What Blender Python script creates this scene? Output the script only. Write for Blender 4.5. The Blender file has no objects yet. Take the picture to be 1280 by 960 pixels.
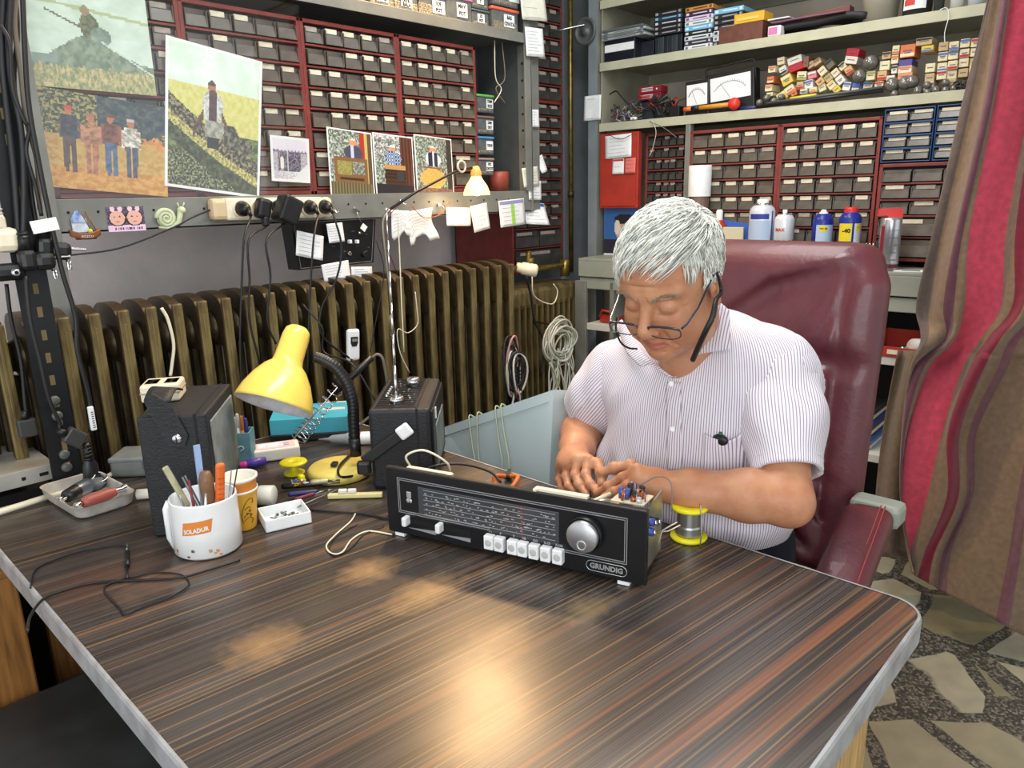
import bpy, bmesh, math, random
import numpy as np
from mathutils import Vector, Matrix, noise

# ---------------------------------------------------------------- camera, light, exposure
FPX = 922.4; PITCH = math.radians(14.3928); ROLL = math.radians(1.3573); YAW = math.radians(46.211)
CAM = Vector((0, 0, 1.37))
sc = bpy.context.scene
_fwd = np.array([0, math.cos(PITCH), -math.sin(PITCH)]); _rt = np.array([1.0, 0, 0]); _dn = np.cross(_fwd, _rt)
_c, _s = math.cos(ROLL), math.sin(ROLL)
_R = np.array([_c*_rt+_s*_dn, -_s*_rt+_c*_dn, _fwd])
_ca, _sa = math.cos(-YAW), math.sin(-YAW)
_R = _R @ np.array([[_ca, -_sa, 0], [_sa, _ca, 0], [0, 0, 1]]).T
cd = bpy.data.cameras.new('camera'); cam = bpy.data.objects.new('camera', cd); sc.collection.objects.link(cam)
cd.sensor_width = 36; cd.lens = FPX*36/1280; cd.clip_start = .05
M = Matrix.Identity(4)
for i in range(3):
    M[i][0] = _R[0][i]; M[i][1] = -_R[1][i]; M[i][2] = -_R[2][i]; M[i][3] = CAM[i]
cam.matrix_world = M
sc.camera = cam
sc.view_settings.view_transform = 'Standard'; sc.view_settings.look = 'None'
sc.view_settings.gamma = 1; sc.view_settings.exposure = 0.10; sc.view_settings.use_curve_mapping = False
w = bpy.data.worlds.new('world'); sc.world = w; w.use_nodes = True
w.node_tree.nodes['Background'].inputs[0].default_value = (0.93, 0.97, 1.0, 1)
w.node_tree.nodes['Background'].inputs[1].default_value = 1.15

def area(name, loc, target, sx, sy, power, col=(1, 1, 1)):
    d = bpy.data.lights.new(name, 'AREA'); d.shape = 'RECTANGLE'; d.size = sx; d.size_y = sy; d.energy = power; d.color = col
    o = bpy.data.objects.new(name, d); sc.collection.objects.link(o); o.location = loc
    o.rotation_euler = (Vector(target)-Vector(loc)).to_track_quat('-Z', 'Y').to_euler(); return o
area('ceiling_tube_light', (0.95, 0.85, 2.68), (0.95, 0.85, 0), 1.3, .35, 26, (0.96, 0.99, 1.0))
area('ceiling_tube_light', (2.0, 1.2, 2.68), (2.0, 1.2, 0), 1.3, .5, 14, (0.96, 0.99, 1.0))
area('daylight_fill_light', (-1.3, -.7, 1.7), (1.1, 2.2, 1.0), 2.0, 1.5, 34, (0.95, 0.98, 1.0))  # unseen daylight fill added behind the camera, aimed to brighten the left wall
# warm spotlight in the ceiling corner
area('warm_ceiling_spot', (1.87, 1.99, 2.35), (.55, .58, 0.75), .15, .15, 22, (1.0, 0.62, 0.30))

# ---------------------------------------------------------------- helpers
Crand = random.Random(7)
def rnd(a=0., b=1.): return Crand.uniform(a, b)
def lin(c):
    return tuple((x/12.92 if x <= .04045 else ((x+.055)/1.055)**2.4) for x in c)
def hx(r, g, b): return lin((r/255, g/255, b/255))

MATS = {}
def mat(name, col=(.5, .5, .5), rough=.5, metal=0., var=0., vscale=30., bump=0., bscale=80., spec=.5, coat=0., emit=None, estr=0., trans=0., ior=1.45, alpha=1., var2=None, stretch=None, sheen=0.):
    """procedural principled material, colours given in sRGB 0..255"""
    if name in MATS: return MATS[name]
    m = bpy.data.materials.new(name); m.use_nodes = True; MATS[name] = m
    nt = m.node_tree; b = nt.nodes['Principled BSDF']
    col = hx(*col) if max(col) > 1.01 else tuple(col)
    b.inputs['Base Color'].default_value = (*col, 1); b.inputs['Roughness'].default_value = rough
    b.inputs['Metallic'].default_value = metal; b.inputs['Specular IOR Level'].default_value = spec
    b.inputs['Coat Weight'].default_value = coat; b.inputs['Transmission Weight'].default_value = trans
    b.inputs['IOR'].default_value = ior; b.inputs['Alpha'].default_value = alpha
    if sheen: b.inputs['Sheen Weight'].default_value = sheen
    if emit:
        e = hx(*emit) if max(emit) > 1.01 else emit
        b.inputs['Emission Color'].default_value = (*e, 1); b.inputs['Emission Strength'].default_value = estr
    if var or bump:
        tc = nt.nodes.new('ShaderNodeTexCoord'); mp = nt.nodes.new('ShaderNodeMapping')
        nt.links.new(tc.outputs['Object'], mp.inputs[0])
        if stretch: mp.inputs['Scale'].default_value = stretch
    if var:
        n = nt.nodes.new('ShaderNodeTexNoise'); n.inputs['Scale'].default_value = vscale; n.inputs['Detail'].default_value = 4
        nt.links.new(mp.outputs[0], n.inputs['Vector'])
        r = nt.nodes.new('ShaderNodeValToRGB'); nt.links.new(n.outputs[0], r.inputs[0])
        c2 = (hx(*var2) if var2 else tuple(x*(1-var) for x in col))
        r.color_ramp.elements[0].position = .35; r.color_ramp.elements[1].position = .65
        r.color_ramp.elements[0].color = (*c2, 1); r.color_ramp.elements[1].color = (*(col if var2 else tuple(min(1, x*(1+var*.6)) for x in col)), 1)
        nt.links.new(r.outputs[0], b.inputs['Base Color'])
    if bump:
        n2 = nt.nodes.new('ShaderNodeTexNoise'); n2.inputs['Scale'].default_value = bscale; n2.inputs['Detail'].default_value = 3
        nt.links.new(mp.outputs[0], n2.inputs['Vector'])
        bp = nt.nodes.new('ShaderNodeBump'); bp.inputs['Strength'].default_value = bump; bp.inputs['Distance'].default_value = .004
        nt.links.new(n2.outputs[0], bp.inputs['Height']); nt.links.new(bp.outputs[0], b.inputs['Normal'])
    return m

class MB:
    """collects shapes into one mesh"""
    def __init__(s): s.v = []; s.f = []; s.mi = []; s.mats = []; s.sm = []; s.m = Matrix.Identity(4); s.col = None
    def midx(s, m):
        if m not in s.mats: s.mats.append(m)
        return s.mats.index(m)
    def add(s, vs, fs, m, smooth=False):
        o = len(s.v); k = s.midx(m)
        for p in vs: s.v.append(tuple(s.m @ Vector(p)))
        for f in fs: s.f.append([i+o for i in f]); s.mi.append(k); s.sm.append(smooth)
        return s
    def box(s, c, d, m, bev=0., rot=None, seg=2):
        x, y, z = [t/2 for t in d]
        T = Matrix.Translation(Vector(c)) @ (rot.to_4x4() if rot is not None else Matrix.Identity(4))
        if bev <= 0:
            vs = [T @ Vector((a*x, b*y, e*z)) for a in (-1, 1) for b in (-1, 1) for e in (-1, 1)]
            return s.add(vs, [(0, 1, 3, 2), (4, 6, 7, 5), (0, 4, 5, 1), (2, 3, 7, 6), (0, 2, 6, 4), (1, 5, 7, 3)], m)
        bm = bmesh.new(); bmesh.ops.create_cube(bm, size=1)
        for v in bm.verts: v.co = Vector((v.co.x*d[0], v.co.y*d[1], v.co.z*d[2]))
        bev = min(bev, min(d)*.49)
        bmesh.ops.bevel(bm, geom=bm.edges[:], offset=bev, segments=seg, profile=.5, affect='EDGES')
        bm.verts.index_update()
        s.add([T @ v.co for v in bm.verts], [[v.index for v in f.verts] for f in bm.faces], m, False); bm.free(); return s
    def bx(s, x0, x1, y0, y1, z0, z1, m, bev=0.):
        return s.box(((x0+x1)/2, (y0+y1)/2, (z0+z1)/2), (abs(x1-x0), abs(y1-y0), abs(z1-z0)), m, bev)
    def tube(s, pts, r, m, seg=8, cap=True, smooth=True, rr=None):
        pts = [Vector(p) for p in pts]; n = len(pts); vs = []; fs = []
        up = Vector((0, 0, 1)); prev = None
        for i, p in enumerate(pts):
            t = (pts[min(i+1, n-1)]-pts[max(i-1, 0)])
            if t.length < 1e-9: t = Vector((0, 0, 1))
            t.normalize()
            if prev is None:
                a = t.cross(up)
                if a.length < .05: a = t.cross(Vector((1, 0, 0)))
                a.normalize()
            else:
                a = prev-t*prev.dot(t)
                if a.length < 1e-6: a = t.cross(Vector((1, 0, 0)))
                a.normalize()
            prev = a; b = t.cross(a); ri = rr[i] if rr else r
            for k in range(seg):
                an = 2*math.pi*k/seg; vs.append(p+(a*math.cos(an)+b*math.sin(an))*ri)
        for i in range(n-1):
            for k in range(seg):
                k2 = (k+1) % seg; fs.append((i*seg+k, i*seg+k2, (i+1)*seg+k2, (i+1)*seg+k))
        s.add(vs, fs, m, smooth)
        if cap: s.add(vs[:seg], [tuple(range(seg))[::-1]], m); s.add(vs[-seg:], [tuple(range(seg))], m)
        return s
    def cyl(s, p0, p1, r, m, r1=None, seg=24, cap=True, smooth=True):
        return s.tube([p0, p1], r, m, seg, cap, smooth, rr=[r, r if r1 is None else r1])
    def lathe(s, prof, m, c=(0, 0, 0), seg=32, axis=None, smooth=True, sy=1.):
        """profile [(r,z)...] about z (or axis direction)"""
        T = Matrix.Translation(Vector(c))
        if axis is not None: T = T @ Vector((0, 0, 1)).rotation_difference(Vector(axis)).to_matrix().to_4x4()
        vs = []; fs = []
        for r, z in prof:
            for k in range(seg):
                a = 2*math.pi*k/seg; vs.append(T @ Vector((r*math.cos(a), r*math.sin(a)*sy, z)))
        for i in range(len(prof)-1):
            for k in range(seg):
                k2 = (k+1) % seg; fs.append((i*seg+k, i*seg+k2, (i+1)*seg+k2, (i+1)*seg+k))
        return s.add(vs, fs, m, smooth)
    def ball(s, c, r, m, seg=16, sc_=(1, 1, 1), rot=None):
        n = seg//2; vs = []; fs = []
        for i in range(n+1):
            th = math.pi*i/n
            for k in range(seg):
                a = 2*math.pi*k/seg
                p = Vector((r*sc_[0]*math.sin(th)*math.cos(a), r*sc_[1]*math.sin(th)*math.sin(a), r*sc_[2]*math.cos(th)))
                if rot is not None: p = rot @ p
                vs.append(Vector(c)+p)
        for i in range(n):
            for k in range(seg):
                k2 = (k+1) % seg; fs.append((i*seg+k, (i+1)*seg+k, (i+1)*seg+k2, i*seg+k2))
        return s.add(vs, fs, m, True)
    def prism(s, poly, a, b, m, plane='xz'):
        """extrude a 2D outline between a and b along the third axis"""
        def P(u, v, t):
            return (u, t, v) if plane == 'xz' else ((u, v, t) if plane == 'xy' else (t, u, v))
        n = len(poly); vs = [P(u, v, a) for u, v in poly]+[P(u, v, b) for u, v in poly]
        fs = [tuple(range(n)), tuple(range(2*n-1, n-1, -1))]+[(i, i+n, (i+1) % n+n, (i+1) % n) for i in range(n)]
        return s.add(vs, fs, m)
    def sheet(s, fn, nu, nv, m, th=0., smooth=True):
        """parametric surface, fn(u,v)->point, optional thickness"""
        g = [[Vector(fn(i/nu, j/nv)) for i in range(nu+1)] for j in range(nv+1)]
        vs = [p for r in g for p in r]; W = nu+1
        fs = [(j*W+i, j*W+i+1, (j+1)*W+i+1, (j+1)*W+i) for j in range(nv) for i in range(nu)]
        if th:
            nn = []
            for j in range(nv+1):
                for i in range(nu+1):
                    a = g[j][min(i+1, nu)]-g[j][max(i-1, 0)]; b = g[min(j+1, nv)][i]-g[max(j-1, 0)][i]
                    q = a.cross(b); q = q.normalized() if q.length > 1e-12 else Vector((0, 0, 1)); nn.append(q)
            o = len(vs); vs += [p-q*th for p, q in zip(vs[:o], nn)]
            fs2 = [tuple(i+o for i in reversed(f)) for f in fs]
            ring = [i for i in range(W)]+[j*W+nu for j in range(1, nv+1)]+[nv*W+i for i in range(nu-1, -1, -1)]+[j*W for j in range(nv-1, 0, -1)]
            fs3 = [(ring[(k+1) % len(ring)], ring[k], ring[k]+o, ring[(k+1) % len(ring)]+o) for k in range(len(ring))]
            fs = fs+fs2+fs3
        return s.add(vs, fs, m, smooth)
    def mesh(s, name):
        me = bpy.data.meshes.new(name); me.from_pydata(s.v, [], s.f)
        for m in s.mats: me.materials.append(m)
        me.polygons.foreach_set('material_index', s.mi); me.polygons.foreach_set('use_smooth', s.sm)
        me.update()
        bm = bmesh.new(); bm.from_mesh(me); bmesh.ops.remove_doubles(bm, verts=bm.verts[:], dist=1e-6)
        bmesh.ops.recalc_face_normals(bm, faces=bm.faces[:]); bm.to_mesh(me); bm.free()
        return me

COL = sc.collection
def link(o): COL.objects.link(o); return o
def T(x=0, y=0, z=0): return Matrix.Translation((x, y, z))
def RZ(d): return Matrix.Rotation(math.radians(d), 4, 'Z')
def RX(d): return Matrix.Rotation(math.radians(d), 4, 'X')
def RY(d): return Matrix.Rotation(math.radians(d), 4, 'Y')

def tag(o, label, cat, group=None, kind=None):
    if label: o['label'] = label
    if cat: o['category'] = cat
    if group: o['group'] = group
    if kind: o['kind'] = kind
    return o
def thing(name, label, cat, mtx=None, group=None):
    o = link(bpy.data.objects.new(name, None)); o.empty_display_size = .05
    if mtx is not None: o.matrix_world = mtx
    return tag(o, label, cat, group)
def part(name, mb, parent=None, label=None, mtx=None):
    me = mb if isinstance(mb, bpy.types.Mesh) else mb.mesh(name)
    o = link(bpy.data.objects.new(name, me))
    if parent is not None: o.parent = parent
    if mtx is not None: o.matrix_local = mtx
    if label: o['label'] = label
    return o
def solo(name, mb, label, cat, mtx=None, group=None, kind=None):
    o = part(name, mb, None, None, mtx); return tag(o, label, cat, group, kind)
def struct(name, mb, mtx=None):
    o = part(name, mb, None, None, mtx); o['kind'] = 'structure'; return o
def copy_tree(o, parent=None, mtx=None):
    c = link(o.copy())
    if parent is not None: c.parent = parent
    if mtx is not None: c.matrix_world = mtx
    for ch in list(o.children): copy_tree(ch, c)
    return c

# frames of the two walls: local X to the right, Y into the wall, Z up
NB = Vector((.9987, .0506, 0)); DB = 2.872
FA = Matrix.Identity(4)
FB = Matrix(((.0506, .9987, 0, NB.x*DB), (-.9987, .0506, 0, NB.y*DB), (0, 0, 1, 0), (0, 0, 0, 1)))
def ray(px, py): return Vector(np.array([(px-640)/FPX, (py-480)/FPX, 1.0]) @ _R)
def hitp(px, py, n, d):
    v = ray(px, py); n = Vector(n); return CAM+v*((d-n.dot(CAM))/n.dot(v))
def onZ(px, py, z=.75): return hitp(px, py, (0, 0, 1), z)
def onX(px, py, x): return hitp(px, py, (1, 0, 0), x)
def onY(px, py, y): return hitp(px, py, (0, 1, 0), y)
def onB(px, py, dep=0.):
    p = hitp(px, py, NB, DB+dep); return FB.inverted() @ p      # local (x, depth, z)

def text_mb(body, size, m, extrude=.0004, align='CENTER', bold=0.):
    c = bpy.data.curves.new('t', 'FONT'); c.body = body; c.size = size; c.extrude = extrude; c.offset = bold
    c.align_x = align; c.align_y = 'CENTER'; c.resolution_u = 2
    o = bpy.data.objects.new('t', c); COL.objects.link(o)
    dg = bpy.context.evaluated_depsgraph_get(); dg.update()
    me = bpy.data.meshes.new_from_object(o.evaluated_get(dg)); b = MB()
    b.add([v.co[:] for v in me.vertices], [list(p.vertices) for p in me.polygons], m)
    bpy.data.objects.remove(o); bpy.data.meshes.remove(me); bpy.data.curves.remove(c)
    return b
def text_into(mb, body, size, m, mtx, extrude=.0004, bold=0., sx=1.):
    t = text_mb(body, size, m, extrude, bold=bold); old = mb.m
    mb.m = old @ mtx; mb.add([(v[0]*sx, v[1], v[2]) for v in t.v], t.f, m); mb.m = old
# matrix that puts the XY text plane upright facing -Y
UP = Matrix.Rotation(math.radians(90), 4, 'X')

def smooth_path(pts, n=8):
    """Catmull-Rom through the points"""
    P = [Vector(p) for p in pts]; P = [P[0]*2-P[1]]+P+[P[-1]*2-P[-2]]; out = []
    for i in range(1, len(P)-2):
        for k in range(n):
            t = k/n; a, b, c, d = P[i-1], P[i], P[i+1], P[i+2]
            out.append(.5*((2*b)+(c-a)*t+(2*a-5*b+4*c-d)*t*t+(3*b-a-3*c+d)*t**3))
    out.append(P[-2]); return out

# ---- printed pictures: a thin sheet whose face colours are painted by a function of (u,v)
def print_sheet(mb_name, w_, h_, fn, nx, ny, rough=.35, border=0., th=.001, coat=.3):
    me = bpy.data.meshes.new(mb_name); xs = np.linspace(-w_/2, w_/2, nx+1); zs = np.linspace(0, h_, ny+1)
    vs = [(x, 0, z) for z in zs for x in xs]; W = nx+1
    fs = [(j*W+i, j*W+i+1, (j+1)*W+i+1, (j+1)*W+i) for j in range(ny) for i in range(nx)]
    n0 = len(vs); nf = len(fs)
    vs += [(-w_/2, 0, 0), (w_/2, 0, 0), (w_/2, 0, h_), (-w_/2, 0, h_), (-w_/2, th, 0), (w_/2, th, 0), (w_/2, th, h_), (-w_/2, th, h_)]
    a = n0; fs += [(a+4, a+7, a+6, a+5), (a, a+4, a+5, a+1), (a+1, a+5, a+6, a+2), (a+2, a+6, a+7, a+3), (a+3, a+7, a+4, a)]
    me.from_pydata(vs, [], fs); ca = me.color_attributes.new('ink', 'BYTE_COLOR', 'CORNER')
    cols = []
    for j in range(ny):
        for i in range(nx):
            u, v = (i+.5)/nx, (j+.5)/ny
            if border and (u < border or u > 1-border or v < border*w_/h_ or v > 1-border*w_/h_): c = (235, 238, 235)
            else:
                c = tuple(t*1.05 for t in fn((u-border)/(1-2*border), (v-border*w_/h_)/(1-2*border*w_/h_)))
            c = lin([min(255, max(0, t))/255 for t in c]); cols += [(*c, 1)]*4
    cols += [(.8, .8, .78, 1)]*20
    ca.data.foreach_set('color', np.array(cols, 'f').ravel())
    m = MATS.get('printed_paper')
    if not m:
        m = mat('printed_paper', (200, 200, 200), rough, coat=coat); nt = m.node_tree
        a_ = nt.nodes.new('ShaderNodeAttribute'); a_.attribute_name = 'ink'; nt.links.new(a_.outputs[0], nt.nodes['Principled BSDF'].inputs[0])
    me.materials.append(m); me.update(); return me
def fbm(x, y, s=0.): return noise.fractal(Vector((x, y, s)), .6, 2.0, 4)
def mixc(a, b, t):
    t = min(1, max(0, t)); return tuple(p+(q-p)*t for p, q in zip(a, b))

# ---- signed distance modelling with surface nets
class SDF:
    def __init__(s, lo, hi, h):
        s.h = h; s.lo = np.array(lo, float); s.n = np.ceil((np.array(hi)-s.lo)/h).astype(int)+1
        s.f = np.full(s.n, 9.0, np.float32)
        s.ax = [s.lo[i]+h*np.arange(s.n[i]) for i in range(3)]
    def region(s, lo, hi):
        a = np.clip(np.floor((np.array(lo)-s.lo)/s.h).astype(int), 0, s.n); b = np.clip(np.ceil((np.array(hi)-s.lo)/s.h).astype(int)+1, 0, s.n)
        sl = tuple(slice(a[i], b[i]) for i in range(3))
        if any(b[i] <= a[i] for i in range(3)): return None, None
        X, Y, Z = np.meshgrid(s.ax[0][sl[0]], s.ax[1][sl[1]], s.ax[2][sl[2]], indexing='ij')
        return sl, (X, Y, Z)
    def comb(s, sl, d, k, op):
        f = s.f[sl]; d = d.astype(np.float32)
        if op == 'sub': d = -d
        if k <= 0: r = np.minimum(f, d) if op == 'add' else np.maximum(f, d)
        elif op == 'add':
            h = np.clip(k-np.abs(f-d), 0, None)/k; r = np.minimum(f, d)-h*h*k*.25
        else:
            h = np.clip(k-np.abs(f-d), 0, None)/k; r = np.maximum(f, d)+h*h*k*.25
        s.f[sl] = r
    def ell(s, c, r, rot=None, k=.01, op='add'):
        c = np.array(c, float); r = np.array(r, float); m = r.max()+k+3*s.h
        sl, G = s.region(c-m, c+m)
        if sl is None: return
        q = [G[i]-c[i] for i in range(3)]
        if rot is not None:
            Rm = np.array(rot)[:3, :3]; q = [sum(Rm[j, i]*q[j] for j in range(3)) for i in range(3)]
        k0 = np.sqrt(sum((q[i]/r[i])**2 for i in range(3)))+1e-9; k1 = np.sqrt(sum((q[i]/r[i]**2)**2 for i in range(3)))+1e-9
        s.comb(sl, k0*(k0-1)/k1, k, op)
    def cap(s, a, b, ra, rb, k=.01, op='add', flat=None):
        a = np.array(a, float); b = np.array(b, float); m = max(ra, rb)+k+3*s.h
        sl, G = s.region(np.minimum(a, b)-m, np.maximum(a, b)+m)
        if sl is None: return
        ab = b-a; L = (ab**2).sum()+1e-12
        t = sum((G[i]-a[i])*ab[i] for i in range(3))/L; t = np.clip(t, 0, 1)
        d = [G[i]-a[i]-t*ab[i] for i in range(3)]
        if flat is not None:      # (direction, factor) squash across that direction
            nd, fac = np.array(flat[0], float), flat[1]; nd /= np.linalg.norm(nd); pr = sum(d[i]*nd[i] for i in range(3))
            d = [d[i]+nd[i]*pr*(fac-1) for i in range(3)]
        s.comb(sl, np.sqrt(sum(x*x for x in d))-(ra+(rb-ra)*t), k, op)
    def chain(s, pts, rs, k=.01, op='add', flat=None):
        for i in range(len(pts)-1): s.cap(pts[i], pts[i+1], rs[i], rs[i+1], k, op, flat)
    def rbox(s, c, d, rad, rot=None, k=.01, op='add'):
        c = np.array(c, float); e = np.array(d, float)/2-rad; m = np.linalg.norm(np.array(d))/2+k+3*s.h
        sl, G = s.region(c-m, c+m)
        q = [G[i]-c[i] for i in range(3)]
        if rot is not None:
            Rm = np.array(rot)[:3, :3]; q = [sum(Rm[j, i]*q[j] for j in range(3)) for i in range(3)]
        q = [np.abs(q[i])-e[i] for i in range(3)]
        o = np.sqrt(sum(np.maximum(x, 0)**2 for x in q))+np.minimum(np.maximum(np.maximum(q[0], q[1]), q[2]), 0)-rad
        s.comb(sl, o, k, op)
    def half(s, n, d, op='sub'):     # remove where n.p > d
        X, Y, Z = np.meshgrid(*s.ax, indexing='ij'); n = np.array(n, float); n /= np.linalg.norm(n)
        s.f = np.maximum(s.f, (X*n[0]+Y*n[1]+Z*n[2]-d).astype(np.float32))
    def mesh(s, name, mats, fsel=None, smooth=True):
        f = s.f; n = f.shape; ins = f < 0
        idx = -np.ones(tuple(x-1 for x in n), np.int64)
        cs = [f[a:n[0]-1+a, b:n[1]-1+b, c:n[2]-1+c] for a in (0, 1) for b in (0, 1) for c in (0, 1)]
        mn = np.minimum.reduce(cs); mx = np.maximum.reduce(cs); act = (mn < 0) & (mx >= 0)
        I = np.argwhere(act); idx[act] = np.arange(len(I))
        V = np.array([c[act] for c in cs]).T.astype(np.float64)  # 8 corner values
        off = np.array([(a, b, c) for a in (0, 1) for b in (0, 1) for c in (0, 1)], float)
        P = np.zeros((len(I), 3)); cnt = np.zeros(len(I))
        for a in range(8):
            for b in range(a+1, 8):
                if np.abs(off[a]-off[b]).sum() != 1: continue
                va, vb = V[:, a], V[:, b]; cr = (va < 0) != (vb < 0)
                t = np.where(cr, va/np.where(cr, va-vb, 1), 0)
                P += np.where(cr[:, None], off[a]+(off[b]-off[a])*t[:, None], 0); cnt += cr
        P = (P/cnt[:, None]+I)*s.h+s.lo
        F = []
        for ax in range(3):
            sl0 = [slice(None)]*3; sl1 = [slice(None)]*3; sl0[ax] = slice(0, -1); sl1[ax] = slice(1, None)
            A = ins[tuple(sl0)]; B_ = ins[tuple(sl1)]; E = np.argwhere(A != B_)
            o1, o2 = [(1, 2), (2, 0), (0, 1)][ax]
            ok = (E[:, o1] > 0) & (E[:, o2] > 0) & (E[:, o1] < n[o1]-1) & (E[:, o2] < n[o2]-1); E = E[ok]
            d1 = np.zeros(3, int); d1[o1] = 1; d2 = np.zeros(3, int); d2[o2] = 1
            q = [idx[tuple((E-x).T)] for x in (0*d1, d1, d1+d2, d2)]
            fl = A[tuple(E.T)]
            quad = np.stack(q, 1); quad[~fl] = quad[~fl][:, ::-1]; F.append(quad)
        F = np.concatenate(F); F = F[(F >= 0).all(1)]
        me = bpy.data.meshes.new(name); me.vertices.add(len(P)); me.vertices.foreach_set('co', P.ravel())
        me.loops.add(len(F)*4); me.loops.foreach_set('vertex_index', F.ravel().astype(np.int32))
        me.polygons.add(len(F)); me.polygons.foreach_set('loop_start', np.arange(0, len(F)*4, 4, dtype=np.int32))
        me.update(calc_edges=True)
        for m in mats: me.materials.append(m)
        me.polygons.foreach_set('use_smooth', [smooth]*len(F))
        if fsel is not None:
            Cn = P[F].mean(1); me.polygons.foreach_set('material_index', fsel(Cn).astype(np.int32))
        me.validate(); me.update(); return me

def mod(o, kind, **kw):
    m = o.modifiers.new(kind.lower(), kind)
    for k, v in kw.items(): setattr(m, k, v)
    return m
# ================================================================ setting
m_wall = mat('lilac_plaster', (236, 226, 222), .8, var=.10, vscale=6, bump=.25, bscale=40)
m_wallb = mat('shelf_back_paint', (206, 194, 178), .7, var=.10, vscale=8)
m_ceil = mat('ceiling_paint', (215, 213, 208), .9)
mb = MB(); mb.bx(-1.2, 3.7, 2.72, 2.80, 0, 2.7, m_wall); struct('wall_left', mb)
mb = MB(); mb.bx(-2.8, 2.2, .42, .5, 0, 2.7, m_wallb); struct('wall_back', mb, FB)
mb = MB(); mb.bx(-2.5, 3.7, -2.8, 2.8, 2.7, 2.76, m_ceil); struct('ceiling', mb)
m_pil = mat('blue_grey_gloss_paint', (128, 136, 140), .35, var=.10, vscale=12)
mb = MB(); mb.bx(2.815, 3.15, 2.33, 2.72, 0, 2.7, m_pil, .01); struct('trim_1', mb)

# crazy paving floor
def floor_mat():
    m = bpy.data.materials.new('crazy_paving'); m.use_nodes = True; nt = m.node_tree; b = nt.nodes['Principled BSDF']; L = nt.links.new; N = nt.nodes.new
    tc = N('ShaderNodeTexCoord'); n0 = N('ShaderNodeTexNoise'); n0.inputs['Scale'].default_value = 5; L(tc.outputs['Object'], n0.inputs['Vector'])
    mx = N('ShaderNodeMixRGB'); mx.inputs[0].default_value = .035; L(tc.outputs['Object'], mx.inputs[1]); L(n0.outputs['Color'], mx.inputs[2])
    v = N('ShaderNodeTexVoronoi'); v.feature = 'DISTANCE_TO_EDGE'; v.inputs['Scale'].default_value = 4.7; L(mx.outputs[0], v.inputs['Vector'])
    v2 = N('ShaderNodeTexVoronoi'); v2.inputs['Scale'].default_value = 4.7; L(mx.outputs[0], v2.inputs['Vector'])
    # stone colour by cell
    r = N('ShaderNodeValToRGB'); L(v2.outputs['Color'], r.inputs[0]); e = r.color_ramp.elements
    e[0].color = (*hx(146, 140, 112), 1); e[1].color = (*hx(184, 180, 158), 1); e[0].position = .2; e[1].position = .8
    nn = N('ShaderNodeTexNoise'); nn.inputs['Scale'].default_value = 14; nn.inputs['Detail'].default_value = 6; L(tc.outputs['Object'], nn.inputs['Vector'])
    ml = N('ShaderNodeMixRGB'); ml.blend_type = 'MULTIPLY'; ml.inputs[0].default_value = .45; L(r.outputs[0], ml.inputs[1]); L(nn.outputs['Fac'], ml.inputs[2])
    # terrazzo mortar
    v3 = N('ShaderNodeTexVoronoi'); v3.inputs['Scale'].default_value = 150; L(tc.outputs['Object'], v3.inputs['Vector'])
    r3 = N('ShaderNodeValToRGB'); L(v3.outputs['Color'], r3.inputs[0]); e = r3.color_ramp.elements
    e[0].color = (*hx(62, 62, 58), 1); e[1].color = (*hx(140, 135, 122), 1); e[0].position = .45; e[1].position = .95
    st = N('ShaderNodeValToRGB'); L(v.outputs['Distance'], st.inputs[0]); st.color_ramp.elements[0].position = .075; st.color_ramp.elements[1].position = .086
    f = N('ShaderNodeMixRGB'); L(st.outputs[0], f.inputs[0]); L(r3.outputs[0], f.inputs[1]); L(ml.outputs[0], f.inputs[2]); L(f.outputs[0], b.inputs['Base Color'])
    b.inputs['Roughness'].default_value = .38
    return m
mb = MB(); mb.bx(-2.5, 3.7, -2.8, 2.8, -.05, 0, floor_mat()); struct('floor', mb)

# ================================================================ radiators
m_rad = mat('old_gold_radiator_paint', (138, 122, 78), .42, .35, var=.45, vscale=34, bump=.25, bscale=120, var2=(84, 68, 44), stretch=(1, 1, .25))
m_radd = mat('shaded_gold_radiator_paint', (78, 66, 46), .42, .5, var=.4, vscale=18, bump=.2, bscale=120)  # gold darkened to carry the shade on radiator sides, arches and rear columns
def rad_section():
    b = MB()
    b.box((0, .006, .60), (.027, .012, 1.03), m_rad, .004)
    b.box((0, .0, .6), (.007, .004, .96), m_rad, .0015)
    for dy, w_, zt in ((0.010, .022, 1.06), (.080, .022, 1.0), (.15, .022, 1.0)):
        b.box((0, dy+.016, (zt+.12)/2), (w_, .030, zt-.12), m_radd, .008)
    for dy in (.075, .15): b.box((.033, dy+.02, .55), (.022, .03, .86), m_radd, .008)  # extra half-pitch columns added to keep the gaps dark against the pale wall
    prof = []
    for t in range(11):
        a = math.pi*t/10; prof.append((.095-.089*math.cos(a), 1.05+.078*math.sin(a)**.42))
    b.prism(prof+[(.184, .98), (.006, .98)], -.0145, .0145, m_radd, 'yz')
    b.prism([(0, .2), (.184, .2), (.184, .12), (.14, .07), (.05, .07), (0, .12)], -.0145, .0145, m_rad, 'yz')
    for z in (1.025, .16):
        b.lathe([(.0, -.034), (.034, -.033), (.047, -.018), (.050, 0), (.047, .018), (.034, .033), (0, .034)], m_radd, (0.0, .09, z), 18, (1, 0, 0))
    b.cyl((-.033, .05, .42), (.033, .05, .42), .008, m_radd, seg=10)
    return b.mesh('section')
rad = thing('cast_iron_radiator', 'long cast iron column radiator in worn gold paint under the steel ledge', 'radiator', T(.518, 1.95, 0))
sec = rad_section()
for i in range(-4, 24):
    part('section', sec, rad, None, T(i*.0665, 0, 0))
for xx in (-.2, 1.4): mb = MB(); mb.bx(xx, xx+.05, .04, .15, 0, .13, m_radd, .01); part('foot', mb, rad)

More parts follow.
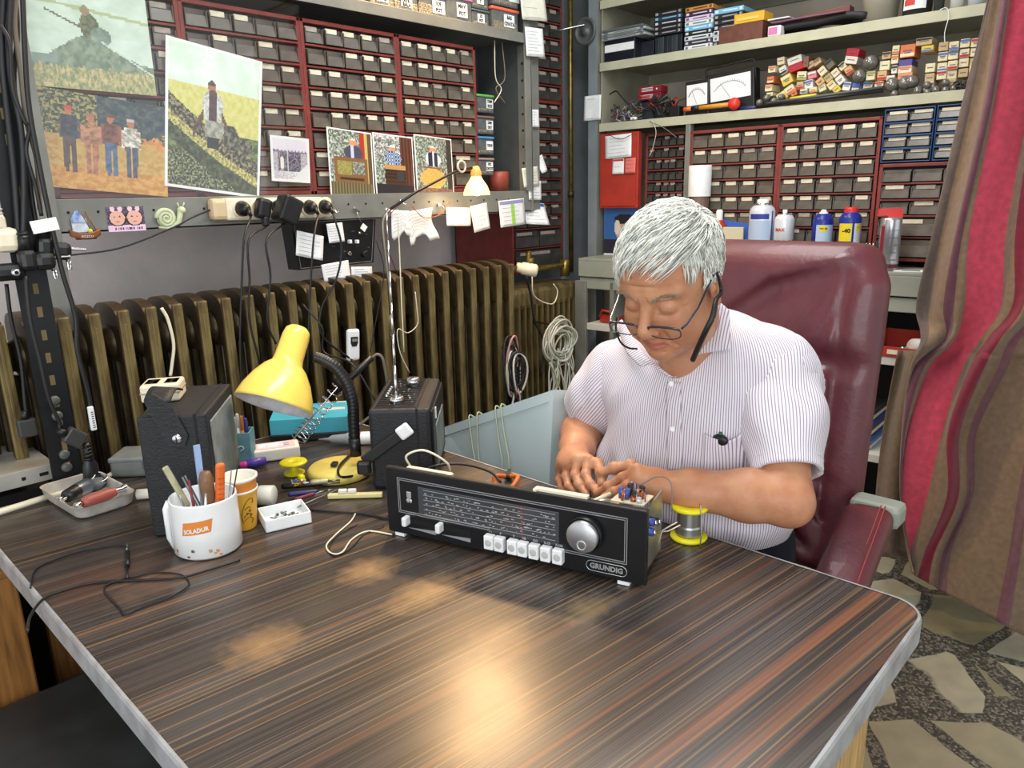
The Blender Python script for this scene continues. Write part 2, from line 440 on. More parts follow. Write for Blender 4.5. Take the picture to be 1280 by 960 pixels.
r2 = thing('panel_radiator', 'short gold radiator with narrow slats in the corner behind the coiled cables', 'radiator', T(2.25, 2.12, 0))
mb = MB(); mb.box((.225, .1, .935), (.46, .2, .09), m_rad, .02); mb.bx(0, .45, .03, .18, .1, .9, m_radd); mb.bx(0, .45, 0, .2, .06, .14, m_rad, .01); part('casing', mb, r2)
sl = MB(); sl.box((0, .012, .52), (.013, .03, .78), m_rad, .004); slm = sl.mesh('slat')
for i in range(12): part('slat', slm, r2, None, T(.02+i*.037, 0, 0))
m_brass = mat('aged_brass_pipe', (150, 128, 66), .35, .8, var=.3, vscale=30)
pp = thing('heating_pipe', 'brass coloured heating pipe bending over the short corner radiator', 'pipe', T(0, 0, 0))
mb = MB(); mb.tube(smooth_path([(2.42, 2.2, 1.13), (2.42, 2.2, 1.065), (2.44, 2.2, 1.05), (2.60, 2.19, 1.05), (2.66, 2.19, 1.05)], 6), .013, m_brass, 12)
mb.cyl((2.655, 2.19, 1.0), (2.655, 2.19, 1.075), .022, m_brass); mb.cyl((2.43, 2.2, 1.07), (2.43, 2.2, 1.10), .019, m_brass); part('elbow_pipe', mb, pp)
mb = MB(); mb.cyl((2.80, 2.27, 1.0), (2.80, 2.27, 2.69), .011, m_brass); mb.cyl((2.80, 2.27, 1.35), (2.80, 2.27, 1.38), .015, m_radd); part('riser', mb, pp)

# ================================================================ steel shelving on the left wall
m_steel = mat('grey_enamel_steel', (128, 130, 124), .42, .15, var=.14, vscale=10, bump=.1, bscale=60)
m_steeld = mat('dark_grey_steel', (92, 95, 94), .45, .2, var=.14, vscale=10)
m_hole = mat('punched_hole_dark', (14, 14, 14), .8)
def punched(b, x, y, z0, z1, ny=-1, r=.005, step=.075):
    z = z0
    while z < z1: b.cyl((x, y, z), (x, y+ny*.0012, z), r, m_hole, seg=10); z += step
us = thing('grey_steel_shelving', 'grey steel shelving with a front ledge carrying the red drawer cabinets', 'shelving', T(0, 0, 0))
mb = MB(); mb.bx(.50, 2.30, 2.072, 2.36, 1.378, 1.384, m_steel); mb.bx(.50, 2.30, 2.070, 2.076, 1.302, 1.384, m_steel, .001); mb.bx(.5, 2.3, 2.070, 2.11, 1.302, 1.307, m_steel)
for k in range(26): mb.cyl((.6+k*.068, 2.070, 1.352), (.6+k*.068, 2.069, 1.352), .0035, m_hole, seg=8)
part('ledge', mb, us)
mb = MB(); mb.bx(.45, 2.30, 2.06, 2.36, 1.955, 1.965, m_steel); mb.bx(.45, 2.30, 2.058, 2.064, 1.93, 1.965, m_steel, .001); part('upper_shelf', mb, us)
mb = MB(); mb.bx(2.262, 2.30, 2.06, 2.066, 1.384, 2.69, m_steel, .001); mb.bx(2.296, 2.302, 2.06, 2.11, 1.3, 2.69, m_steel); mb.bx(2.318, 2.36, 2.075, 2.085, 1.302, 2.69, m_steel, .002); part('post', mb, us)
mb = MB(); mb.bx(2.292, 2.297, 2.066, 2.355, 1.384, 2.69, m_steeld); mb.bx(2.285, 2.292, 2.066, 2.12, 1.384, 1.93, m_steel)
for k in range(8):
    z = 1.43+k*.062; mb.cyl((2.285, 2.096, z), (2.2838, 2.096, z), .005, m_hole, seg=8)
part('side_panel', mb, us)
mb = MB(); mb.bx(.505, .575, 2.06, 2.066, 1.0, 2.69, m_steel, .001); part('post', mb, us)
mb = MB(); mb.bx(.58, 2.285, 2.345, 2.352, 1.384, 2.69, m_steeld); part('back_panel', mb, us)

# ================================================================ drawer cabinets
m_red = mat('red_oxide_cabinet_paint', (132, 58, 52), .45, .05, var=.2, vscale=14)
m_redb = mat('bright_red_cabinet_paint', (178, 58, 44), .45, .05, var=.12, vscale=14)
m_blu = mat('blue_cabinet_plastic', (42, 78, 128), .4)
m_drw = mat('smoky_drawer_plastic', (96, 89, 80), .28, var=.3, vscale=22, spec=.6)
m_drw2 = mat('smoky_drawer_plastic_dark', (68, 66, 62), .33, var=.3, vscale=22)
m_gap = mat('cabinet_inside', (26, 24, 24), .8)
m_lab = mat('cream_drawer_label', (226, 218, 192), .6, var=.12, vscale=60)
m_labg = mat('faded_drawer_label', (168, 158, 146), .6, var=.15, vscale=60)
DRAWERS = {}
def drawer_mesh(w_, h_, dark):
    key = (round(w_, 4), round(h_, 4), dark)
    if key not in DRAWERS:
        b = MB(); m = m_drw2 if dark else m_drw
        b.prism([(.006, .003), (-.004, .004), (.001, h_*.60), (.009, h_*.64), (.009, h_-.006), (.12, h_-.006), (.12, .003)], .003, w_-.003, m, 'yz')
        b.bx(.003, .006, -.004, .01, .004, h_-.01, m); b.bx(w_-.006, w_-.003, -.004, .01, .004, h_-.01, m)
        DRAWERS[key] = b.mesh('drawer')
    return DRAWERS[key]
LABELS = {}
def label_mesh(w_, h_, m):
    key = (round(w_, 3), round(h_, 3), m.name)
    if key not in LABELS:
        b = MB(); b.bx(0, w_, 0, .0012, 0, h_, m); LABELS[key] = b.mesh('label')
    return LABELS[key]
def cabinet(label, frame, x0, z0, w_, h_, rows, y0=0., depth=.2, paint=None, pl=.85, dark=False, lm=None, group=None, edge=.012, small=False):
    paint = paint or m_red; lm = lm or m_lab
    o = thing('drawer_cabinet', label, 'drawer cabinet', frame @ T(x0, y0, z0), group)
    b = MB(); b.bx(0, w_, depth-.005, depth, 0, h_, m_gap); b.bx(0, edge, 0, depth, 0, h_, paint, .002); b.bx(w_-edge, w_, 0, depth, 0, h_, paint, .002)
    b.bx(0, w_, 0, depth, h_-edge, h_, paint, .002); b.bx(0, w_, 0, depth, 0, edge, paint, .002)
    z = h_-edge; t = .006
    b.bx(edge, w_-edge, .015, depth-.006, edge, h_-edge, m_gap)
    body = part('body', b, o); nrow = []
    for n, rh in rows:
        z -= rh; nrow.append((n, z, rh))
        if z > edge+.004:
            body_rail = (z,)
            b2 = MB(); b2.bx(edge, w_-edge, -.001, .02, z-t/2, z+t/2, paint, .001)
            part('rail', b2, o)
    for n, z, rh in nrow:
        dw = (w_-2*edge)/n
        me = drawer_mesh(dw, rh-t, dark)
        for i in range(n):
            off = rnd(-.004, .002)
            d = part('drawer', me, o, None, T(edge+i*dw, off, z+t/2))
            if rnd() < pl:
                lw, lh = dw*(.62 if not small else .74), min((rh-t)*.27, .014)
                part('label', label_mesh(lw, lh, lm if rnd() < .85 else m_labg), d, None, T(dw*.12+rnd(0, .006), .0072, (rh-t)*.66+rnd(0, .002)))
    return o
R6 = [(5, .061)]*6+[(3, .058)]*2
TOPA = 1.897; HA = 1.897-1.385
names = ['red drawer cabinet on the steel ledge, far left behind the two hunting photos',
         'red drawer cabinet on the steel ledge behind the white framed boat photo',
         'red drawer cabinet on the steel ledge behind the leftmost leaning radio photo',
         'red drawer cabinet on the steel ledge nearest the lit lamp, rightmost of its row']
for i, n in enumerate(names):
    cabinet(n, FA, .59+.363*i, 1.385, .363, HA, R6, 2.105, .2)
# tall corner stack
cabinet('tall dark red drawer cabinet in the corner, upper one of two stacked', FA, 2.425, 1.775, .355, .92, [(4, .065)]*14, 2.30, .38, pl=.9, dark=True, lm=m_labg)
cabinet('tall dark red drawer cabinet in the corner over the short radiator, lower of two stacked', FA, 2.425, 1.020, .355, .754, [(4, .0545)]*10+[(2, .088), (1, .088)], 2.30, .38, pl=.85, dark=True, lm=m_labg)

# ================================================================ steel shelving on the back wall
m_cream = mat('cream_grey_shelf_paint', (186, 186, 160), .5, var=.10, vscale=10)
m_creamd = mat('cream_grey_shelf_paint_worn', (150, 148, 128), .55, var=.15, vscale=9)
bs = thing('cream_steel_shelving', 'cream grey steel shelving on the back wall above the red drawer cabinets', 'shelving', FB)
XL, XR = -1.94, -.15
for z in (2.125, 1.878, 1.63):
    mb = MB(); mb.bx(XL, XR, 0, .41, z+.022, z+.032, m_creamd); mb.bx(XL, XR, -.002, .006, z, z+.034, m_cream, .001); mb.bx(XL, XR, .40, .41, z-.02, z+.03, m_creamd); part('shelf_board', mb, bs)
mb = MB(); mb.bx(XL, XL+.008, .01, .41, 1.64, 2.69, m_creamd); part('side_panel', mb, bs)
mb = MB(); mb.bx(XL-.055, XL-.008, -.01, 0, .1, 2.69, m_pil, .003); mb.bx(XL-.010, XL-.006, -.01, .05, 1.0, 2.69, m_steel, .001); part('post', mb, bs)
mb = MB(); mb.bx(-1.52, -1.497, .0, .03, 1.09, 1.63, m_steel, .002); part('divider_post', mb, bs)
mb = MB(); mb.lathe([(0, -.012), (.05, -.012), (.056, -.006), (.056, 0), (.045, .001), (.043, -.003), (.018, -.003), (.016, .006), (0, .006)], m_steeld, (-2.0, -.03, 2.045), 28, (0, -1, 0)); pu = solo('pulley_wheel', mb, 'round dark metal pulley wheel on top of the grey post in the corner', 'pulley', FB)
mb = MB(); mb.tube([(-2.0, -.03, 2.07), (-2.32, -.1, 2.05)], .004, mat('bright_steel', (200, 202, 204), .25, 1.)); solo('tension_rod', mb, 'thin bright rod running from the pulley to the corner cabinet', 'rod', FB)

cabinet('red drawer cabinet on the back wall, left one behind the white capped jar', FB, -1.497, 1.112, .37, .49, R6, 0, .3)
cabinet('red drawer cabinet on the back wall, middle one above the two white and blue cans', FB, -1.127, 1.112, .355, .49, R6, 0, .3)
cabinet('red drawer cabinet on the back wall below the blue drawer units, beside the curtain', FB, -.768, 1.112, .40, .331, [(4, .055)]*3+[(2, .072)]*2, 0, .3, pl=.6)
cabinet('dark drawer cabinet with red right edge beside the plain red panel', FB, -1.741, 1.10, .2, .51, [(5, .047)]*10, .06, .3, pl=.55, dark=True, lm=m_labg)
for i, n in enumerate(('blue framed drawer unit, left one under the valve box shelf', 'blue framed drawer unit, right one beside the curtain')):
    cabinet(n, FB, -.768+i*.16, 1.447, .156, .175, [(2, .042)]*4, 0, .2, paint=m_blu, pl=1., edge=.004, small=True)
mb = MB(); mb.bx(-1.94, -1.742, .005, .035, 1.30, 1.62, m_redb, .003); mb.bx(-1.93, -1.752, .0, .006, 1.31, 1.61, m_redb, .001)
solo('red_steel_panel', mb, 'plain bright red steel panel with paper slips stuck on it', 'panel', FB)

# grey bench below the back cabinets
m_bench = mat('green_grey_bench_paint', (150, 155, 143), .45, var=.12, vscale=8)
gb = thing('grey_workbench', 'grey steel bench under the back wall cabinets holding the spray cans', 'bench', FB)
mb = MB(); mb.bx(-1.94, -.15, -.16, .4, 1.078, 1.09, m_bench, .002); mb.bx(-1.94, -.15, -.16, -.15, 1.01, 1.078, m_bench, .002); part('bench_top', mb, gb)
mb = MB(); mb.bx(-1.94, -.15, -.15, -.14, .955, 1.004, m_bench, .003); part('drawer_front', mb, gb)
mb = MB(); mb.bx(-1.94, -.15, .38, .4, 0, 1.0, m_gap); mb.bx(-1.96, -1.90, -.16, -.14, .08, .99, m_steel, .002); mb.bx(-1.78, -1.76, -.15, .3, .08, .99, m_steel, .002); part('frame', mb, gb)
m_wsh = mat('pale_shelf_laminate', (205, 205, 198), .5)
for z in (.44, .80): mb = MB(); mb.bx(-1.90, -.15, -.15, .38, z-.03, z, m_wsh, .002); part('lower_shelf', mb, gb)
# ================================================================ work table
def table_mat():
    m = bpy.data.materials.new('dark_striped_laminate'); m.use_nodes = True; nt = m.node_tree; b = nt.nodes['Principled BSDF']; L = nt.links.new; N = nt.nodes.new
    tc = N('ShaderNodeTexCoord'); mp = N('ShaderNodeMapping'); L(tc.outputs['Object'], mp.inputs[0]); mp.inputs['Rotation'].default_value = (0, 0, math.radians(6.5))
    def streak(sx, sy, det=3):
        q = N('ShaderNodeMapping'); L(mp.outputs[0], q.inputs[0]); q.inputs['Scale'].default_value = (sx, sy, 1)
        n = N('ShaderNodeTexNoise'); n.inputs['Scale'].default_value = 1; n.inputs['Detail'].default_value = det; L(q.outputs[0], n.inputs['Vector']); return n.outputs['Fac']
    def ramp(src, p0, c0, p1, c1):
        r = N('ShaderNodeValToRGB'); L(src, r.inputs[0]); e = r.color_ramp.elements; e[0].position = p0; e[1].position = p1; e[0].color = (*c0, 1); e[1].color = (*c1, 1); return r.outputs[0]
    def mix(f, a, c, t='MIX'):
        x = N('ShaderNodeMixRGB'); x.blend_type = t
        if isinstance(f, float): x.inputs[0].default_value = f
        else: L(f, x.inputs[0])
        L(a, x.inputs[1]); 
        if isinstance(c, tuple): x.inputs[2].default_value = (*c, 1)
        else: L(c, x.inputs[2])
        return x.outputs[0]
    base = ramp(streak(1.6, 420, 2), .34, hx(44, 40, 38), .66, hx(86, 79, 75))
    base = mix(1.0, base, ramp(streak(.7, 40, 2), .36, hx(255, 252, 250), .64, hx(206, 198, 195)), 'MULTIPLY')
    base = mix(ramp(streak(.35, 190, 1), .61, (0, 0, 0), .68, (.45, .45, .45)), base, hx(158, 122, 80))
    sx_ = N('ShaderNodeSeparateXYZ'); L(mp.outputs[0], sx_.inputs[0]); tex = ramp(streak(1.6, 210, 3), .36, (.1, .1, .1), .62, (1, 1, 1))
    for v0, hw, amt in ((.434, .015, .85), (.384, .015, .8), (.352, .007, .5), (.528, .006, .6), (.60, .004, .4), (.69, .008, .35), (.80, .005, .35), (.93, .007, .35), (1.05, .005, .4), (1.16, .010, .45), (1.28, .006, .4)):
        a1 = N('ShaderNodeMath'); a1.operation = 'SUBTRACT'; L(sx_.outputs['Y'], a1.inputs[0]); a1.inputs[1].default_value = v0+.0045
        a2 = N('ShaderNodeMath'); a2.operation = 'ABSOLUTE'; L(a1.outputs[0], a2.inputs[0]); a3 = N('ShaderNodeMapRange'); L(a2.outputs[0], a3.inputs[0]); a3.inputs[1].default_value = hw*.45; a3.inputs[2].default_value = hw; a3.inputs[3].default_value = amt; a3.inputs[4].default_value = 0
        base = mix(mix(1.0, a3.outputs[0], tex, 'MULTIPLY'), base, hx(138, 84, 54) if v0 < .7 else hx(150, 104, 66))
    # worn-through patches where the laminate is rubbed away; the last is a warm tint
    def patch(x, y, rx, ry, col, amt, src):
        s1 = N('ShaderNodeMapping'); s1.vector_type = 'POINT'; L(tc.outputs['Object'], s1.inputs[0])
        s1.inputs['Location'].default_value = (-x/rx, -y/ry, 0); s1.inputs['Scale'].default_value = (1/rx, 1/ry, 0)
        g = N('ShaderNodeTexGradient'); g.gradient_type = 'SPHERICAL'; L(s1.outputs[0], g.inputs[0])
        nz = N('ShaderNodeTexNoise'); nz.inputs['Scale'].default_value = 40; nz.inputs['Detail'].default_value = 5; L(tc.outputs['Object'], nz.inputs['Vector'])
        ad = N('ShaderNodeMath'); ad.operation = 'MULTIPLY_ADD'; L(g.outputs['Fac'], ad.inputs[0]); ad.inputs[1].default_value = 1.2
        sb = N('ShaderNodeMath'); sb.operation = 'SUBTRACT'; L(nz.outputs['Fac'], sb.inputs[0]); sb.inputs[1].default_value = .72; L(sb.outputs[0], ad.inputs[2])
        fac = N('ShaderNodeMath'); fac.operation = 'MULTIPLY'; fac.use_clamp = True; L(ad.outputs[0], fac.inputs[0]); fac.inputs[1].default_value = amt*1.8
        return mix(fac.outputs[0], src, hx(*col))
    for (px, py, rx, ry, c, a) in ((462, 712, .07, .05, (186, 146, 98), .8), (530, 741, .085, .05, (186, 146, 98), .8), (330, 805, .07, .06, (182, 140, 92), .75), (628, 795, .06, .05, (170, 132, 92), .5),
                                   (735, 760, .06, .04, (176, 150, 100), .5), (215, 722, .12, .05, (160, 120, 88), .45), (150, 715, .11, .09, (116, 76, 56), .4), (95, 735, .08, .09, (112, 66, 48), .4), (610, 860, .05, .09, (150, 118, 90), .35)):
        p = onZ(px, py); base = patch(p.x, p.y, rx*1.25, ry*1.25, c, a*.45, base)
    # hairline scratches
    vs = N('ShaderNodeTexVoronoi'); vs.feature = 'DISTANCE_TO_EDGE'; vs.inputs['Scale'].default_value = 9; mpp = N('ShaderNodeMapping'); L(tc.outputs['Object'], mpp.inputs[0]); mpp.inputs['Scale'].default_value = (1, .35, 1); L(mpp.outputs[0], vs.inputs['Vector'])
    sc_ = ramp(vs.outputs['Distance'], 0.0, (.10, .10, .10), .006, (0, 0, 0)); base = mix(.0, base, sc_, 'ADD')
    L(base, b.inputs['Base Color'])
    rn = N('ShaderNodeTexNoise'); rn.inputs['Scale'].default_value = 9; rn.inputs['Detail'].default_value = 5; L(tc.outputs['Object'], rn.inputs['Vector'])
    mr = N('ShaderNodeMapRange'); L(rn.outputs['Fac'], mr.inputs[0]); mr.inputs[3].default_value = .25; mr.inputs[4].default_value = .36; L(mr.outputs[0], b.inputs['Roughness'])
    b.inputs['Specular IOR Level'].default_value = .6
    return m
m_top = table_mat()
m_edge = mat('grey_metal_edging', (176, 178, 180), .45, .25, var=.2, vscale=26, bump=.1, var2=(150, 149, 150))
m_edgew = mat('white_edging', (214, 214, 212), .4, var=.1, vscale=30)
m_oak = mat('golden_oak_veneer', (142, 96, 48), .5, var=.4, vscale=7, stretch=(14, 14, 1))
m_blk = mat('black_vinyl', (54, 56, 56), .5, var=.25, vscale=12)
tb = thing('workshop_table', 'large worktable with dark striped laminate top and pale metal edging', 'table', T(0, 0, 0))
X0, X1, Y0, Y1 = .243, 1.150, .238, 1.80
def outline(o=0., r=.05):
    pts = []
    for cx, cy, a0 in ((X1-r, Y0+r, -90), (X1-r, Y1-r, 0), (X0+r, Y1-r, 90), (X0+r, Y0+r, 180)):
        for k in range(9):
            a = math.radians(a0+k*90/8); pts.append((cx+(r+o)*math.cos(a), cy+(r+o)*math.sin(a)))
    return pts
mb = MB(); mb.prism(outline(-.003), .715, .7495, m_top, 'xy'); part('tabletop', mb, tb)
mb = MB(); o1, o2 = outline(.002), outline(-.004); n = len(o1)
zz = [.708, .712, .746, .7505, .7505]; oo = [-.001, .002, .002, 0, -.004]
vs = []
for z, o in zip(zz, oo): vs += [(x, y, z) for x, y in outline(o)]
fs = [(j*n+i, j*n+(i+1) % n, (j+1)*n+(i+1) % n, (j+1)*n+i) for j in range(4) for i in range(n)]
mb.add(vs, fs, m_edge, False); part('edge_trim', mb, tb)
mb = MB(); mb.bx(.30, .947, .25, .28, 0, .712, mat('pale_oak_edge', (184, 150, 96), .55, var=.35, vscale=9, stretch=(16, 16, 1)), .003); part('side_leg', mb, tb, 'golden wood end panel')
mb = MB(); mb.bx(.32, 1.05, 1.70, 1.73, 0, .712, m_oak, .003); mb.bx(.95, .97, .33, 1.7, .35, .70, m_blk); part('modesty_panel', mb, tb)
# pedestal and black surface left of the table
pd = thing('wooden_pedestal', 'honey coloured wooden pedestal cabinet at the left edge of the table', 'cabinet', T(0, 0, 0))
mb = MB(); mb.bx(-.35, .262, 1.575, 1.79, 0, .69, m_oak, .004); part('carcass', mb, pd)
mb = MB(); mb.bx(-.36, .266, 1.57, 1.79, .690, .705, m_oak, .003); part('top_board', mb, pd)
mb = MB(); mb.bx(-.6, .5, .3, 1.56, .41, .45, m_blk, .02)
for i in range(26): mb.box((rnd(-.2, .4), rnd(.7, 1.5), .4505), (rnd(.002, .005), rnd(.002, .005), .0012), m_edgew)
solo('black_vinyl_bench', mb, 'low black vinyl topped bench with white specks below the near left table edge', 'bench')
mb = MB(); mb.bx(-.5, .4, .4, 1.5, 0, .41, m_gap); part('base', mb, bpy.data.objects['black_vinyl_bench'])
# ================================================================ things on the left wall
m_white = mat('white_paper', (236, 238, 238), .7, var=.05, vscale=30)
m_paperc = mat('cream_paper', (222, 220, 204), .7, var=.07, vscale=30)
m_ink = mat('blue_grey_ink', (96, 104, 128), .8)
m_inkb = mat('header_blue_ink', (58, 92, 170), .7)
m_inkl = mat('lilac_header_ink', (150, 150, 200), .7)
m_inkg = mat('green_highlighter', (160, 210, 90), .7)
m_inkr = mat('red_ink', (190, 50, 60), .7)
m_cable = mat('black_cable_rubber', (28, 28, 30), .45)
m_cableg = mat('grey_cable', (120, 112, 100), .5)
m_cream_pl = mat('cream_plastic', (226, 216, 190), .4, var=.06, vscale=30)
m_beige = mat('beige_endcap_plastic', (205, 182, 145), .4)
m_bplast = mat('black_plastic', (26, 26, 28), .38, var=.2, vscale=40)
m_chrome = mat('chrome', (215, 216, 218), .18, 1.)
m_copper = mat('copper_wire', (180, 100, 60), .35, .8)
m_maroonw = mat('maroon_wire', (110, 40, 50), .5)

def quad_frame(bl, br, tl):
    x = (br-bl); w_ = x.length; x.normalize(); z = tl-bl; z = z-x*z.dot(x); h_ = z.length; z.normalize(); y = z.cross(x)
    m_ = Matrix.Identity(4)
    for i in range(3): m_[i][0] = x[i]; m_[i][1] = y[i]; m_[i][2] = z[i]; m_[i][3] = ((bl+br)/2)[i]
    return m_, w_, h_
def print_at(name, label, cat, fn, tl, tr, bl, D, D2=None, border=0., nx=70, group=None, th=.0015):
    D2 = D if D2 is None else D2
    m_, w_, h_ = quad_frame(onY(*bl, D), onY(bl[0]+tr[0]-tl[0], bl[1]+tr[1]-tl[1], D), onY(*tl, D2))
    me = print_sheet(name, w_, h_, fn, nx, int(nx*h_/w_), border=border, th=th)
    o = link(bpy.data.objects.new(name, me)); o.matrix_world = m_; return tag(o, label, cat, group)
def blob(u, v, cu, cv, ru, rv): return ((u-cu)/ru)**2+((v-cv)/rv)**2 < 1
def img_boat_sky(u, v):
    n = fbm(u*5, v*5); c = mixc((206, 220, 206), (182, 200, 184), .5+n*.6)
    if abs(v-(.86-.12*u)+.0) < .018+.012*n: c = (168, 182, 140)
    top = .30+.24*math.exp(-((u-.5)/.24)**2)+.03*n
    if v < top: c = mixc((96, 116, 98), (140, 152, 128), .5+fbm(u*14, v*9))
    if v < .22+.05*fbm(u*20, 1): c = mixc((120, 134, 92), (196, 178, 130), .5+fbm(u*40, v*14))
    if blob(u, v, .52, .64, .075, .13): c = mixc((86, 96, 80), (128, 128, 100), .5+fbm(u*30, v*30))
    if blob(u, v, .5, .79, .035, .05): c = (150, 132, 108)
    if blob(u, v, .60, .55, .08, .09): c = mixc((150, 165, 150), (110, 128, 112), .5+n)
    if abs(v-(.76-.55*(u-.2))) < .010 and .2 < u < .45: c = (112, 112, 96)
    if u > .6 and abs(v-(.5-.75*(u-.6))) < .010: c = (190, 202, 190)
    if .25 < v < .33 and u < .25: c = mixc(c, (130, 150, 146), .7)
    return c
def img_hunters(u, v):
    n = fbm(u*18, v*18); c = mixc((44, 62, 46), (166, 150, 96), .42+fbm(u*34, v*34)*1.5)
    if .45 < u < 1 and v > .62: c = mixc((40, 58, 74), (96, 100, 82), .4+n)
    if v < .62+.1*n and u > .80: c = mixc((190, 112, 58), (206, 150, 84), .5+n)
    if v < .56-.05*u: c = mixc((196, 168, 100), (176, 134, 70), .5+n)
    if v < .22: c = mixc((206, 160, 86), (186, 128, 58), .5+n*1.4)
    if .36 < v < .56 and .16 < u < .92: c = mixc((198, 170, 96), (170, 134, 70), .5+n*.4)
    for cu, top, sh, tr_ in ((.24, .80, (66, 70, 84), (92, 74, 76)), (.40, .76, (190, 138, 104), (186, 124, 94)), (.55, .78, (132, 84, 66), (86, 112, 146)), (.71, .76, (226, 222, 208), (86, 92, 116))):
        if blob(u, v, cu, top, .028, .045): c = (176, 112, 80)
        if abs(abs(u-cu)-.062) < .016 and top-.27 < v < top-.07: c = mixc(sh, (150, 104, 80), .4+n)
        if abs(u-cu) < .055+.02*(top-.045-v) and top-.27 < v < top-.045: c = mixc(sh, tuple(x*.6 for x in sh), .4+n)
        if abs(abs(u-cu)-.026) < .024-.02*(top-.26-v) and .18 < v <= top-.26: c = mixc(tr_, tuple(x*.7 for x in tr_), .4+n)
        if blob(u, v, cu, top+.035, .034, .02): c = tuple(x*.8 for x in sh) if cu != .24 else (188, 72, 50)
    return c
def img_boatman(u, v):
    n = fbm(u*22, v*22)
    c = mixc((214, 226, 214), (196, 214, 196), .5+fbm(u*4, v*4))
    if v < .73: c = mixc((188, 186, 96), (206, 202, 130), .5+n*.8)
    if v < .42: c = mixc((120, 134, 76), (64, 70, 46), .5+n*1.3)
    if v < .24-.05*u: c = mixc((36, 40, 32), (150, 156, 110), .42+fbm(u*50, v*50)*1.3)
    y = .50-.52*u+.12*u*u
    if abs(v-y) < .038: c = mixc((206, 196, 120), (120, 116, 70), .45+fbm(u*40, v*40)*1.2)
    if y+.03 < v < y+.15: c = mixc((34, 36, 30), (150, 140, 104), .38+fbm(u*34, v*34)*1.5)
    if y-.16 < v < y-.045: c = mixc((40, 46, 34), (90, 98, 60), .45+n)
    if blob(u, v, .46, .745, .045, .045): c = (70, 60, 46) if v > .755 else (150, 110, 84)
    if blob(u, v, .47, .60, .12, .12): c = mixc((206, 206, 198), (150, 152, 146), .35+n*1.2) if abs(u-.47) > .04 else mixc((92, 60, 60), (60, 44, 44), .5+n)
    if abs(v-(.62-1.3*abs(u-.47)+.05)) < .04 and .1 < abs(u-.47) < .21: c = mixc((112, 80, 62), (60, 52, 44), .4+n*1.4)
    if .38 < u < .60 and .38 < v < .5: c = mixc((172, 172, 156), (120, 120, 104), .5+n)
    if .42 < u < .55 and .30 < v < .38: c = (34, 38, 44)
    if blob(u, v, .68, .40, .09, .09) or blob(u, v, .86, .36, .07, .06): c = mixc((40, 42, 38), (130, 122, 100), .4+n*1.4)
    return c
def img_shop(u, v):
    n = fbm(u*20, v*20); c = mixc((196, 190, 196), (160, 154, 160), .5+n)
    if v > .72: c = (214, 210, 216)
    if .66 < v < .72+.02*math.sin(u*60): c = (120, 112, 130)
    if .12 < u < .82 and .2 < v < .66: c = mixc((70, 68, 80), (150, 142, 156), .45+n*1.4)
    if abs(u-.42) < .02 and v < .7: c = (190, 190, 196)
    if blob(u, v, .25, .40, .06, .17): c = (222, 216, 210)
    if blob(u, v, .25, .60, .03, .035): c = (150, 112, 96)
    if v < .2: c = mixc((180, 176, 180), (222, 222, 226), u+n)
    if v < .45*(u-.55)*2: c = (216, 218, 216)
    return c
def radio_photo(kind):
    def fn(u, v):
        n = fbm(u*24, v*24); c = mixc((74, 84, 74), (176, 186, 176), .45+n*1.3)
        if kind == 1 and v > .6 and int(v*16) % 2: c = mixc((206, 208, 210), (90, 88, 96), .4+n)
        if kind == 0:
            if u > .72: c = (150, 52, 40) if u < .84 else ((176, 160, 96) if u < .92 else (86, 70, 50))
        elif kind == 1 and u > .66: c = mixc((100, 62, 44), (60, 34, 30), .5+math.sin(u*70)*.5)
        elif kind == 2 and u > .86: c = (60, 56, 50)
        hc = (.56, .84) if kind == 0 else (.47, .80)
        if blob(u, v, hc[0], hc[1], .085, .06): c = (204, 204, 200) if v > hc[1]+.02 else (198, 134, 100)
        if blob(u, v, hc[0], hc[1]-.17, .22, .13):
            if kind == 0: c = (178, 186, 214) if abs(u-hc[0]+.02) < .035 else (66, 68, 84)
            elif kind == 1: c = (50, 66, 110) if (int(u*30)+int(v*36)) % 2 else (160, 180, 206)
            else: c = (44, 46, 60) if abs(u-hc[0]) < .13 and abs(u-hc[0]) > .03 else (206, 208, 220)
        t = .60 if kind == 0 else (.52 if kind == 1 else .46); x0, x1 = (.10, .88) if kind != 1 else (.24, .80)
        if kind == 0:
            if x0 < u < x1 and .20 < v < t: c = (118, 86, 52)
            if .16 < u < .50 and .32 < v < .54: c = mixc((150, 148, 84), (120, 116, 64), .5+n)
            if .52 < u < .82 and .34 < v < .54: c = mixc((86, 92, 86), (150, 156, 146), .45+n*1.5)
            if .2 < u < .8 and .24 < v < .28: c = (60, 42, 30)
            if v < .2: c = mixc((120, 116, 84), (76, 64, 44), .5+math.sin(u*90)*.5)
        elif kind == 1:
            if x0 < u < x1 and .18 < v < t: c = (176, 136, 84) if v > t-.08 else ((70, 46, 34) if int(v*70) % 2 else (46, 32, 28))
            if .55 < u < .74 and .24 < v < .42: c = (52, 54, 58)
            if v < .18: c = (40, 38, 44)
        else:
            if blob(u, v, .45, .30, .36, .17): c = mixc((204, 148, 76), (216, 170, 100), .5+n)
            if v < .14: c = mixc((96, 66, 60), (130, 104, 96), .5+n)
            if abs(v-.48) < .015 and .1 < u < .8: c = (120, 84, 50)
        return c
    return fn
print_at('photo_print', 'large pale green photo print of a hunter in a reed boat, top left behind glass', 'photo print', img_boat_sky, (22, -28), (184, -14), (34, 106), 2.088, nx=84)
print_at('photo_print', 'large orange toned photo print of four hunters standing in a row', 'photo print', img_hunters, (34, 105), (196, 119), (48, 232), 2.0885, nx=84)
print_at('photo_print', 'white bordered photo print of a man kneeling in a canoe on reeds', 'photo print', img_boatman, (188, 38), (306, 54), (206, 232), 2.087, border=.03, nx=74)
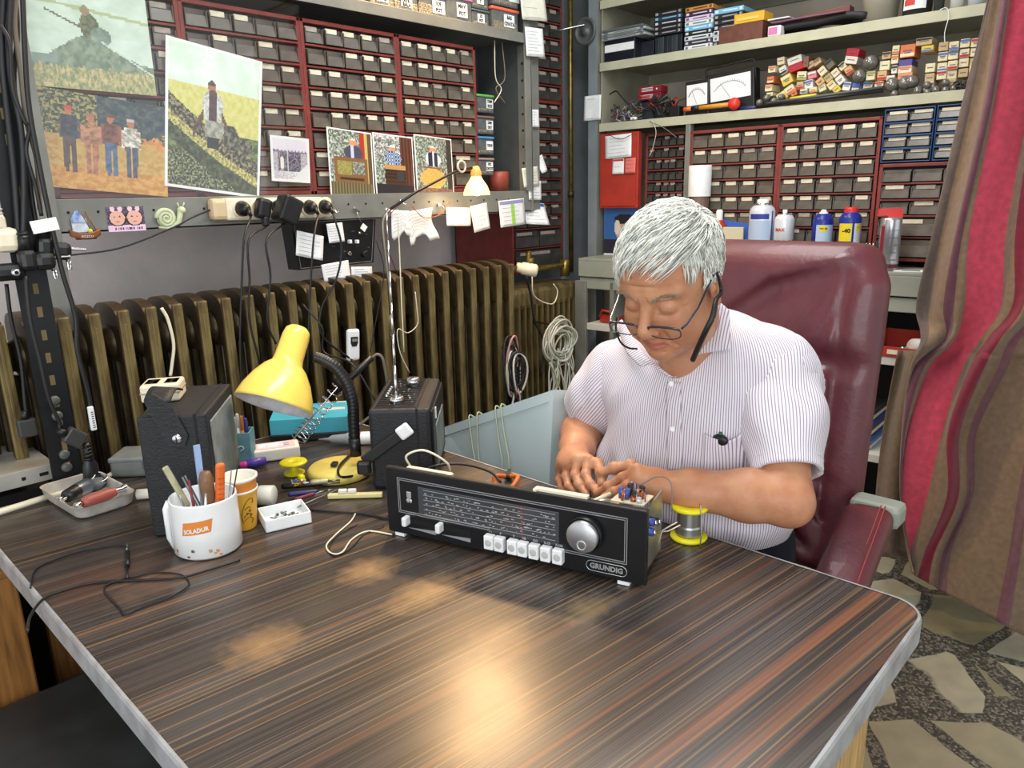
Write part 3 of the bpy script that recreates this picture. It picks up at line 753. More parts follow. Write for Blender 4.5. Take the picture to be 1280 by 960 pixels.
print_at('photo_print', 'small faded photo print of a shop front with a striped awning', 'photo print', img_shop, (335, 168), (383, 171), (340, 226), 2.086, border=.07, nx=34)
GR = 'photo prints leaning on the ledge'
for k, (tl, tr, bl, wh) in enumerate((((400, 157), (455, 161), (414, 245), 'leaning photo print of a man in a dark suit behind a wooden radio'),
                                      ((457, 164), (506, 167), (471, 245), 'leaning photo print of a man in a blue checked shirt, middle of three'),
                                      ((507, 166), (553, 169), (522, 245), 'leaning photo print of a man in a dark vest behind a light wooden radio'))):
    print_at('photo_print', wh, 'photo print', radio_photo(k), tl, tr, bl, 2.074, 2.094, border=.03, nx=44, group=None, th=.003)

m_glass = bpy.data.materials.new('thin_glass'); m_glass.use_nodes = True
nt = m_glass.node_tree; nt.nodes.remove(nt.nodes['Principled BSDF']); g1 = nt.nodes.new('ShaderNodeBsdfTransparent'); g2 = nt.nodes.new('ShaderNodeBsdfGlossy'); g2.inputs['Roughness'].default_value = .02
lw0 = nt.nodes.new('ShaderNodeLayerWeight'); pw = nt.nodes.new('ShaderNodeMath'); pw.operation = 'POWER'; pw.inputs[1].default_value = 4; nt.links.new(lw0.outputs['Facing'], pw.inputs[0]); fr = nt.nodes.new('ShaderNodeMath'); fr.operation = 'ADD'; fr.inputs[1].default_value = .05; nt.links.new(pw.outputs[0], fr.inputs[0]); mx = nt.nodes.new('ShaderNodeMixShader')
nt.links.new(fr.outputs[0], mx.inputs[0]); nt.links.new(g1.outputs[0], mx.inputs[1]); nt.links.new(g2.outputs[0], mx.inputs[2]); nt.links.new(mx.outputs[0], nt.nodes['Material Output'].inputs[0])
mb = MB(); xg = onY(385, 150, 2.083).x; mb.bx(.58, xg, 2.081, 2.083, 1.385, 1.93, m_glass); solo('glass_pane', mb, 'upright clear glass pane in front of the large photo prints', 'glass pane')

# ---- socket strip with plugs
def up_bar(p, q):     # frame from p to q along the ledge
    return quad_frame(p, q, p+Vector((0, 0, 1)))[0]
pl_, pr_ = onY(268, 262, 2.05), onY(410, 259, 2.05)
ss = thing('socket_strip', 'cream six way socket strip screwed to the steel ledge', 'socket strip', up_bar(pl_, pr_))
L = (pr_-pl_).length
mb = MB(); mb.box((0, 0, 0), (L*.86, .042, .062), m_cream_pl, .008); part('housing', mb, ss)
mb = MB(); mb.box((-L/2+.012, .002, 0), (.05, .038, .06), m_beige, .012); part('end_cap', mb, ss, 'beige end cap'); mb = MB(); mb.box((L/2-.008, .001, 0), (.03, .04, .062), m_cream_pl, .012); part('end_cap', mb, ss)
sk = MB(); sk.lathe([(.0, .002), (.021, .002), (.022, -.004), (.026, -.005), (.027, 0), (.0275, .004)], m_cream_pl, (0, 0, 0), 22, (0, 1, 0)); sk.lathe([(0, -.0012), (.0215, -.0012)], m_beige, (0, 0, 0), 22, (0, 1, 0))
for s in (-1, 1): sk.cyl((s*.0095, -.0022, 0), (s*.0095, .002, 0), .0032, m_hole, seg=8)
skm = sk.mesh('socket')
socks = [297, 319, 342, 362, 381, 400]; SX = []
for px in socks:
    P = ss.matrix_world.inverted() @ onY(px, 260, 2.05); SX.append(P.x); part('socket', skm, ss, None, T(P.x, -.0225, 0))
def cable(pts, r=.0032, m=None, n=6): b = MB(); b.tube(smooth_path(pts, n), r, m or m_cable, 8); return b
def plug(label, i, kind, cpts, group=None):
    W = ss.matrix_world @ T(SX[i], -.022, 0)
    o = thing('power_plug' if kind != 'block' else 'power_adapter', label, 'power plug' if kind != 'block' else 'power adapter', W, group); b = MB()
    if kind == 'round':
        b.lathe([(0, 0), (.0195, 0), (.0195, .018), (.013, .030), (.008, .036), (0, .037)], m_bplast, (0, 0, 0), 20, (0, -1, 0)); b.cyl((0, -.033, 0), (.006, -.04, -.02), .005, m_bplast); s0 = Vector((.006, -.04, -.02))
    elif kind == 'angled':
        b.box((.0, -.022, 0), (.042, .036, .058), m_bplast, .010, Matrix.Rotation(.25, 3, 'Y')); b.box((.0, -.03, -.035), (.018, .02, .03), m_bplast, .006); s0 = Vector((0, -.03, -.05))
    else:
        b.box((.012, -.034, -.006), (.062, .058, .078), m_bplast, .008, Matrix.Rotation(.45, 3, 'Y')); b.box((.0, -.003, 0), (.04, .01, .04), m_bplast, .004); s0 = Vector((0, -.03, -.045))
    part('plug_body', b, o)
    inv = W.inverted(); pts = [s0]+[inv @ p for p in cpts]
    part('cable', cable(pts), o)
def hang(pxs, D): return [onY(px, py, D) for px, py in pxs]
plug('black round plug in the leftmost socket of the cream strip', 0, 'round', hang(((305, 300), (302, 360), (300, 430), (303, 500)), 1.93))
plug('flat angled black plug in the second socket of the cream strip', 1, 'angled', hang(((311, 300), (312, 350), (312, 400), (325, 455)), 1.93))
plug('bulky black power adapter block tilted in the third socket', 2, 'block', hang(((333, 300), (338, 345), (334, 400), (345, 430)), 1.93))
plug('black round plug in the fifth socket of the cream strip', 4, 'round', hang(((392, 300), (388, 360), (386, 400), (384, 470)), 1.93))
plug('black round plug in the rightmost socket with its cable looping down right', 5, 'round', hang(((418, 272), (427, 310), (420, 350), (402, 385), (403, 420), (440, 450)), 1.93))
mb = cable([onY(264, 262, 2.05), onY(240, 272, 2.04), onY(215, 285, 2.03), onY(150, 310, 2.03), onY(80, 320, 2.03)], .0022); solo('thin_black_cable', mb, 'thin black cable sagging left from the cream socket strip', 'cable')

# ---- ornaments on the ledge face
def ledge_fr(px, py): p = onY(px, py, 2.069); return T(p.x, p.y, p.z)
m_wood = mat('varnished_wood', (134, 84, 48), .35, var=.3, vscale=40)
m_sailb = mat('blue_sail', (84, 120, 206), .4, var=.3, vscale=60, var2=(190, 205, 226)); m_sailw = mat('white_sail', (206, 216, 224), .4, var=.2, vscale=80)
sb_ = thing('sailboat_magnet', 'small sailboat fridge magnet with blue sail and brown hull on the ledge', 'magnet', ledge_fr(105, 284))
mb = MB(); mb.sheet(lambda u, v: ((u-.5)*.072*(1-.25*v*0), -.012*math.sin(math.pi*u)-.002, -.030+.016*v+.010*(2*u-1)**2), 12, 4, m_wood, .004); mb.box((0, -.004, -.022), (.05, .006, .016), m_wood, .003)
text_into(mb, 'POZCU', .008, m_white, T(0, -.0160, -.0225) @ UP); part('hull', mb, sb_)
mb = MB(); mb.prism([(-.028, -.012), (.010, -.012), (.006, .02), (-.016, .04), (-.028, .022)], -.006, -.003, m_sailw); mb.prism([(-.028, .012), (.004, .012), (-.012, .042), (-.026, .028)], -.008, -.006, m_sailb); part('sail', mb, sb_)
mb = MB(); mb.cyl((.006, -.006, .038), (.026, -.006, -.012), .0012, m_wood); mb.cyl((-.001, -.006, .03), (.014, -.006, -.012), .0012, m_wood); mb.ball((.010, -.008, -.010), .006, mat('yellow_dot', (206, 200, 90), .5)); part('mast', mb, sb_)
m_pink = (214, 176, 206)
def img_faces(u, v):
    n = fbm(u*12, v*12); c = mixc((56, 48, 62), (110, 90, 120), .5+n*1.2)
    if v < .26: c = (222, 190, 214)
    for cu in (.27, .73):
        if blob(u, v, cu, .53, .24, .34): c = (40, 36, 44)
        if blob(u, v, cu, .55, .20, .30): c = (216, 168, 150)
        if blob(u, v, cu-.07, .60, .025, .03) or blob(u, v, cu+.07, .60, .025, .03): c = (70, 50, 50)
        if blob(u, v, cu, .40, .06, .03): c = (196, 96, 100)
        for s in (-.1, .1):
            if blob(u, v, cu+s, .92, .06, .13): c = (226, 190, 200)
    if v < .22: c = (222, 190, 214)
    if .08 < v < .16 and .15 < u < .95 and fbm(u*60, 3) > 0: c = (90, 60, 90)
    return c
me = print_sheet('photo_magnet', .092, .062, img_faces, 46, 31); p = onY(160, 289, 2.068); o = link(bpy.data.objects.new('photo_magnet', me)); o.matrix_world = T(p.x, p.y, p.z); tag(o, 'small pink photo magnet with two round baby faces on the ledge', 'magnet')
m_snail = mat('pale_green_glazed_clay', (196, 204, 168), .35, var=.12, vscale=40)
mb = MB()
pts = []; rr = []
for k in range(60):
    a = k/59*5*math.pi; r_ = .0035+.0205*k/59; pts.append((r_*math.cos(a)-.008, -.006-.006*(1-k/59), r_*math.sin(a))); rr.append(.0025+.0045*k/59)
mb.tube(pts, .004, m_snail, 8, rr=rr); mb.tube([(-.03, -.006, -.022), (.0, -.007, -.026), (.024, -.007, -.012), (.031, -.008, .012), (.034, -.008, .020)], .006, m_snail, 10, rr=[.003, .006, .008, .008, .009])
mb.ball((.035, -.008, .020), .011, m_snail); mb.ball((-.008, -.004, 0), .024, m_snail, sc_=(1, .25, 1))
for s in (-.004, .006): mb.cyl((.034+s, -.008, .028), (.034+s*1.8, -.008, .040), .002, m_snail)
solo('snail_ornament', mb, 'pale green clay snail ornament on the ledge left of the socket strip', 'ornament', ledge_fr(210, 273))

# ---- paper slips
def slip(label, px, py, wpx, hpx, D, rot=0., m=None, head=None, torn=False, curl=.004, nl=6, B=False, hl=False):
    """paper slip centred at the pixel on the plane, size in pixels of that plane"""
    if B: c = FB @ onB(px, py, D); a = FB @ onB(px-wpx/2, py, D); e = FB @ onB(px+wpx/2, py, D); h_ = (FB @ onB(px, py-hpx/2, D)-FB @ onB(px, py+hpx/2, D)).length; base = FB.copy()
    else: c = onY(px, py, D); a = onY(px-wpx/2, py, D); e = onY(px+wpx/2, py, D); h_ = (onY(px, py-hpx/2, D)-onY(px, py+hpx/2, D)).length; base = Matrix.Identity(4)
    w_ = (e-a).length; base.translation = c
    b = MB(); ph = rnd(0, 6)
    def f(u, v):
        x = (u-.5)*w_; z = (v-.5)*h_
        if torn: z -= (1-v)*h_*(.16*math.sin(u*7+ph)+.06*math.sin(u*19)); x += (.10*w_*math.sin(v*5+ph))*(u > .8)
        return (x, -curl*(.3+abs(math.sin(u*2.2+ph)))*(1-v)-.0008, z)
    b.sheet(f, 8, 8, m or m_white, .0003)
    for k in range(nl):
        v = .86-.78*k/max(1, nl-1)*(1 if not torn else .75); u0 = rnd(.08, .16); u1 = rnd(.55, .92); q = [Vector(f(u0+(u1-u0)*t/24, v+.006*math.sin(t*2.3+k)*rnd(.4, 1.6)))+Vector((0, -.0006, 0)) for t in range(25)]
        b.tube(q, .00045, m_ink, 3, cap=False)
    if head: b.sheet(lambda u, v: Vector(f(.03+u*.94, .84+.13*v))+Vector((0, -.0005, 0)), 8, 2, head)
    if hl: b.sheet(lambda u, v: Vector(f(.45+.14*u, .04+.8*v))+Vector((0, -.0007, 0)), 3, 6, m_inkg)
    solo('paper_slip', b, label, 'paper slip', base @ RY(rot))
Lf = 2.066
slip('torn white note under the ledge, left of the pair at the lamp arm clamp', 501, 279, 24, 32, Lf, 4, torn=True)
slip('torn white note under the ledge, right of the pair at the lamp arm clamp', 526, 280, 34, 36, Lf, -6, torn=True)
slip('wide white note hanging from the ledge just left of the lit lamp', 573, 271, 31, 23, Lf, 3)
slip('white note tilted on the ledge right under the lit lamp', 600, 272, 21, 33, Lf, -8)
slip('white form with lilac header and green stripe hanging from the ledge end', 640, 266, 32, 33, Lf, -3, head=m_inkl, hl=True)
slip('white form with solid blue header at the right end of the ledge', 667, 267, 25, 27, Lf+.02, 4, head=m_inkb, curl=.03)
slip('large cream paper sheet pinned on the shelf post at the picture top', 665, 3, 30, 46, 2.05, -4, m=m_paperc, nl=4, curl=.01)
slip('narrow white sheet pinned on the shelf post above the corner drawers', 668, 53, 22, 36, 2.05, -3, nl=8)
slip('small square note on the shelf post at mid height', 666.5, 148, 14, 22, 2.068, -2)
slip('grey ruled card low on the shelf post, left one of the overlapping pair', 663, 221, 20, 24, 2.066, -6, m=m_paperc)
slip('white ticket hanging below the grey ruled card on the shelf post', 668, 238, 16, 24, 2.07, 2)
slip('curled white slip sticking out behind the shelf post', 675, 205, 10, 20, 2.10, -20, nl=2, curl=.02)
slip('tiny torn scrap on the dark red corner cabinet', 671, 170, 5, 9, 2.10, 15, nl=1)
slip('blank white slip on the grey post by the pulley wheel', 741, 135, 21, 31, -.014, 0, nl=2, B=True)
slip('large ruled note on the bright red steel panel', 773, 183, 33, 29, -.002, -2, B=True)
slip('small printed flyer with red picture on the bright red steel panel', 773, 208, 14, 19, -.003, 0, head=m_inkr, nl=3, B=True)
slip('pale pink sticker sheet on the bright red steel panel', 788, 207, 13, 19, -.002, 0, m=mat('pink_sticker', (226, 120, 110), .5), nl=4, B=True)

# ---- black chassis panel hung under the ledge
bp_ = thing('black_control_panel', 'black metal control panel with knobs hung under the steel ledge', 'control panel')
def on_p(px, py): return onY(px, py, 2.075)
tl, tr, br, bl = on_p(364, 275), on_p(471, 266), on_p(468, 328), on_p(374, 338)
m_pan = mat('black_enamel_panel', (24, 25, 27), .4, .2, var=.3, vscale=30)
mb = MB(); mb.prism([(bl.x, bl.z), (br.x, br.z), (tr.x, tr.z), (tl.x, tl.z)], 2.08, 2.14, m_pan)
c = .94; cx_, cz_ = (bl.x+tr.x)/2, (bl.z+tr.z)/2; q = [(cx_+(a.x-cx_)*c, 2.079, cz_+(a.z-cz_)*c) for a in (bl, br, tr, tl, bl)]
part('panel', mb, bp_); mb = MB(); mb.tube(q, .0008, mat('engraved_line', (160, 160, 160), .5), 4, cap=False)
for k in range(16): p = on_p(rnd(405, 462), rnd(283, 325)); mb.box((p.x, 2.0795, p.z), (rnd(.004, .012), .001, .0015), m_ink)
part('engraving', mb, bp_)
for px, py, r_, m in ((437, 302, .006, m_white), (446, 302, .006, m_white), (436, 317, .007, m_chrome), (455, 318, .009, m_bplast), (448, 291, .004, m_chrome)):
    p = on_p(px, py); mb = MB()
    if m is m_white: mb.box((p.x, 2.074, p.z), (.010, .014, .012), m, .002)
    else: mb.cyl((p.x, 2.08, p.z), (p.x, 2.066, p.z), r_, m, r1=r_*.9)
    part('knob', mb, bp_)
slip('white note slanting on the black control panel, left of its pair', 386, 307, 34, 31, 2.06, 14, curl=.01)
slip('small white note on the black control panel near the ledge', 419, 291, 20, 24, 2.06, -2, nl=7)
slip('white note hanging below the black control panel, left of its pair', 420, 339, 34, 22, 2.05, -4)
slip('white note hanging below the black control panel, right of its pair', 452, 344, 26, 21, 2.055, 4)
mb = MB(); p = on_p(443, 262); mb.tube([(p.x, 2.065, p.z), (p.x+.004, 2.06, p.z-.025), (p.x+.012, 2.06, p.z-.04)], .0012, m_chrome, 6); mb.box((p.x+.02, 2.058, p.z-.058), (.02, .002, .02), m_white, 0, Matrix.Rotation(.7, 3, 'Y')); mb.box((p.x, 2.062, p.z), (.03, .008, .008), m_chrome, .003, Matrix.Rotation(.4, 3, 'Y'))
solo('tagged_key', mb, 'key with a diamond shaped white tag hanging over the black panel', 'key')
for k, (px, py) in enumerate(((500, 252), (415, 262), (548, 256))):
    mb = MB(); p = onY(px, py, 2.069); mb.tube([(p.x, 2.071, p.z), (p.x, 2.055, p.z), (p.x+.005, 2.05, p.z-.012), (p.x+.012, 2.05, p.z-.004)], .002, m_chrome, 6); mb.cyl((p.x, 2.07, p.z), (p.x, 2.064, p.z), .005, m_chrome)
    solo('small_hook', mb, ('small metal hook on the ledge near the lamp arm clamp', 'small metal hook on the ledge just right of the socket strip', 'small metal hook on the ledge below the rightmost leaning photo')[k], 'hook')
# red and dark wires draped from the hooks
for k, (pts, m, lb) in enumerate(((((500, 255), (487, 270), (478, 300), (488, 320), (497, 345)), m_maroonw, 'maroon wire looping down beside the lamp arm clamp'), (((515, 258), (530, 272), (550, 268), (562, 252)), m_copper, 'reddish wire draped along the ledge under the leaning photos'), (((470, 300), (480, 340), (470, 400), (463, 440)), m_cable, 'black wire hanging in front of the radiator right of the control panel'))):
    solo('loose_wire', cable(hang(pts, 2.05 if k < 2 else 1.93), .0016, m), lb, 'wire')

# ---- plastic boxes on the upper shelf
m_clear = mat('clear_box_plastic', (120, 126, 126), .15, trans=.35, ior=1.2, var=.2, vscale=30)
m_stuffm = mat('small_parts_mix', (150, 140, 120), .5, .3, var=.6, vscale=160, bump=.8, bscale=160)
def pbox(label, px, py, wpx, hpx, D, lid, txt, fill=.4, depth=.10, mfill=None, tx=.5):
    a = onY(px-wpx/2, py, D); e = onY(px+wpx/2, py, D); zb = a.z; h_ = onY(px-wpx/2, py-hpx, D).z-zb; w_ = e.x-a.x
    o = thing('plastic_box', label, 'storage box', T((a.x+e.x)/2, D, zb))
    b = MB(); b.bx(-w_/2*.94, w_/2*.94, 0, depth, 0, h_*.86, m_clear, .004); part('box', b, o)
    b = MB(); b.bx(-w_/2, w_/2, -.004, depth+.004, h_*.86, h_, mat('lid_%d_%d_%d' % lid, lid, .4), .004); part('lid', b, o)
    if fill: b = MB(); b.bx(-w_/2*.88, w_/2*.88, -.0006, depth-.01, .003, h_*fill, mfill or m_stuffm, .006); part('contents', b, o)
    b = MB(); lw = w_*.38; lh = h_*.5; b.box((w_*(tx-.5), -.002, h_*.50), (lw, .001, lh), m_white)
    ls = txt.split('\n')
    for i, t in enumerate(ls): text_into(b, t, lh*.42, m_hole, T(w_*(tx-.5), -.0028, h_*.50+lh*(.5-(i+.5)/len(ls))) @ UP, bold=.0006, sx=.85)
    part('label', b, o)
GD = (62, 66, 70)
zsh = 1.9655
def shelfpx(px, D=2.075): # pixel row of the shelf surface
    lo, hi = -80., 200.
    for _ in range(40):
        mid = (lo+hi)/2
        if onY(px, mid, D).z > zsh: lo = mid
        else: hi = mid
    return lo
for px, wp, hp, lid, tx_, fl, lb, up in ((400, 44, 34, (90, 92, 96), 'TRIM', .5, 'grey lidded storage box, leftmost in view on the top shelf', .5), (462, 50, 34, (150, 140, 120), '', .6, 'tall clear jar like storage box with pale contents on the top shelf', .5),
                                     ((478), 36, 34, GD, 'KUM\nIGNE', .5, 'storage box with a note ending IGNE on the top shelf', .5), (508, 36, 32, GD, 'KUMP\nAYR\nBALA', .5, 'storage box with a three line note on the top shelf', .5),
                                     (540, 40, 33, (110, 190, 214), 'IOE\nPOT', .6, 'storage box with light blue lid and yellowish contents', .7), (574, 34, 36, (214, 120, 168), 'MAVI\nPOT', .2, 'storage box with pink lid and note reading POT', .6),
                                     (601, 22, 22, (86, 96, 96), 'ZK\nPOT', .4, 'small storage box between the pink and orange lidded boxes', .5), (632, 34, 32, (222, 110, 84), 'BAS\nCIVATA', .5, 'storage box with orange lid at the right end of the shelf', .62)):
    if lb.startswith('tall clear jar'): px, wp = 447, 24
    pbox(lb, px, shelfpx(px), wp, hp, 2.075, lid, tx_ or '.', fl, tx=up)
pbox('small dark storage box stacked on top beside the pink lidded box', 600, shelfpx(600)-23, 22, 24, 2.078, GD, 'Z\nT', .3)
pbox('storage box stacked above the orange lidded box', 632, shelfpx(632)-34, 34, 30, 2.078, (88, 110, 112), 'T', .3, tx=.8)
# four small boxes beside the cabinets at the lamp
GS = None
for k, (y0, h_, lid, tx_) in enumerate(((140, 23, (104, 190, 90), 'TRIM\nRIZE'), (167, 23, (128, 100, 96), 'DIM\nDET'), (193, 23, (84, 140, 200), 'TRYS'), (219, 22, (150, 140, 132), 'PIC\nDIYOT'))):
    pbox(('small box with green lid, topmost of the four stacked by the lamp', 'small box with brown lid, second from the top of the stack by the lamp', 'small box with blue lid, third of the stack by the lamp', 'small box with grey lid, lowest of the stack by the lamp')[k], 607, y0+(0 if k else 0), 22, h_, 2.125, lid, tx_, .3, .09, tx=.72)
mb = MB(); p = onY(640, 244, 2.16); mb.lathe([(0, 0), (.04, 0), (.042, .07), (.036, .075), (0, .075)], mat('rust_red_tin', (150, 70, 56), .4, var=.2), (0, 0, 0)); solo('red_tin', mb, 'rust red tin standing on the ledge beside the shelf side panel', 'tin', T(2.215, 2.17, 1.386))
for k in range(2):
    mb = cable([(2.14+.04*k, 2.10, 1.93), (2.13+.05*k, 2.09, 1.8), (2.16-.03*k, 2.09, 1.76), (2.12+.06*k, 2.09, 1.71)], .002, m_cableg if k else m_cream_pl); solo('loose_wire', mb, ('pale wire dangling above the green lidded small box', 'grey brown wire dangling above the green lidded small box')[k], 'wire')

# ---- clip lamp with lit bulb shade
m_lampg = mat('warm_lit_shade', (255, 220, 150), .4, emit=(255, 205, 120), estr=2.2); m_shad = mat('amber_glass_neck', (214, 160, 100), .25, trans=.3, emit=(255, 150, 70), estr=.35)
Lc = onY(596, 244, 1.95)
cl = thing('clip_lamp', 'lit clamp lamp with glowing bell shade on a thin bent arm over the ledge', 'lamp', T(*Lc))
mb = MB(); mb.lathe([(.047, 0), (.046, .012), (.038, .032), (.024, .052), (.017, .066)], m_lampg, (0, 0, 0), 28); part('shade', mb, cl, 'glowing warm shade')
mb = MB(); mb.lathe([(.018, .064), (.020, .074), (.016, .085), (.011, .098), (0, .100)], m_shad, (0, 0, 0), 20); part('lamp_holder', mb, cl)
mb = MB(); mb.ball((0, 0, .022), .024, mat('bulb_lit', (255, 240, 210), .3, emit=(255, 226, 170), estr=14)); part('bulb', mb, cl)
mb = MB(); c0 = onY(577, 208, 1.95)-Lc; mb.tube([(c0.x+.018*math.cos(a), 0, c0.z+.018*math.sin(a)) for a in [k*math.pi/7 for k in range(15)]], .004, m_cream_pl, 8); part('ring_handle', mb, cl)
mb = MB(); ap = [onY(590, 210, 1.95), onY(566, 216, 1.955), onY(520, 240, 1.96), onY(487, 262, 1.97), onY(480, 272, 1.97), onY(479, 290, 1.97), onY(485, 345, 1.97), onY(489, 400, 1.97)]
mb.tube([Vector(p)-Lc for p in ap[:2]+ap[2:4]], .0045, m_bplast, 10); mb.tube(smooth_path([Vector(p)-Lc for p in ap[3:]], 5), .0055, mat('dull_nickel', (140, 134, 120), .35, .8), 10); part('arm', mb, cl)
mb = MB(); p = onY(487, 405, 1.965)-Lc; mb.cyl(p+Vector((0, 0, .03)), p-Vector((0, 0, .02)), .010, m_cableg, r1=.016); mb.box(p-Vector((0, 0, .03)), (.03, .02, .02), m_cableg, .004); part('cord_plug', mb, cl)
pt = bpy.data.lights.new('clip_lamp_light', 'POINT'); pt.energy = .9; pt.color = (1, .72, .42); pt.shadow_soft_size = .03; po = link(bpy.data.objects.new('clip_lamp_light', pt)); po.location = Lc+Vector((0, -.005, -.02))

# ---- thermostat valve, thermometer, cables in front of radiator
mb = MB(); p = onY(652, 335, 1.99); d = Vector((.75, -.55, -.22)).normalized(); mb.lathe([(0, -.02), (.018, -.02), (.020, 0), (.024, .002), (.026, .055), (.022, .062), (0, .062)], m_cream_pl, (0, 0, 0), 24, d)
for k in range(12):
    a = k*math.pi/6; 
mb.box(d*.035+Vector((0, -.0, .025)), (.02, .012, .002), m_ink)
tv = solo('thermostat_valve', mb, 'cream thermostatic radiator valve beside the end of the long radiator', 'valve', T(*p)); mb = MB(); mb.cyl(d*-.02, d*-.02+Vector((-.06, .03, -.05)), .010, m_radd); part('valve_pipe', mb, tv)
p = onY(441, 431, 1.935); th = thing('room_thermometer', 'small white digital thermometer stuck on the radiator front', 'thermometer', T(*p) @ RY(5))
mb = MB(); mb.box((0, 0, 0), (.046, .016, .100), m_white, .008); part('case', mb, th); mb = MB(); mb.prism([(-.013, .006), (-.008, -.004), (.008, -.004), (.013, .006), (.013, .026), (-.013, .026)], -.0095, -.007, m_bplast); mb.box((0, -.010, .016), (.018, .002, .009), mat('lcd_grey', (130, 140, 120), .3)); part('display', mb, th)

# big bundle of hanging cables on the left and their connectors
def P_(pxs, D): return [onY(px, py, D) for px, py in pxs]
bund = [(((5, -20), (2, 60), (8, 130), (18, 220), (24, 310)), 1.80, .0065, m_cable, 'thick black cable, leftmost of the bundle at the picture left'),
        (((14, -20), (12, 80), (26, 160), (30, 230), (29, 305)), 1.79, .0060, m_cable, 'thick black cable curving beside the leftmost one in the bundle'),
        (((18, -20), (22, 40), (18, 110), (34, 200), (42, 260), (50, 300)), 1.81, .0045, m_cable, 'black cable swinging to the three pin plug in the hanging bundle'),
        (((22, -20), (18, 30), (26, 90), (33, 150), (46, 200), (50, 262)), 1.80, .005, m_cableg, 'grey beige cable in the hanging bundle'),
        (((0, 30), (12, 55), (16, 110), (30, 150), (37, 160), (33, 190), (45, 235), (52, 270)), 1.785, .0040, m_cable, 'thin black cable crossing the hanging bundle'),
        (((28, -20), (31, 60), (36, 130), (48, 200), (62, 270), (78, 340), (94, 395), (97, 440), (112, 500), (113, 540)), 1.78, .0050, m_cable, 'long black cable ending in the socket connector above the metal tray'),
        (((8, 355), (14, 400), (26, 450), (31, 500), (33, 515)), 1.84, .0040, m_cable, 'black cable hanging to the connector at the far left')]
for pxs, D, r_, m, lb in bund: solo('hanging_cable', cable(P_(pxs, D), r_, m, 8), lb, 'cable')
def connector(label, px, py, D, kind, rot=0):
    p = onY(px, py, D); o = thing('cable_connector', label, 'plug', T(*p) @ RY(rot)); b = MB()
    if kind == 'schuko':
        b.cyl((0, 0, .05), (0, 0, .01), .009, m_bplast, r1=.014); 
        for k in range(5): b.lathe([(.011, -.002), (.0125, 0), (.011, .002)], m_bplast, (0, 0, .045-k*.008), 14)
        b.box((.0, 0, -.008), (.032, .036, .044), m_bplast, .010); b.box((.03, 0, -.012), (.04, .038, .038), m_bplast, .012)
        part('body', b, o); b = MB()
        b.box((.062, 0, -.006), (.04, .006, .006), m_chrome, .002); b.tube([(.04, -.008, -.03), (.042, -.010, -.05), (.048, -.010, -.05), (.046, -.008, -.03)], .0016, m_chrome, 6); part('pin', b, o)
    elif kind == 'iec':
        b.cyl((0, 0, .06), (0, 0, .02), .006, m_bplast, r1=.010)
        for k in range(5): b.lathe([(.009, -.002), (.011, 0), (.009, .002)], m_bplast, (0, 0, .055-k*.008), 14)
        b.lathe([(.010, .02), (.016, .008), (.018, -.02), (.017, -.05), (0, -.05)], m_bplast, (0, 0, 0), 16, sy=.7)
        b.box((.0, 0, -.035), (.034, .026, .04), m_bplast, .006); part('body', b, o)
    else:
        b.cyl((0, 0, .03), (0, 0, .01), .006, m_bplast, r1=.009); b.box((0, 0, -.008), (.036, .022, .040), mat('dark_grey_plastic', (60, 60, 58), .4), .004); part('body', b, o)
    return o
connector('black three pin plug with chrome earth pin hanging in the cable bundle', 33, 320, 1.785, 'schuko')
connector('black plug with white tape tag behind the bundle plug', 55, 305, 1.80, 'schuko', 8)
connector('black connector hanging over the metal tray from the long cable', 113, 585, 1.765, 'iec')
connector('grey black connector hanging at the far left in front of the radiator', 33, 530, 1.84, 'iec2')
connector('grey connector resting tilted against the black slotted post', 89, 545, 1.76, 'iec2', -50)
solo('hanging_cable', cable(P_(((32, 345), (38, 400), (50, 450), (62, 500), (78, 535)), 1.775), .004, m_cable, 8), 'black cable running down the slotted post to the tilted connector', 'cable')
mb = MB(); mb.box((0, 0, 0), (.05, .003, .026), m_white, .001, Matrix.Rotation(-.15, 3, 'Y')); p = onY(56, 282, 1.775); solo('paper_tag', mb, 'white paper tag wrapped on the cable near the sailboat magnet', 'tag', T(*p))
mb = MB(); mb.box((0, 0, 0), (.012, .008, .055), m_white, .002); [mb.box((.001, -.0045, -.02+k*.005), (.005, .0008, .0016), m_hole) for k in range(8)]; p = onY(115, 523, 1.772); solo('paper_tag', mb, 'long white printed tag on the cable above the metal tray', 'tag', T(*p))
mb = MB(); p = onY(6, 300, 1.80); mb.box((0, 0, 0), (.05, .04, .05), m_cream_pl, .014); mb.box((-.01, 0, .035), (.035, .03, .04), m_cream_pl, .012)
for k in range(3): mb.lathe([(.014, -.002), (.017, 0), (.014, .002)], m_cream_pl, (-.01, 0, .045+k*.008), 14)
solo('cream_plug', mb, 'cream coloured rubber plug at the left picture edge', 'plug', T(*p))
mb = MB(); p = onY(10, 340, 1.80); mb.box((0, 0, 0), (.06, .035, .035), m_bplast, .012); mb.lathe([(.007, 0), (.007, .02), (.004, .02)], m_chrome, (.006, -.02, 0), 12, (0, -1, 0)); solo('black_coupler', mb, 'black coupler with a metal ring below the cream plug', 'plug', T(*p))
solo('white_cable', cable(P_(((202, 385), (210, 400), (217, 430), (215, 455), (213, 470)), 1.92), .0042, m_cream_pl), 'cream cable rising from the socket adapter in front of the radiator', 'cable')

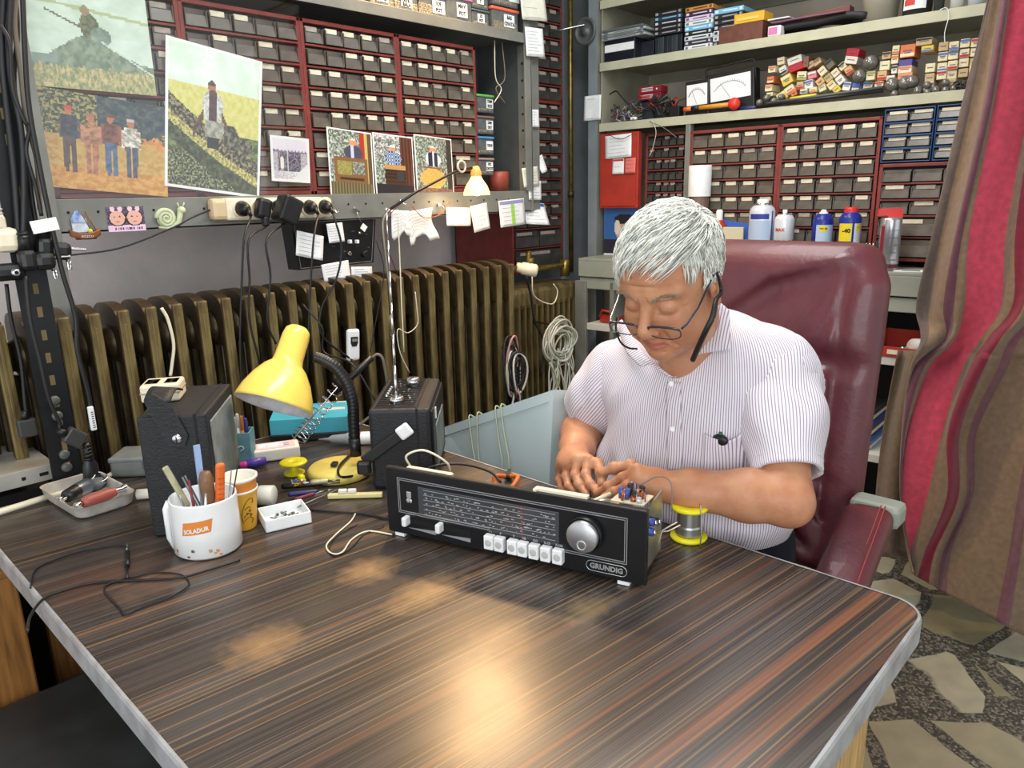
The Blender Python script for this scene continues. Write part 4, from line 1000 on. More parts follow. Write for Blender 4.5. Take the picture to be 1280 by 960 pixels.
# ---- black slotted angle post, steel bench with punched edge
m_slot = mat('black_slotted_steel', (30, 31, 33), .45, .3, var=.2, vscale=20)
ps = thing('slotted_angle_post', 'black slotted steel angle post rising past the cable bundle', 'post', T(.435, 1.815, 0))
mb = MB(); mb.bx(-.03, .03, -.003, 0, .0, 2.69, m_slot); mb.bx(.027, .03, 0, .04, 0, 2.69, m_slot); part('angle', mb, ps)
mb = MB(); m_slt = mat('slot_tan', (108, 92, 60), .7)  # tan plates on the post face drawn as its slots
for k in range(44): z = .5+k*.05; mb.box((.004, -.0035, z), (.010, .001, .022), m_slt, .0004)
sp0 = part('slots', mb, ps); sp0['kind'] = 'stuff'
for z in (.80, .83, .92, .955): mb = MB(); mb.lathe([(0, 0), (.011, 0), (.011, .006), (.007, .009), (0, .009)], m_steeld, (0, -.003, z), 14, (0, -1, 0)); part('bolt', mb, ps)
bn = thing('steel_side_shelf', 'pale steel shelf with a punched front edge at the left picture edge', 'shelf', T(0, 0, 0))
m_pale = mat('pale_worn_steel', (176, 174, 164), .4, .25, var=.2, vscale=8)
mb = MB(); A0, A1 = onZ(0, 592, .80), onZ(57, 590, .80); bx0 = Vector((.02, 1.70, .80)); 
mb.bx(-.3, .425, 1.862, 2.28, .796, .80, m_pale); part('shelf_plate', mb, bn)
mb = MB(); mb.bx(-.3, .425, 1.858, 1.862, .765, .801, m_pale, .001)
for k, (xx, ww) in enumerate(((.40, .018), (.36, .008), (.26, .018), (.22, .008))): mb.box((xx, 1.8575, .782), (ww, .002, .008), m_hole, .0009)
part('punched_edge', mb, bn)
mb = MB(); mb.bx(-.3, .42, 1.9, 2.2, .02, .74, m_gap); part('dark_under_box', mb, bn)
# cable coils hung on the short radiator
m_cgrey = mat('pale_grey_cable', (206, 202, 190), .5); m_cgreen = mat('pale_green_cable', (170, 176, 148), .5); m_cdark = mat('dark_cable', (40, 38, 40), .5)
cc = onY(697, 428, 2.0)
def coil(name, label, centre, rx, rz, n, ms, r_=.0035, tails=8, zlow=.55, sprd=.035, hook=.14):
    o = thing(name, label, 'cable', T(*centre))
    for k in range(n):
        ph = rnd(0, 6); ex = rnd(.55, 1.12); ez = rnd(.6, 1.12); ox = rnd(-1, 1)*sprd*.35; oz = rnd(-1, 1)*sprd*.8; dy = rnd(-.03, .01)
        b = MB(); b.tube([(ox+rx*ex*math.cos(a+ph), dy+.006*math.sin(a*2+ph), oz+rz*ez*math.sin(a+ph)) for a in [i*2*math.pi/26 for i in range(27)]], r_, ms[k % len(ms)], 6, cap=False); part('loop', b, o)
    b = MB(); b.tube([(0, -.012, rz*.8), (0, .02, rz*.86), (0, hook, rz*.9)], .004, m_radd, 8); part('hanging_hook', b, o)
    for k in range(tails):
        x0 = rnd(-rx, rx)*.9; pts = [(x0, rnd(-.03, 0), -rz*rnd(.2, .9))]
        z = pts[0][2]; x = x0
        while z > zlow-centre.z: z -= rnd(.06, .11); x += rnd(-.03, .03); pts.append((x, rnd(-.04, 0), z))
        part('strand', cable(pts, r_*.85, ms[(k+1) % len(ms)], 5), o)
coil('coiled_cable', 'coil of pale grey cable hung on the short corner radiator', cc, .080, .086, 22, [m_cgrey, m_cgrey, m_cgreen, m_cgrey], .0036, 18, .55)
coil('coiled_cable', 'smaller bundle of dark and pink cables hanging left of the pale coil', onY(640, 465, 1.90), .040, .105, 14, [m_cdark, m_cdark, mat('pink_cable', (190, 140, 140), .5), m_cgrey, m_cdark], .004, 8, .6, hook=.07)
mb = MB(); mb.lathe([(.028, -.09), (.030, -.02), (.028, .05), (.02, .07)], m_bplast, (0, 0, 0), 18, sy=.6)
for k in range(12): mb.lathe([(.030, -.004), (.034, 0), (.030, .004)], m_bplast, (0, 0, -.10+k*.014), 18, sy=.6)
solo('corrugated_hose', mb, 'black corrugated hose end hanging inside the dark cable bundle', 'hose', T(*onY(645, 480, 1.90)))
solo('loose_wire', cable(P_(((665, 345), (668, 370), (690, 380), (697, 365), (692, 355)), 2.05), .0026, m_cream_pl), 'cream wire hooked over the short corner radiator', 'wire')
solo('hanging_cable', cable(P_(((658, 345), (664, 372), (668, 400), (680, 430), (676, 470)), 2.03), .005, m_cable), 'black cable hanging from the thermostat valve to the coils', 'cable')
solo('white_cable', cable(P_(((497, 262), (500, 330), (502, 380), (505, 440)), 1.94), .0022, m_cream_pl), 'thin white lead running down beside the telescopic antenna', 'cable')
solo('loose_wire', cable(P_(((519, 365), (521, 385), (522, 405), (510, 416), (497, 412), (500, 440), (512, 466)), 1.90), .0016, m_cream_pl), 'thin pale wire curling in front of the radiator near the antenna', 'wire')
# ================================================================ things on the worktable
TT = .7507
m_leath = mat('black_leatherette', (32, 33, 36), .55, var=.2, vscale=50, bump=.35, bscale=220)
m_grille = mat('grey_speaker_cloth', (128, 136, 134), .6, var=.25, vscale=30)
def fdir(base, ang): return T(base[0], base[1], TT) @ RZ(ang)
# --- left portable radio: local X along its narrow side, Y along its length
r1 = thing('portable_radio', 'tall black portable radio at the left with a socket adapter on top', 'radio', fdir((.459, 1.398), -37))
W1, D1, H1 = .122, .235, .238
mb = MB(); mb.bx(0, W1, 0, D1, 0, H1, m_leath, .004); part('case', mb, r1)
mb = MB(); mb.bx(W1, W1+.004, .02, D1-.02, .06, H1-.02, m_grille, .002); part('speaker_panel', mb, r1, 'grey green front panel')
mb = MB(); mb.bx(W1-.022, W1-.018, -.001, D1, -.0, H1+.001, m_gap); mb.bx(.0, .05, .0, -.004, .14, .20, m_leath) if 0 else None; part('seam', mb, r1)
mb = MB(); mb.prism([(.045, .195), (.06, .175), (.08, .18), (.088, .2), (.065, .262), (.035, .285), (.02, .27)], -.006, -.002, m_leath); mb.sheet(lambda u, v: (.02+.045*v, -.004+.09*u, .27+.012*math.sin(math.pi*u)-.006*v+.0*(1-v)), 8, 3, m_leath, .003); part('carry_strap', mb, r1)
mb = MB(); mb.lathe([(0, 0), (.009, 0), (.009, .002), (.006, .004), (0, .004)], m_chrome, (.068, -.006, .195), 18, (0, -1, 0)); mb.box((.068, -.0105, .195), (.002, .001, .012), m_gap); part('strap_stud', mb, r1)
# socket adapter
ad = thing('socket_adapter', 'cream double socket adapter lying on top of the left radio', 'socket adapter', T(*(Vector((.553, 1.50, TT+H1+.0005)))) @ RZ(-33))
mb = MB(); mb.box((0, 0, .018), (.072, .07, .035), m_cream_pl, .005); part('housing', mb, ad); mb = MB(); mb.box((0, 0, .019), (.074, .072, .003), mat('adapter_joint', (150, 140, 116), .5), .001); part('joint', mb, ad)
for dx in (-.018, .018):
    mb = MB()
    for a in (-.009, .009): mb.cyl((dx, a, .0345), (dx, a, .036), .004, m_hole, seg=10)
    mb.bx(dx-.012, dx+.012, -.02, .02, .0350, .0355, mat('socket_brown', (120, 100, 70), .5)); part('socket', mb, ad)

# --- black radio in the middle with telescopic antenna
r2_ = thing('portable_radio', 'black portable radio behind the big receiver with its antenna raised', 'radio', fdir((.876, 1.268), -46))
W2, D2, H2 = .132, .275, .182
mb = MB(); mb.bx(0, W2, 0, D2, 0, H2, m_leath, .008); part('case', mb, r2_)
mb = MB(); mb.bx(W2-.001, W2+.006, .01, D2-.01, .01, H2-.008, m_bplast, .006); mb.bx(W2-.03, W2-.026, -.001, D2, 0, H2+.001, m_gap); part('front_frame', mb, r2_)
mb = MB(); mb.bx(W2+.005, W2+.008, .05, .22, .03, .13, m_grille, .002); part('speaker_grille', mb, r2_, 'light grey grille')
mb = MB(); mb.bx(.012, W2-.03, .012, D2-.012, H2, H2+.0015, m_bplast, .001)
for k in range(22): mb.bx(.014, W2-.034, .016+k*.0115, .020+k*.0115, H2+.0012, H2+.003, m_bplast)
for k in range(30): mb.box((rnd(.03, .09), rnd(.03, .24), H2+.0032), (.002, rnd(.003, .009), .0006), m_edge)
part('top_panel', mb, r2_)
for (x, y, r_, h_) in ((.055, .05, .017, .012), (.075, .19, .016, .02)):
    mb = MB(); mb.lathe([(0, 0), (r_, 0), (r_*.96, h_), (r_*.6, h_+.001), (0, h_)], m_chrome, (x, y, H2+.002), 24); part('control_knob', mb, r2_)
for k in range(5): mb = MB(); mb.cyl((.028, .09+k*.018, H2), (.028, .09+k*.018, H2+.010), .004, m_chrome, seg=12); part('push_button', mb, r2_)
pa = Vector((.055, .05, H2+.012)); M2i = r2_.matrix_world.inverted(); tip = hitp(483, 262, Vector((.699, .67, 0)).normalized(), Vector((.699, .67, 0)).normalized().dot(r2_.matrix_world @ pa)+.10); tl_ = M2i @ tip
mb = MB(); d_ = tl_-pa; segs = 6
for k in range(segs): mb.cyl(pa+d_*(k/segs), pa+d_*((k+1)/segs), .0036-.0004*k, m_chrome, seg=10)
mb.ball(pa+d_, .004, m_chrome); part('telescopic_antenna', mb, r2_)
mb = MB(); mb.box((.035, -.012, .105), (.12, .006, .024), m_bplast, .003, Matrix.Rotation(-.62, 3, 'Y')); mb.box((-.012, -.02, .06), (.03, .02, .03), m_bplast, .006); part('handle_strap', mb, r2_)
mb = MB(); mb.box((.078, -.014, .137), (.032, .010, .030), m_white, .007, Matrix.Rotation(-.62, 3, 'Y')); part('handle_hinge', mb, r2_, 'white plastic hinge')
mb = MB(); mb.bx(W2+.006, W2+.009, .05, .056, .145, .17, m_white); part('badge', mb, r2_)

# --- big receiver front: local X along the face, Y into the set
ANG = math.degrees(math.atan2(.587-1.068, .911-.766)); LG = .502; HG = .136
gr = thing('radio_receiver', 'long black radio receiver front with white keys and a round tuning knob', 'radio', T(.766, 1.068, TT) @ RZ(ANG))
m_face = mat('black_receiver_face', (22, 23, 26), .32, var=.15, vscale=20, spec=.5)
m_sil = mat('silver_trim', (206, 208, 210), .3, .7); m_dial = mat('smoked_dial_glass', (66, 68, 72), .2, var=.2, vscale=12, coat=.5)
m_dl = mat('dial_print', (176, 178, 180), .5); m_dlr = mat('red_dial_pointer', (176, 70, 84), .5)
mb = MB(); mb.bx(0, LG, 0, .012, .006, HG, m_face, .002); part('face_plate', mb, gr)
mb = MB()
def fr_(x0, z0, x1, z1, y, r_, m, open_=False):
    q = [(x0, y, z0), (x0, y, z1), (x1, y, z1), (x1, y, z0), (x0, y, z0)]
    for a, b_ in zip(q, q[1:]): mb.box(((a[0]+b_[0])/2, y, (a[2]+b_[2])/2), (abs(a[0]-b_[0])+r_*2, .001, abs(a[2]-b_[2])+r_*2), m)
for o_ in (0, .0035): 
    x0, x1, z0, z1 = .028+o_, .470-o_, .050+o_, .118-o_
    for a, b_ in (((x0, z1), (x1, z1)), ((x0, z0), (x0, z1)), ((x1, z0-.012), (x1, z1)), ((x0, z0), (.220, z0)), ((.345, z0-.012), (x1, z0-.012))):
        mb.box(((a[0]+b_[0])/2, -.0006, (a[1]+b_[1])/2), (abs(a[0]-b_[0])+.001, .0014, abs(a[1]-b_[1])+.001), m_sil)
part('silver_frame', mb, gr)
mb = MB(); mb.bx(.072, .352, -.001, .002, .047, .107, m_dial, .001); part('dial_glass', mb, gr)
mb = MB()
for k in range(6): mb.box((.215, -.0014, .055+k*.0095), (.262, .0008, .0005), m_dl)
for k in range(150): mb.box((rnd(.085, .345), -.0014, .0565+int(rnd(0, 5))*.0095+rnd(0, .004)), (rnd(.0008, .006), .0008, .0012), m_dl)
for k in range(14): mb.box((.283+rnd(-.002, .002), -.0015, .05+k*.0042), (.0025, .0008, .0016), m_dlr)
part('dial_scale', mb, gr)
mb = MB(); mb.box((.052, -.001, .088), (.010, .002, .012), m_sil, .002)
for dx, dz in ((-.003, .0), (.003, 0), (0, .005)): mb.ball((.052+dx, -.001, .076+dz), .0036, m_sil, sc_=(1, .3, 1.2), seg=10)
part('emblem', mb, gr)
# keys
kx = [.222, .242, .2675, .287, .3085, .3305, .3525]
for x in kx:
    mb = MB(); mb.box((x, -.005, .030), (.0185, .014, .026), m_white, .002); mb.lathe([(.0065, -.0122), (.006, -.0124), (.003, -.0126), (0, -.0126)], mat('key_dimple', (190, 190, 188), .3), (x, 0, .030), 18, (0, 1, 0)); part('push_key', mb, gr)
mb = MB()
for x, t in zip(kx, ('- -', 'P', 'T', 'UB', 'GO', 'K.OI', 'K.OII')): text_into(mb, t, .006, m_sil, T(x, -.0012, .0475) @ UP, bold=.0001)
part('key_lettering', mb, gr)
# sliders
for x, s in ((.045, 0), (.118, 1)):
    mb = MB(); mb.box((x+.03, -.0006, .036), (.066, .001, .010), m_hole); mb.prism([(x+.002, .0215), (x+.062, .018), (x+.062, .0255)], -.0015, 0, m_sil); part('slider_track', mb, gr)
    mb = MB(); mb.box((x+.002, -.008, .038), (.010, .018, .018), m_white, .003); part('slider_knob', mb, gr)
kn = MB(); kn.lathe([(0, 0), (.031, 0), (.031, .010), (.029, .012)], m_bplast, (0, 0, 0), 40, (0, -1, 0)); kn.lathe([(.027, .010), (.027, .0185), (.0255, .020), (0, .0195)], mat('spun_aluminium', (190, 192, 194), .38, .9), (0, 0, 0), 40, (0, -1, 0)); kn.lathe([(.0085, .0196), (.0085, .0208), (.0070, .0200), (0, .0190)], m_sil, (.0, 0, -.014), 20, (0, -1, 0))
part('tuning_knob', kn, gr, 'round brushed metal knob', T(.400, -.001, .080))
mb = MB(); text_into(mb, 'GRUNDIG', .0125, m_sil, T(.436, -.0016, .024) @ UP, bold=.0005); 
pts = []
for cx_, a0 in ((.462, -90), (.410, 90)):
    for k in range(9): a = math.radians(a0+k*22.5); pts.append((cx_+.009*math.cos(a), -.0012, .024+.009*math.sin(a)))
mb.tube(pts+[pts[0]], .0006, m_sil, 6, cap=False); part('maker_plate', mb, gr)
m_chas = mat('zinc_chassis', (168, 164, 148), .38, .7, var=.25, vscale=25)
mb = MB(); mb.bx(.486, .489, .012, .135, .004, .118, m_chas); mb.bx(.30, .486, .10, .103, .01, .09, m_chas); mb.bx(.30, .489, .012, .135, .004, .008, m_chas); mb.bx(.02, .3, .012, .05, .004, .010, m_chas); part('chassis', mb, gr)
mb = MB(); mb.bx(.04, .135, .013, .023, HG-.004, HG, m_cream_pl, .001); mb.bx(.128, .138, .010, .02, HG-.012, HG, m_cream_pl); part('rear_strip', mb, gr); mb = MB(); mb.bx(.305, .40, .006, .016, HG-.001, HG+.005, m_cream_pl, .001); mb.bx(.304, .31, .002, .014, HG-.008, HG+.004, m_cream_pl); part('top_strip', mb, gr)
m_pcb = mat('pale_circuit_board', (214, 208, 186), .5, var=.1); m_blc = mat('blue_component', (60, 80, 150), .35); m_brc = mat('brown_component', (140, 80, 50), .4)
def board(px0, label, c, d, rot, n, m, z, hh=.012):
    mb = MB(); mb.box(c, d, m, .001, rot); return mb
mb = MB(); mb.box((.458, .062, HG-.010), (.056, .060, .002), m_pcb, 0, Matrix.Rotation(-.1, 3, 'X'))
part('circuit_board', mb, gr)
for k in range(26):
    mb = MB(); x, y = rnd(.438, .478), rnd(.04, .085); c_ = (m_blc, m_brc, m_sil, m_copper, m_bplast)[k % 5]; h_ = rnd(.006, .022)
    if k % 3: mb.cyl((x, y, HG-.010), (x+rnd(-.004, .004), y, HG-.008+h_), rnd(.002, .005), c_, seg=10)
    else: mb.tube([(x, y, HG-.009), (x+.004, y, HG-.008+h_), (x+.008, y+.004, HG-.008+h_*.8), (x+.010, y, HG-.009)], .0012, c_, 6)
    part('component', mb, gr)
for (y, z) in ((.035, .085), (.04, .10), (.062, .092)): mb = MB(); mb.cyl((.489, y, z), (.503, y, z), .007, m_blc if y < .06 else m_bplast, seg=14); mb.cyl((.503, y, z), (.507, y, z), .004, m_chrome, seg=10); part('terminal', mb, gr)
mb = MB(); mb.tube(smooth_path([(.46, .09, HG+.002), (.49, .10, HG+.02), (.515, .09, HG+.015), (.52, .08, HG-.03)], 6), .0014, m_cableg, 6); mb.tube([(.488, .11, .05), (.51, .10, .06), (.53, .10, .075)], .0012, m_cream_pl, 6); mb.tube([(.488, .12, .02), (.495, .12, .05), (.52, .12, .07)], .0012, m_cream_pl, 6); part('lead_wire', mb, gr)
mb = MB(); mb.lathe([(0, 0), (.02, 0), (.02, .035), (0, .035)], m_chas, (.44, .06, .08), 20, (0, 0, 1)); mb.cyl((.37, .07, .10), (.42, .07, .11), .006, m_chas); mb.cyl((.38, .05, .105), (.41, .09, .115), .004, m_cream_pl); part('tuning_capacitor', mb, gr)
mb = MB(); mb.bx(.455, .475, .0, .02, 0, .006, m_white); part('foot', mb, gr); mb = MB(); mb.bx(.015, .035, .0, .02, 0, .006, m_white); part('foot', mb, gr)
# brown coil board behind the left end of the receiver
cb = thing('coil_board', 'small copper brown circuit piece with cream wires behind the receiver left end', 'circuit board', T(.952, 1.165, TT) @ RZ(-60)); m_cob = mat('copper_board', (160, 96, 66), .45, var=.25)
mb = MB(); mb.box((0, 0, .018), (.06, .045, .034), m_cob, .003); part('block', mb, cb)
for k in range(6):
    mb = MB(); x = -.025+k*.01; mb.tube(smooth_path([(x, -.01, .03), (x-.02, -.02, .05+rnd(0, .01)), (x-.05-rnd(0, .02), rnd(-.02, .02), .045), (x-.07, rnd(-.02, .03), .03+rnd(0, .02))], 5), .0012, (m_copper, m_cream_pl, m_maroonw)[k % 3], 6); part('wire', mb, cb)
mb = MB(); mb.tube(smooth_path([(-.02, 0, .036), (.0, .02, .05), (.06, .045, .05), (.12, .05, .035), (.15, .03, .02)], 6), .003, m_cable, 8); part('wire', mb, cb)
lw_ = MB(); P0, P1, P2, P3 = (hitp(x, y, (.699, .67, 0), (.699*.84+.67*1.06)) for x, y in ((514, 585), (508, 570), (530, 563), (558, 578))); lw_.tube(smooth_path([P0, P1, P2, P3, P3+Vector((.01, 0, -.03))], 8), .0022, m_cream_pl, 8); solo('arched_wire', lw_, 'cream wire arching over the top left corner of the receiver', 'wire')

# --- pliers
pl2 = thing('pliers', 'pliers with orange handles lying open behind the receiver', 'pliers', T(1.10, 1.075, TT) @ RZ(-52))
m_orh = mat('orange_grip', (222, 108, 48), .45)
for s in (-1, 1): mb = MB(); mb.tube(smooth_path([(s*.006, .008, .010), (s*.020, -.006, .016), (s*.026, -.026, .020), (s*.020, -.046, .014), (s*.014, -.054, .008)], 6), .0052, m_orh, 10); part('handle', mb, pl2)
mb = MB(); mb.cyl((0, .012, .004), (0, .012, .014), .009, m_bplast); mb.prism([(-.008, .012), (.008, .012), (.003, .05), (-.003, .05)], .005, .012, m_bplast, 'xy'); part('jaw', mb, pl2)

# --- solder spool
sp = thing('solder_spool', 'yellow spool of solder wire standing right of the receiver', 'spool', T(1.120, .632, TT)); m_yel = mat('yellow_plastic', (232, 222, 30), .35); m_sold = mat('solder_wire', (176, 176, 172), .3, .85)
for z in (0, .058): mb = MB(); mb.lathe([(.010, z), (.0325, z), (.0340, z+.003), (.0325, z+.007), (.012, z+.007), (.010, z+.003), (.010, z)], m_yel, (0, 0, 0), 36); part('flange', mb, sp)
mb = MB(); mb.lathe([(.010, .003), (.010, .062)], m_yel, (0, 0, 0), 20); part('core', mb, sp)
mb = MB(); pr = [(.010, .007)]
for k in range(20): z = .009+k*.0025; pr += [(.0205+(.003 if k < 7 else 0), z), (.0215+(.003 if k < 7 else 0), z+.00125)]
mb.lathe(pr+[(.010, .058)], m_sold, (0, 0, 0), 28); part('wire_winding', mb, sp)
mb = MB(); mb.tube(smooth_path([(.0, -.02, .068), (-.012, -.028, .075), (-.016, -.033, .05), (-.02, -.036, .02), (-.018, -.034, .0)], 6), .0012, m_sold, 6); part('wire_end', mb, sp)

# --- desk lamp
m_lye = mat('butter_yellow_enamel', (246, 212, 96), .32, var=.04, vscale=30, coat=.3); m_lyd = mat('aged_yellow_plastic', (214, 196, 100), .5, var=.12, vscale=30); m_lin = mat('lamp_inner_white', (206, 204, 208), .5, var=.15, vscale=50)
bc = onZ(424, 583, TT+.02); bc.z = TT
dl = thing('desk_lamp', 'butter yellow desk lamp with bell shade and black gooseneck', 'lamp', T(*bc))
mb = MB(); mb.lathe([(0, 0), (.068, 0), (.072, .004), (.072, .016), (.066, .023), (0, .025)], m_lyd, (0, 0, 0), 44); part('base', mb, dl)
FWH = Vector((.722, .692, 0)).normalized()
def onF(px, py, P): return hitp(px, py, FWH, FWH.dot(Vector(P)))
g = [onF(444, 563, bc), onF(442, 530, bc), onF(441, 505, bc), onF(434, 480, bc), onF(420, 460, bc), onF(404, 450, bc), onF(393, 446, bc)]
gp = [p-bc for p in smooth_path(g, 16)]; mb = MB(); mb.tube(gp, .011, m_bplast, 14, rr=[.0128+.0006*math.sin(i*2.2) for i in range(len(gp))]); mb.cyl(gp[0]-Vector((0, 0, .012)), gp[0]+Vector((0, 0, .03)), .0135, m_bplast); part('gooseneck', mb, dl)
top, mouth = onF(374, 408, bc), onF(355, 503, bc); ax = (mouth-top).normalized()-FWH*.55; ax.normalize(); Lm = (mouth-top).length
pr = [(0, 0), (.018, .002), (.027, .010), (.0300, .025), (.0315, .075), (.034, .088), (.047, .100), (.064, .125), (.078, .155), (.0845, .178), (.0855, .184)]; k_ = (Lm+.004)/.184; pr = [(r_*.98, z*k_) for r_, z in pr]
mb = MB(); mb.lathe(pr, m_lye, (0, 0, 0), 48, ax); mb.lathe([(pr[-1][0], pr[-1][1]), (pr[-1][0]-.003, pr[-1][1]), (pr[-2][0]-.004, pr[-2][1]-.003), (pr[-3][0]-.004, pr[-3][1]), (.05, pr[7][1]-.01), (.03, pr[6][1]-.006), (0, pr[5][1]-.01)], m_lin, (0, 0, 0), 48, ax); part('lamp_shade', mb, dl, None, T(*(top-bc)))
mb = MB(); mb.ball((top+ax*Lm*.62)-bc, .025, m_white); part('bulb', mb, dl)
mb = MB(); mb.tube(smooth_path([onZ(440, 566, TT+.03)-bc, onZ(424, 583, TT+.032)-bc, onZ(426, 596, TT+.03)-bc, onZ(448, 594, TT+.012)-bc, onZ(475, 592, TT+.012)-bc], 6), .003, m_bplast, 8); mb.box(onZ(418, 580, TT+.03)-bc, (.02, .014, .008), m_bplast, .002, Matrix.Rotation(.7, 3, 'Z')); part('switch_lead', mb, dl)

# --- soldering station with spring holder and iron
m_teal = mat('teal_enamel', (70, 168, 190), .35, var=.06, vscale=20)
st = thing('soldering_station', 'teal soldering station box behind the yellow desk lamp', 'soldering station', T(1.02, 1.735, TT) @ RZ(-40))
mb = MB(); mb.prism([(-.075, 0.018), (.075, .018), (.075, .055), (.02, .075), (-.075, .060)], -.10, .10, m_teal, 'yz'); part('case', mb, st)
mb = MB(); mb.bx(-.102, .102, -.078, .078, 0, .02, m_bplast, .003); part('base', mb, st); mb = MB(); mb.bx(.03, .09, -.03, .05, .066, .070, m_edgew, .001); part('top_panel', mb, st)
hs = thing('iron_holder', 'chrome spring soldering iron holder leaning between lamp and station', 'holder', T(0, 0, 0)); hb = onF(372, 550, (.95, 1.62, 0)); ha = onF(424, 482, (.95, 1.62, 0))
ax2 = (ha-hb); n_ = 11; pts = []; e1 = ax2.normalized().cross(Vector((0, 0, 1))).normalized(); e2 = ax2.normalized().cross(e1)
for k in range(n_*14+1): t = k/(n_*14); a = k/14*2*math.pi; R_ = .020-.003*t if t < .55 else .018; tt = t if t < .6 else .6+(t-.6)*.9; pts.append(hb+ax2*(t**1.35)+(e1*math.cos(a)+e2*math.sin(a))*R_)
mb = MB(); mb.tube(pts, .0014, m_chrome, 6); part('spring', mb, hs)
for s in (-1, 1): mb = MB(); mb.cyl(hb+e1*s*.022-e2*.01, ha+e1*s*.018, .0018, m_chrome, seg=8); part('side_rod', mb, hs)
si = thing('soldering_iron', 'black soldering iron resting in the spring holder', 'soldering iron'); ir0 = ha+ax2.normalized()*.0; ir1 = onF(465, 447, (.98, 1.64, 0)); mb = MB(); mb.cyl(ir0-ax2.normalized()*.03, ir1, .010, m_bplast, r1=.008); mb.lathe([(0, 0), (.018, 0), (.019, .015), (.012, .02), (0, .02)], m_bplast, ir0, 20, ax2.normalized()); part('grip', mb, si)
mb = MB(); mb.tube(smooth_path([ir1, onF(473, 443, (.98, 1.64, 0)), onF(480, 455, (.99, 1.64, 0)), onF(481, 500, (1.0, 1.66, 0)), Vector((1.05, 1.60, TT+.02))], 6), .0035, m_cableg, 8); part('cable', mb, si)
mb = MB(); mb.tube(smooth_path([onF(378, 380, (1.0, 1.8, 0)), onF(403, 410, (1.0, 1.8, 0)), onF(405, 440, (1.0, 1.8, 0)), onF(440, 455, (1.0, 1.75, 0)), onF(470, 502, (1.0, 1.7, 0))], 6), .0025, m_cable, 8); solo('hanging_cable', mb, 'thin black cable crossing behind the desk lamp gooseneck', 'cable')
# red white squeeze bottle behind the lamp base
bt = thing('flux_bottle', 'grey nozzle bottle with red collar lying behind the lamp base', 'bottle', T(1.02, 1.565, TT+.017) @ RZ(-45))
mb = MB(); mb.lathe([(0, -.08), (.002, -.08), (.004, -.055), (.010, -.045), (.013, -.01), (.017, 0), (.017, .01)], mat('grey_nozzle', (140, 146, 150), .4), (0, 0, 0), 20, (1, 0, 0)); part('nozzle', mb, bt)
mb = MB(); mb.lathe([(.0172, .008), (.0172, .03)], mat('red_collar', (196, 56, 50), .4), (0, 0, 0), 20, (1, 0, 0)); part('collar', mb, bt); mb = MB(); mb.lathe([(.0165, .03), (.0165, .075), (.012, .08), (0, .08)], m_white, (0, 0, 0), 20, (1, 0, 0)); part('bottle_body', mb, bt)

# --- mug of tools
mg = thing('tool_mug', 'big white ceramic pot with orange SOLADUR mark full of hand tools', 'pot', T(*onZ(262, 684, TT)) @ RZ(-46) @ Matrix.Diagonal((1, 1, .94, 1))); m_cer = mat('white_glazed_ceramic', (232, 234, 234), .25, var=.05, vscale=14, coat=.4); Rm = .058
mb = MB()
def mugp(z): return Rm*(1-.06*(z-.055)/.055*0) if 1 else 0
mb.lathe([(0, 0), (.054, 0), (.0595, .006), (.059, .05), (.0585, .108), (.0580, .112), (.055, .110), (.055, .012), (0, .010)], m_cer, (0, 0, 0), 48, sy=.96); part('pot', mb, mg)
mb = MB(); mb.tube([(-.058, -.012, .004), (-.064, -.014, .03), (-.063, -.014, .09), (-.058, -.012, .105)], .006, m_cer, 10, rr=[.003, .005, .006, .004]); part('rim_pillar', mb, mg)
m_ora = mat('orange_print', (222, 134, 58), .35); mb = MB()
def onmug(u, z): a = u/.0592-math.pi/2; return (.0592*math.cos(a), .0592*.96*math.sin(a), z)
mb.sheet(lambda u, v: onmug(-.022+.052*u+.005*v, .052+.026*v+.006*u), 10, 2, m_ora)
part('orange_mark', mb, mg); tmb = text_mb('SOLADUR', .0118, m_cer, .0002, bold=.0005); b = MB(); b.add([onmug(v[0]*.82+.005, v[1]+.0605+(v[0]+.02)*.12) for v in tmb.v], tmb.f, m_cer); b.v = [(x*1.012, y*1.012, z) for x, y, z in b.v]; part('lettering', b, mg)
mb = MB(); m_stain = mat('solder_flux_stain', (176, 156, 110), .5)
for k in range(9): u = rnd(-.05, .04); z = rnd(.006, .02); mb.sheet(lambda a, b_: (lambda q: (q[0]*1.008, q[1]*1.008, q[2]))(onmug(u+.006*a, z+rnd(.002, .007)*b_)), 2, 2, (m_stain, m_steeld, m_ora)[k % 3])
part('drips', mb, mg)
MG = mg.matrix_world
def tool(name, label, cat, a, b_, fn): # a: foot inside the pot, b_: upper end (mug local)
    A, B_ = MG @ Vector(a), MG @ Vector(b_); z = (B_-A); L_ = z.length; o = thing(name, label, cat, T(*A) @ Vector((0, 0, 1)).rotation_difference(z.normalized()).to_matrix().to_4x4()); fn(o, L_); return o
def mk(*ps):
    def f(o, L_):
        for nm, fn in ps: b = MB(); fn(b, L_); part(nm, b, o)
    return f
m_hand = mat('ribbed_beige_handle', (176, 172, 140), .4, .3, var=.2, vscale=60); m_tst = mat('tool_steel', (150, 150, 150), .3, .9); m_wdh = mat('dark_wood_handle', (116, 84, 58), .4, var=.3, vscale=40)
tool('metal_tweezers', 'beige green handled file leaning out of the pot to the left', 'file', (.0, .0, .012), (-.055, -.01, .172), mk(('handle', lambda b, L: b.box((0, 0, L-.04), (.012, .006, .085), m_hand, .003)), ('blade', lambda b, L: b.bx(-.003, .003, -.001, .001, 0, L-.07, m_tst))))
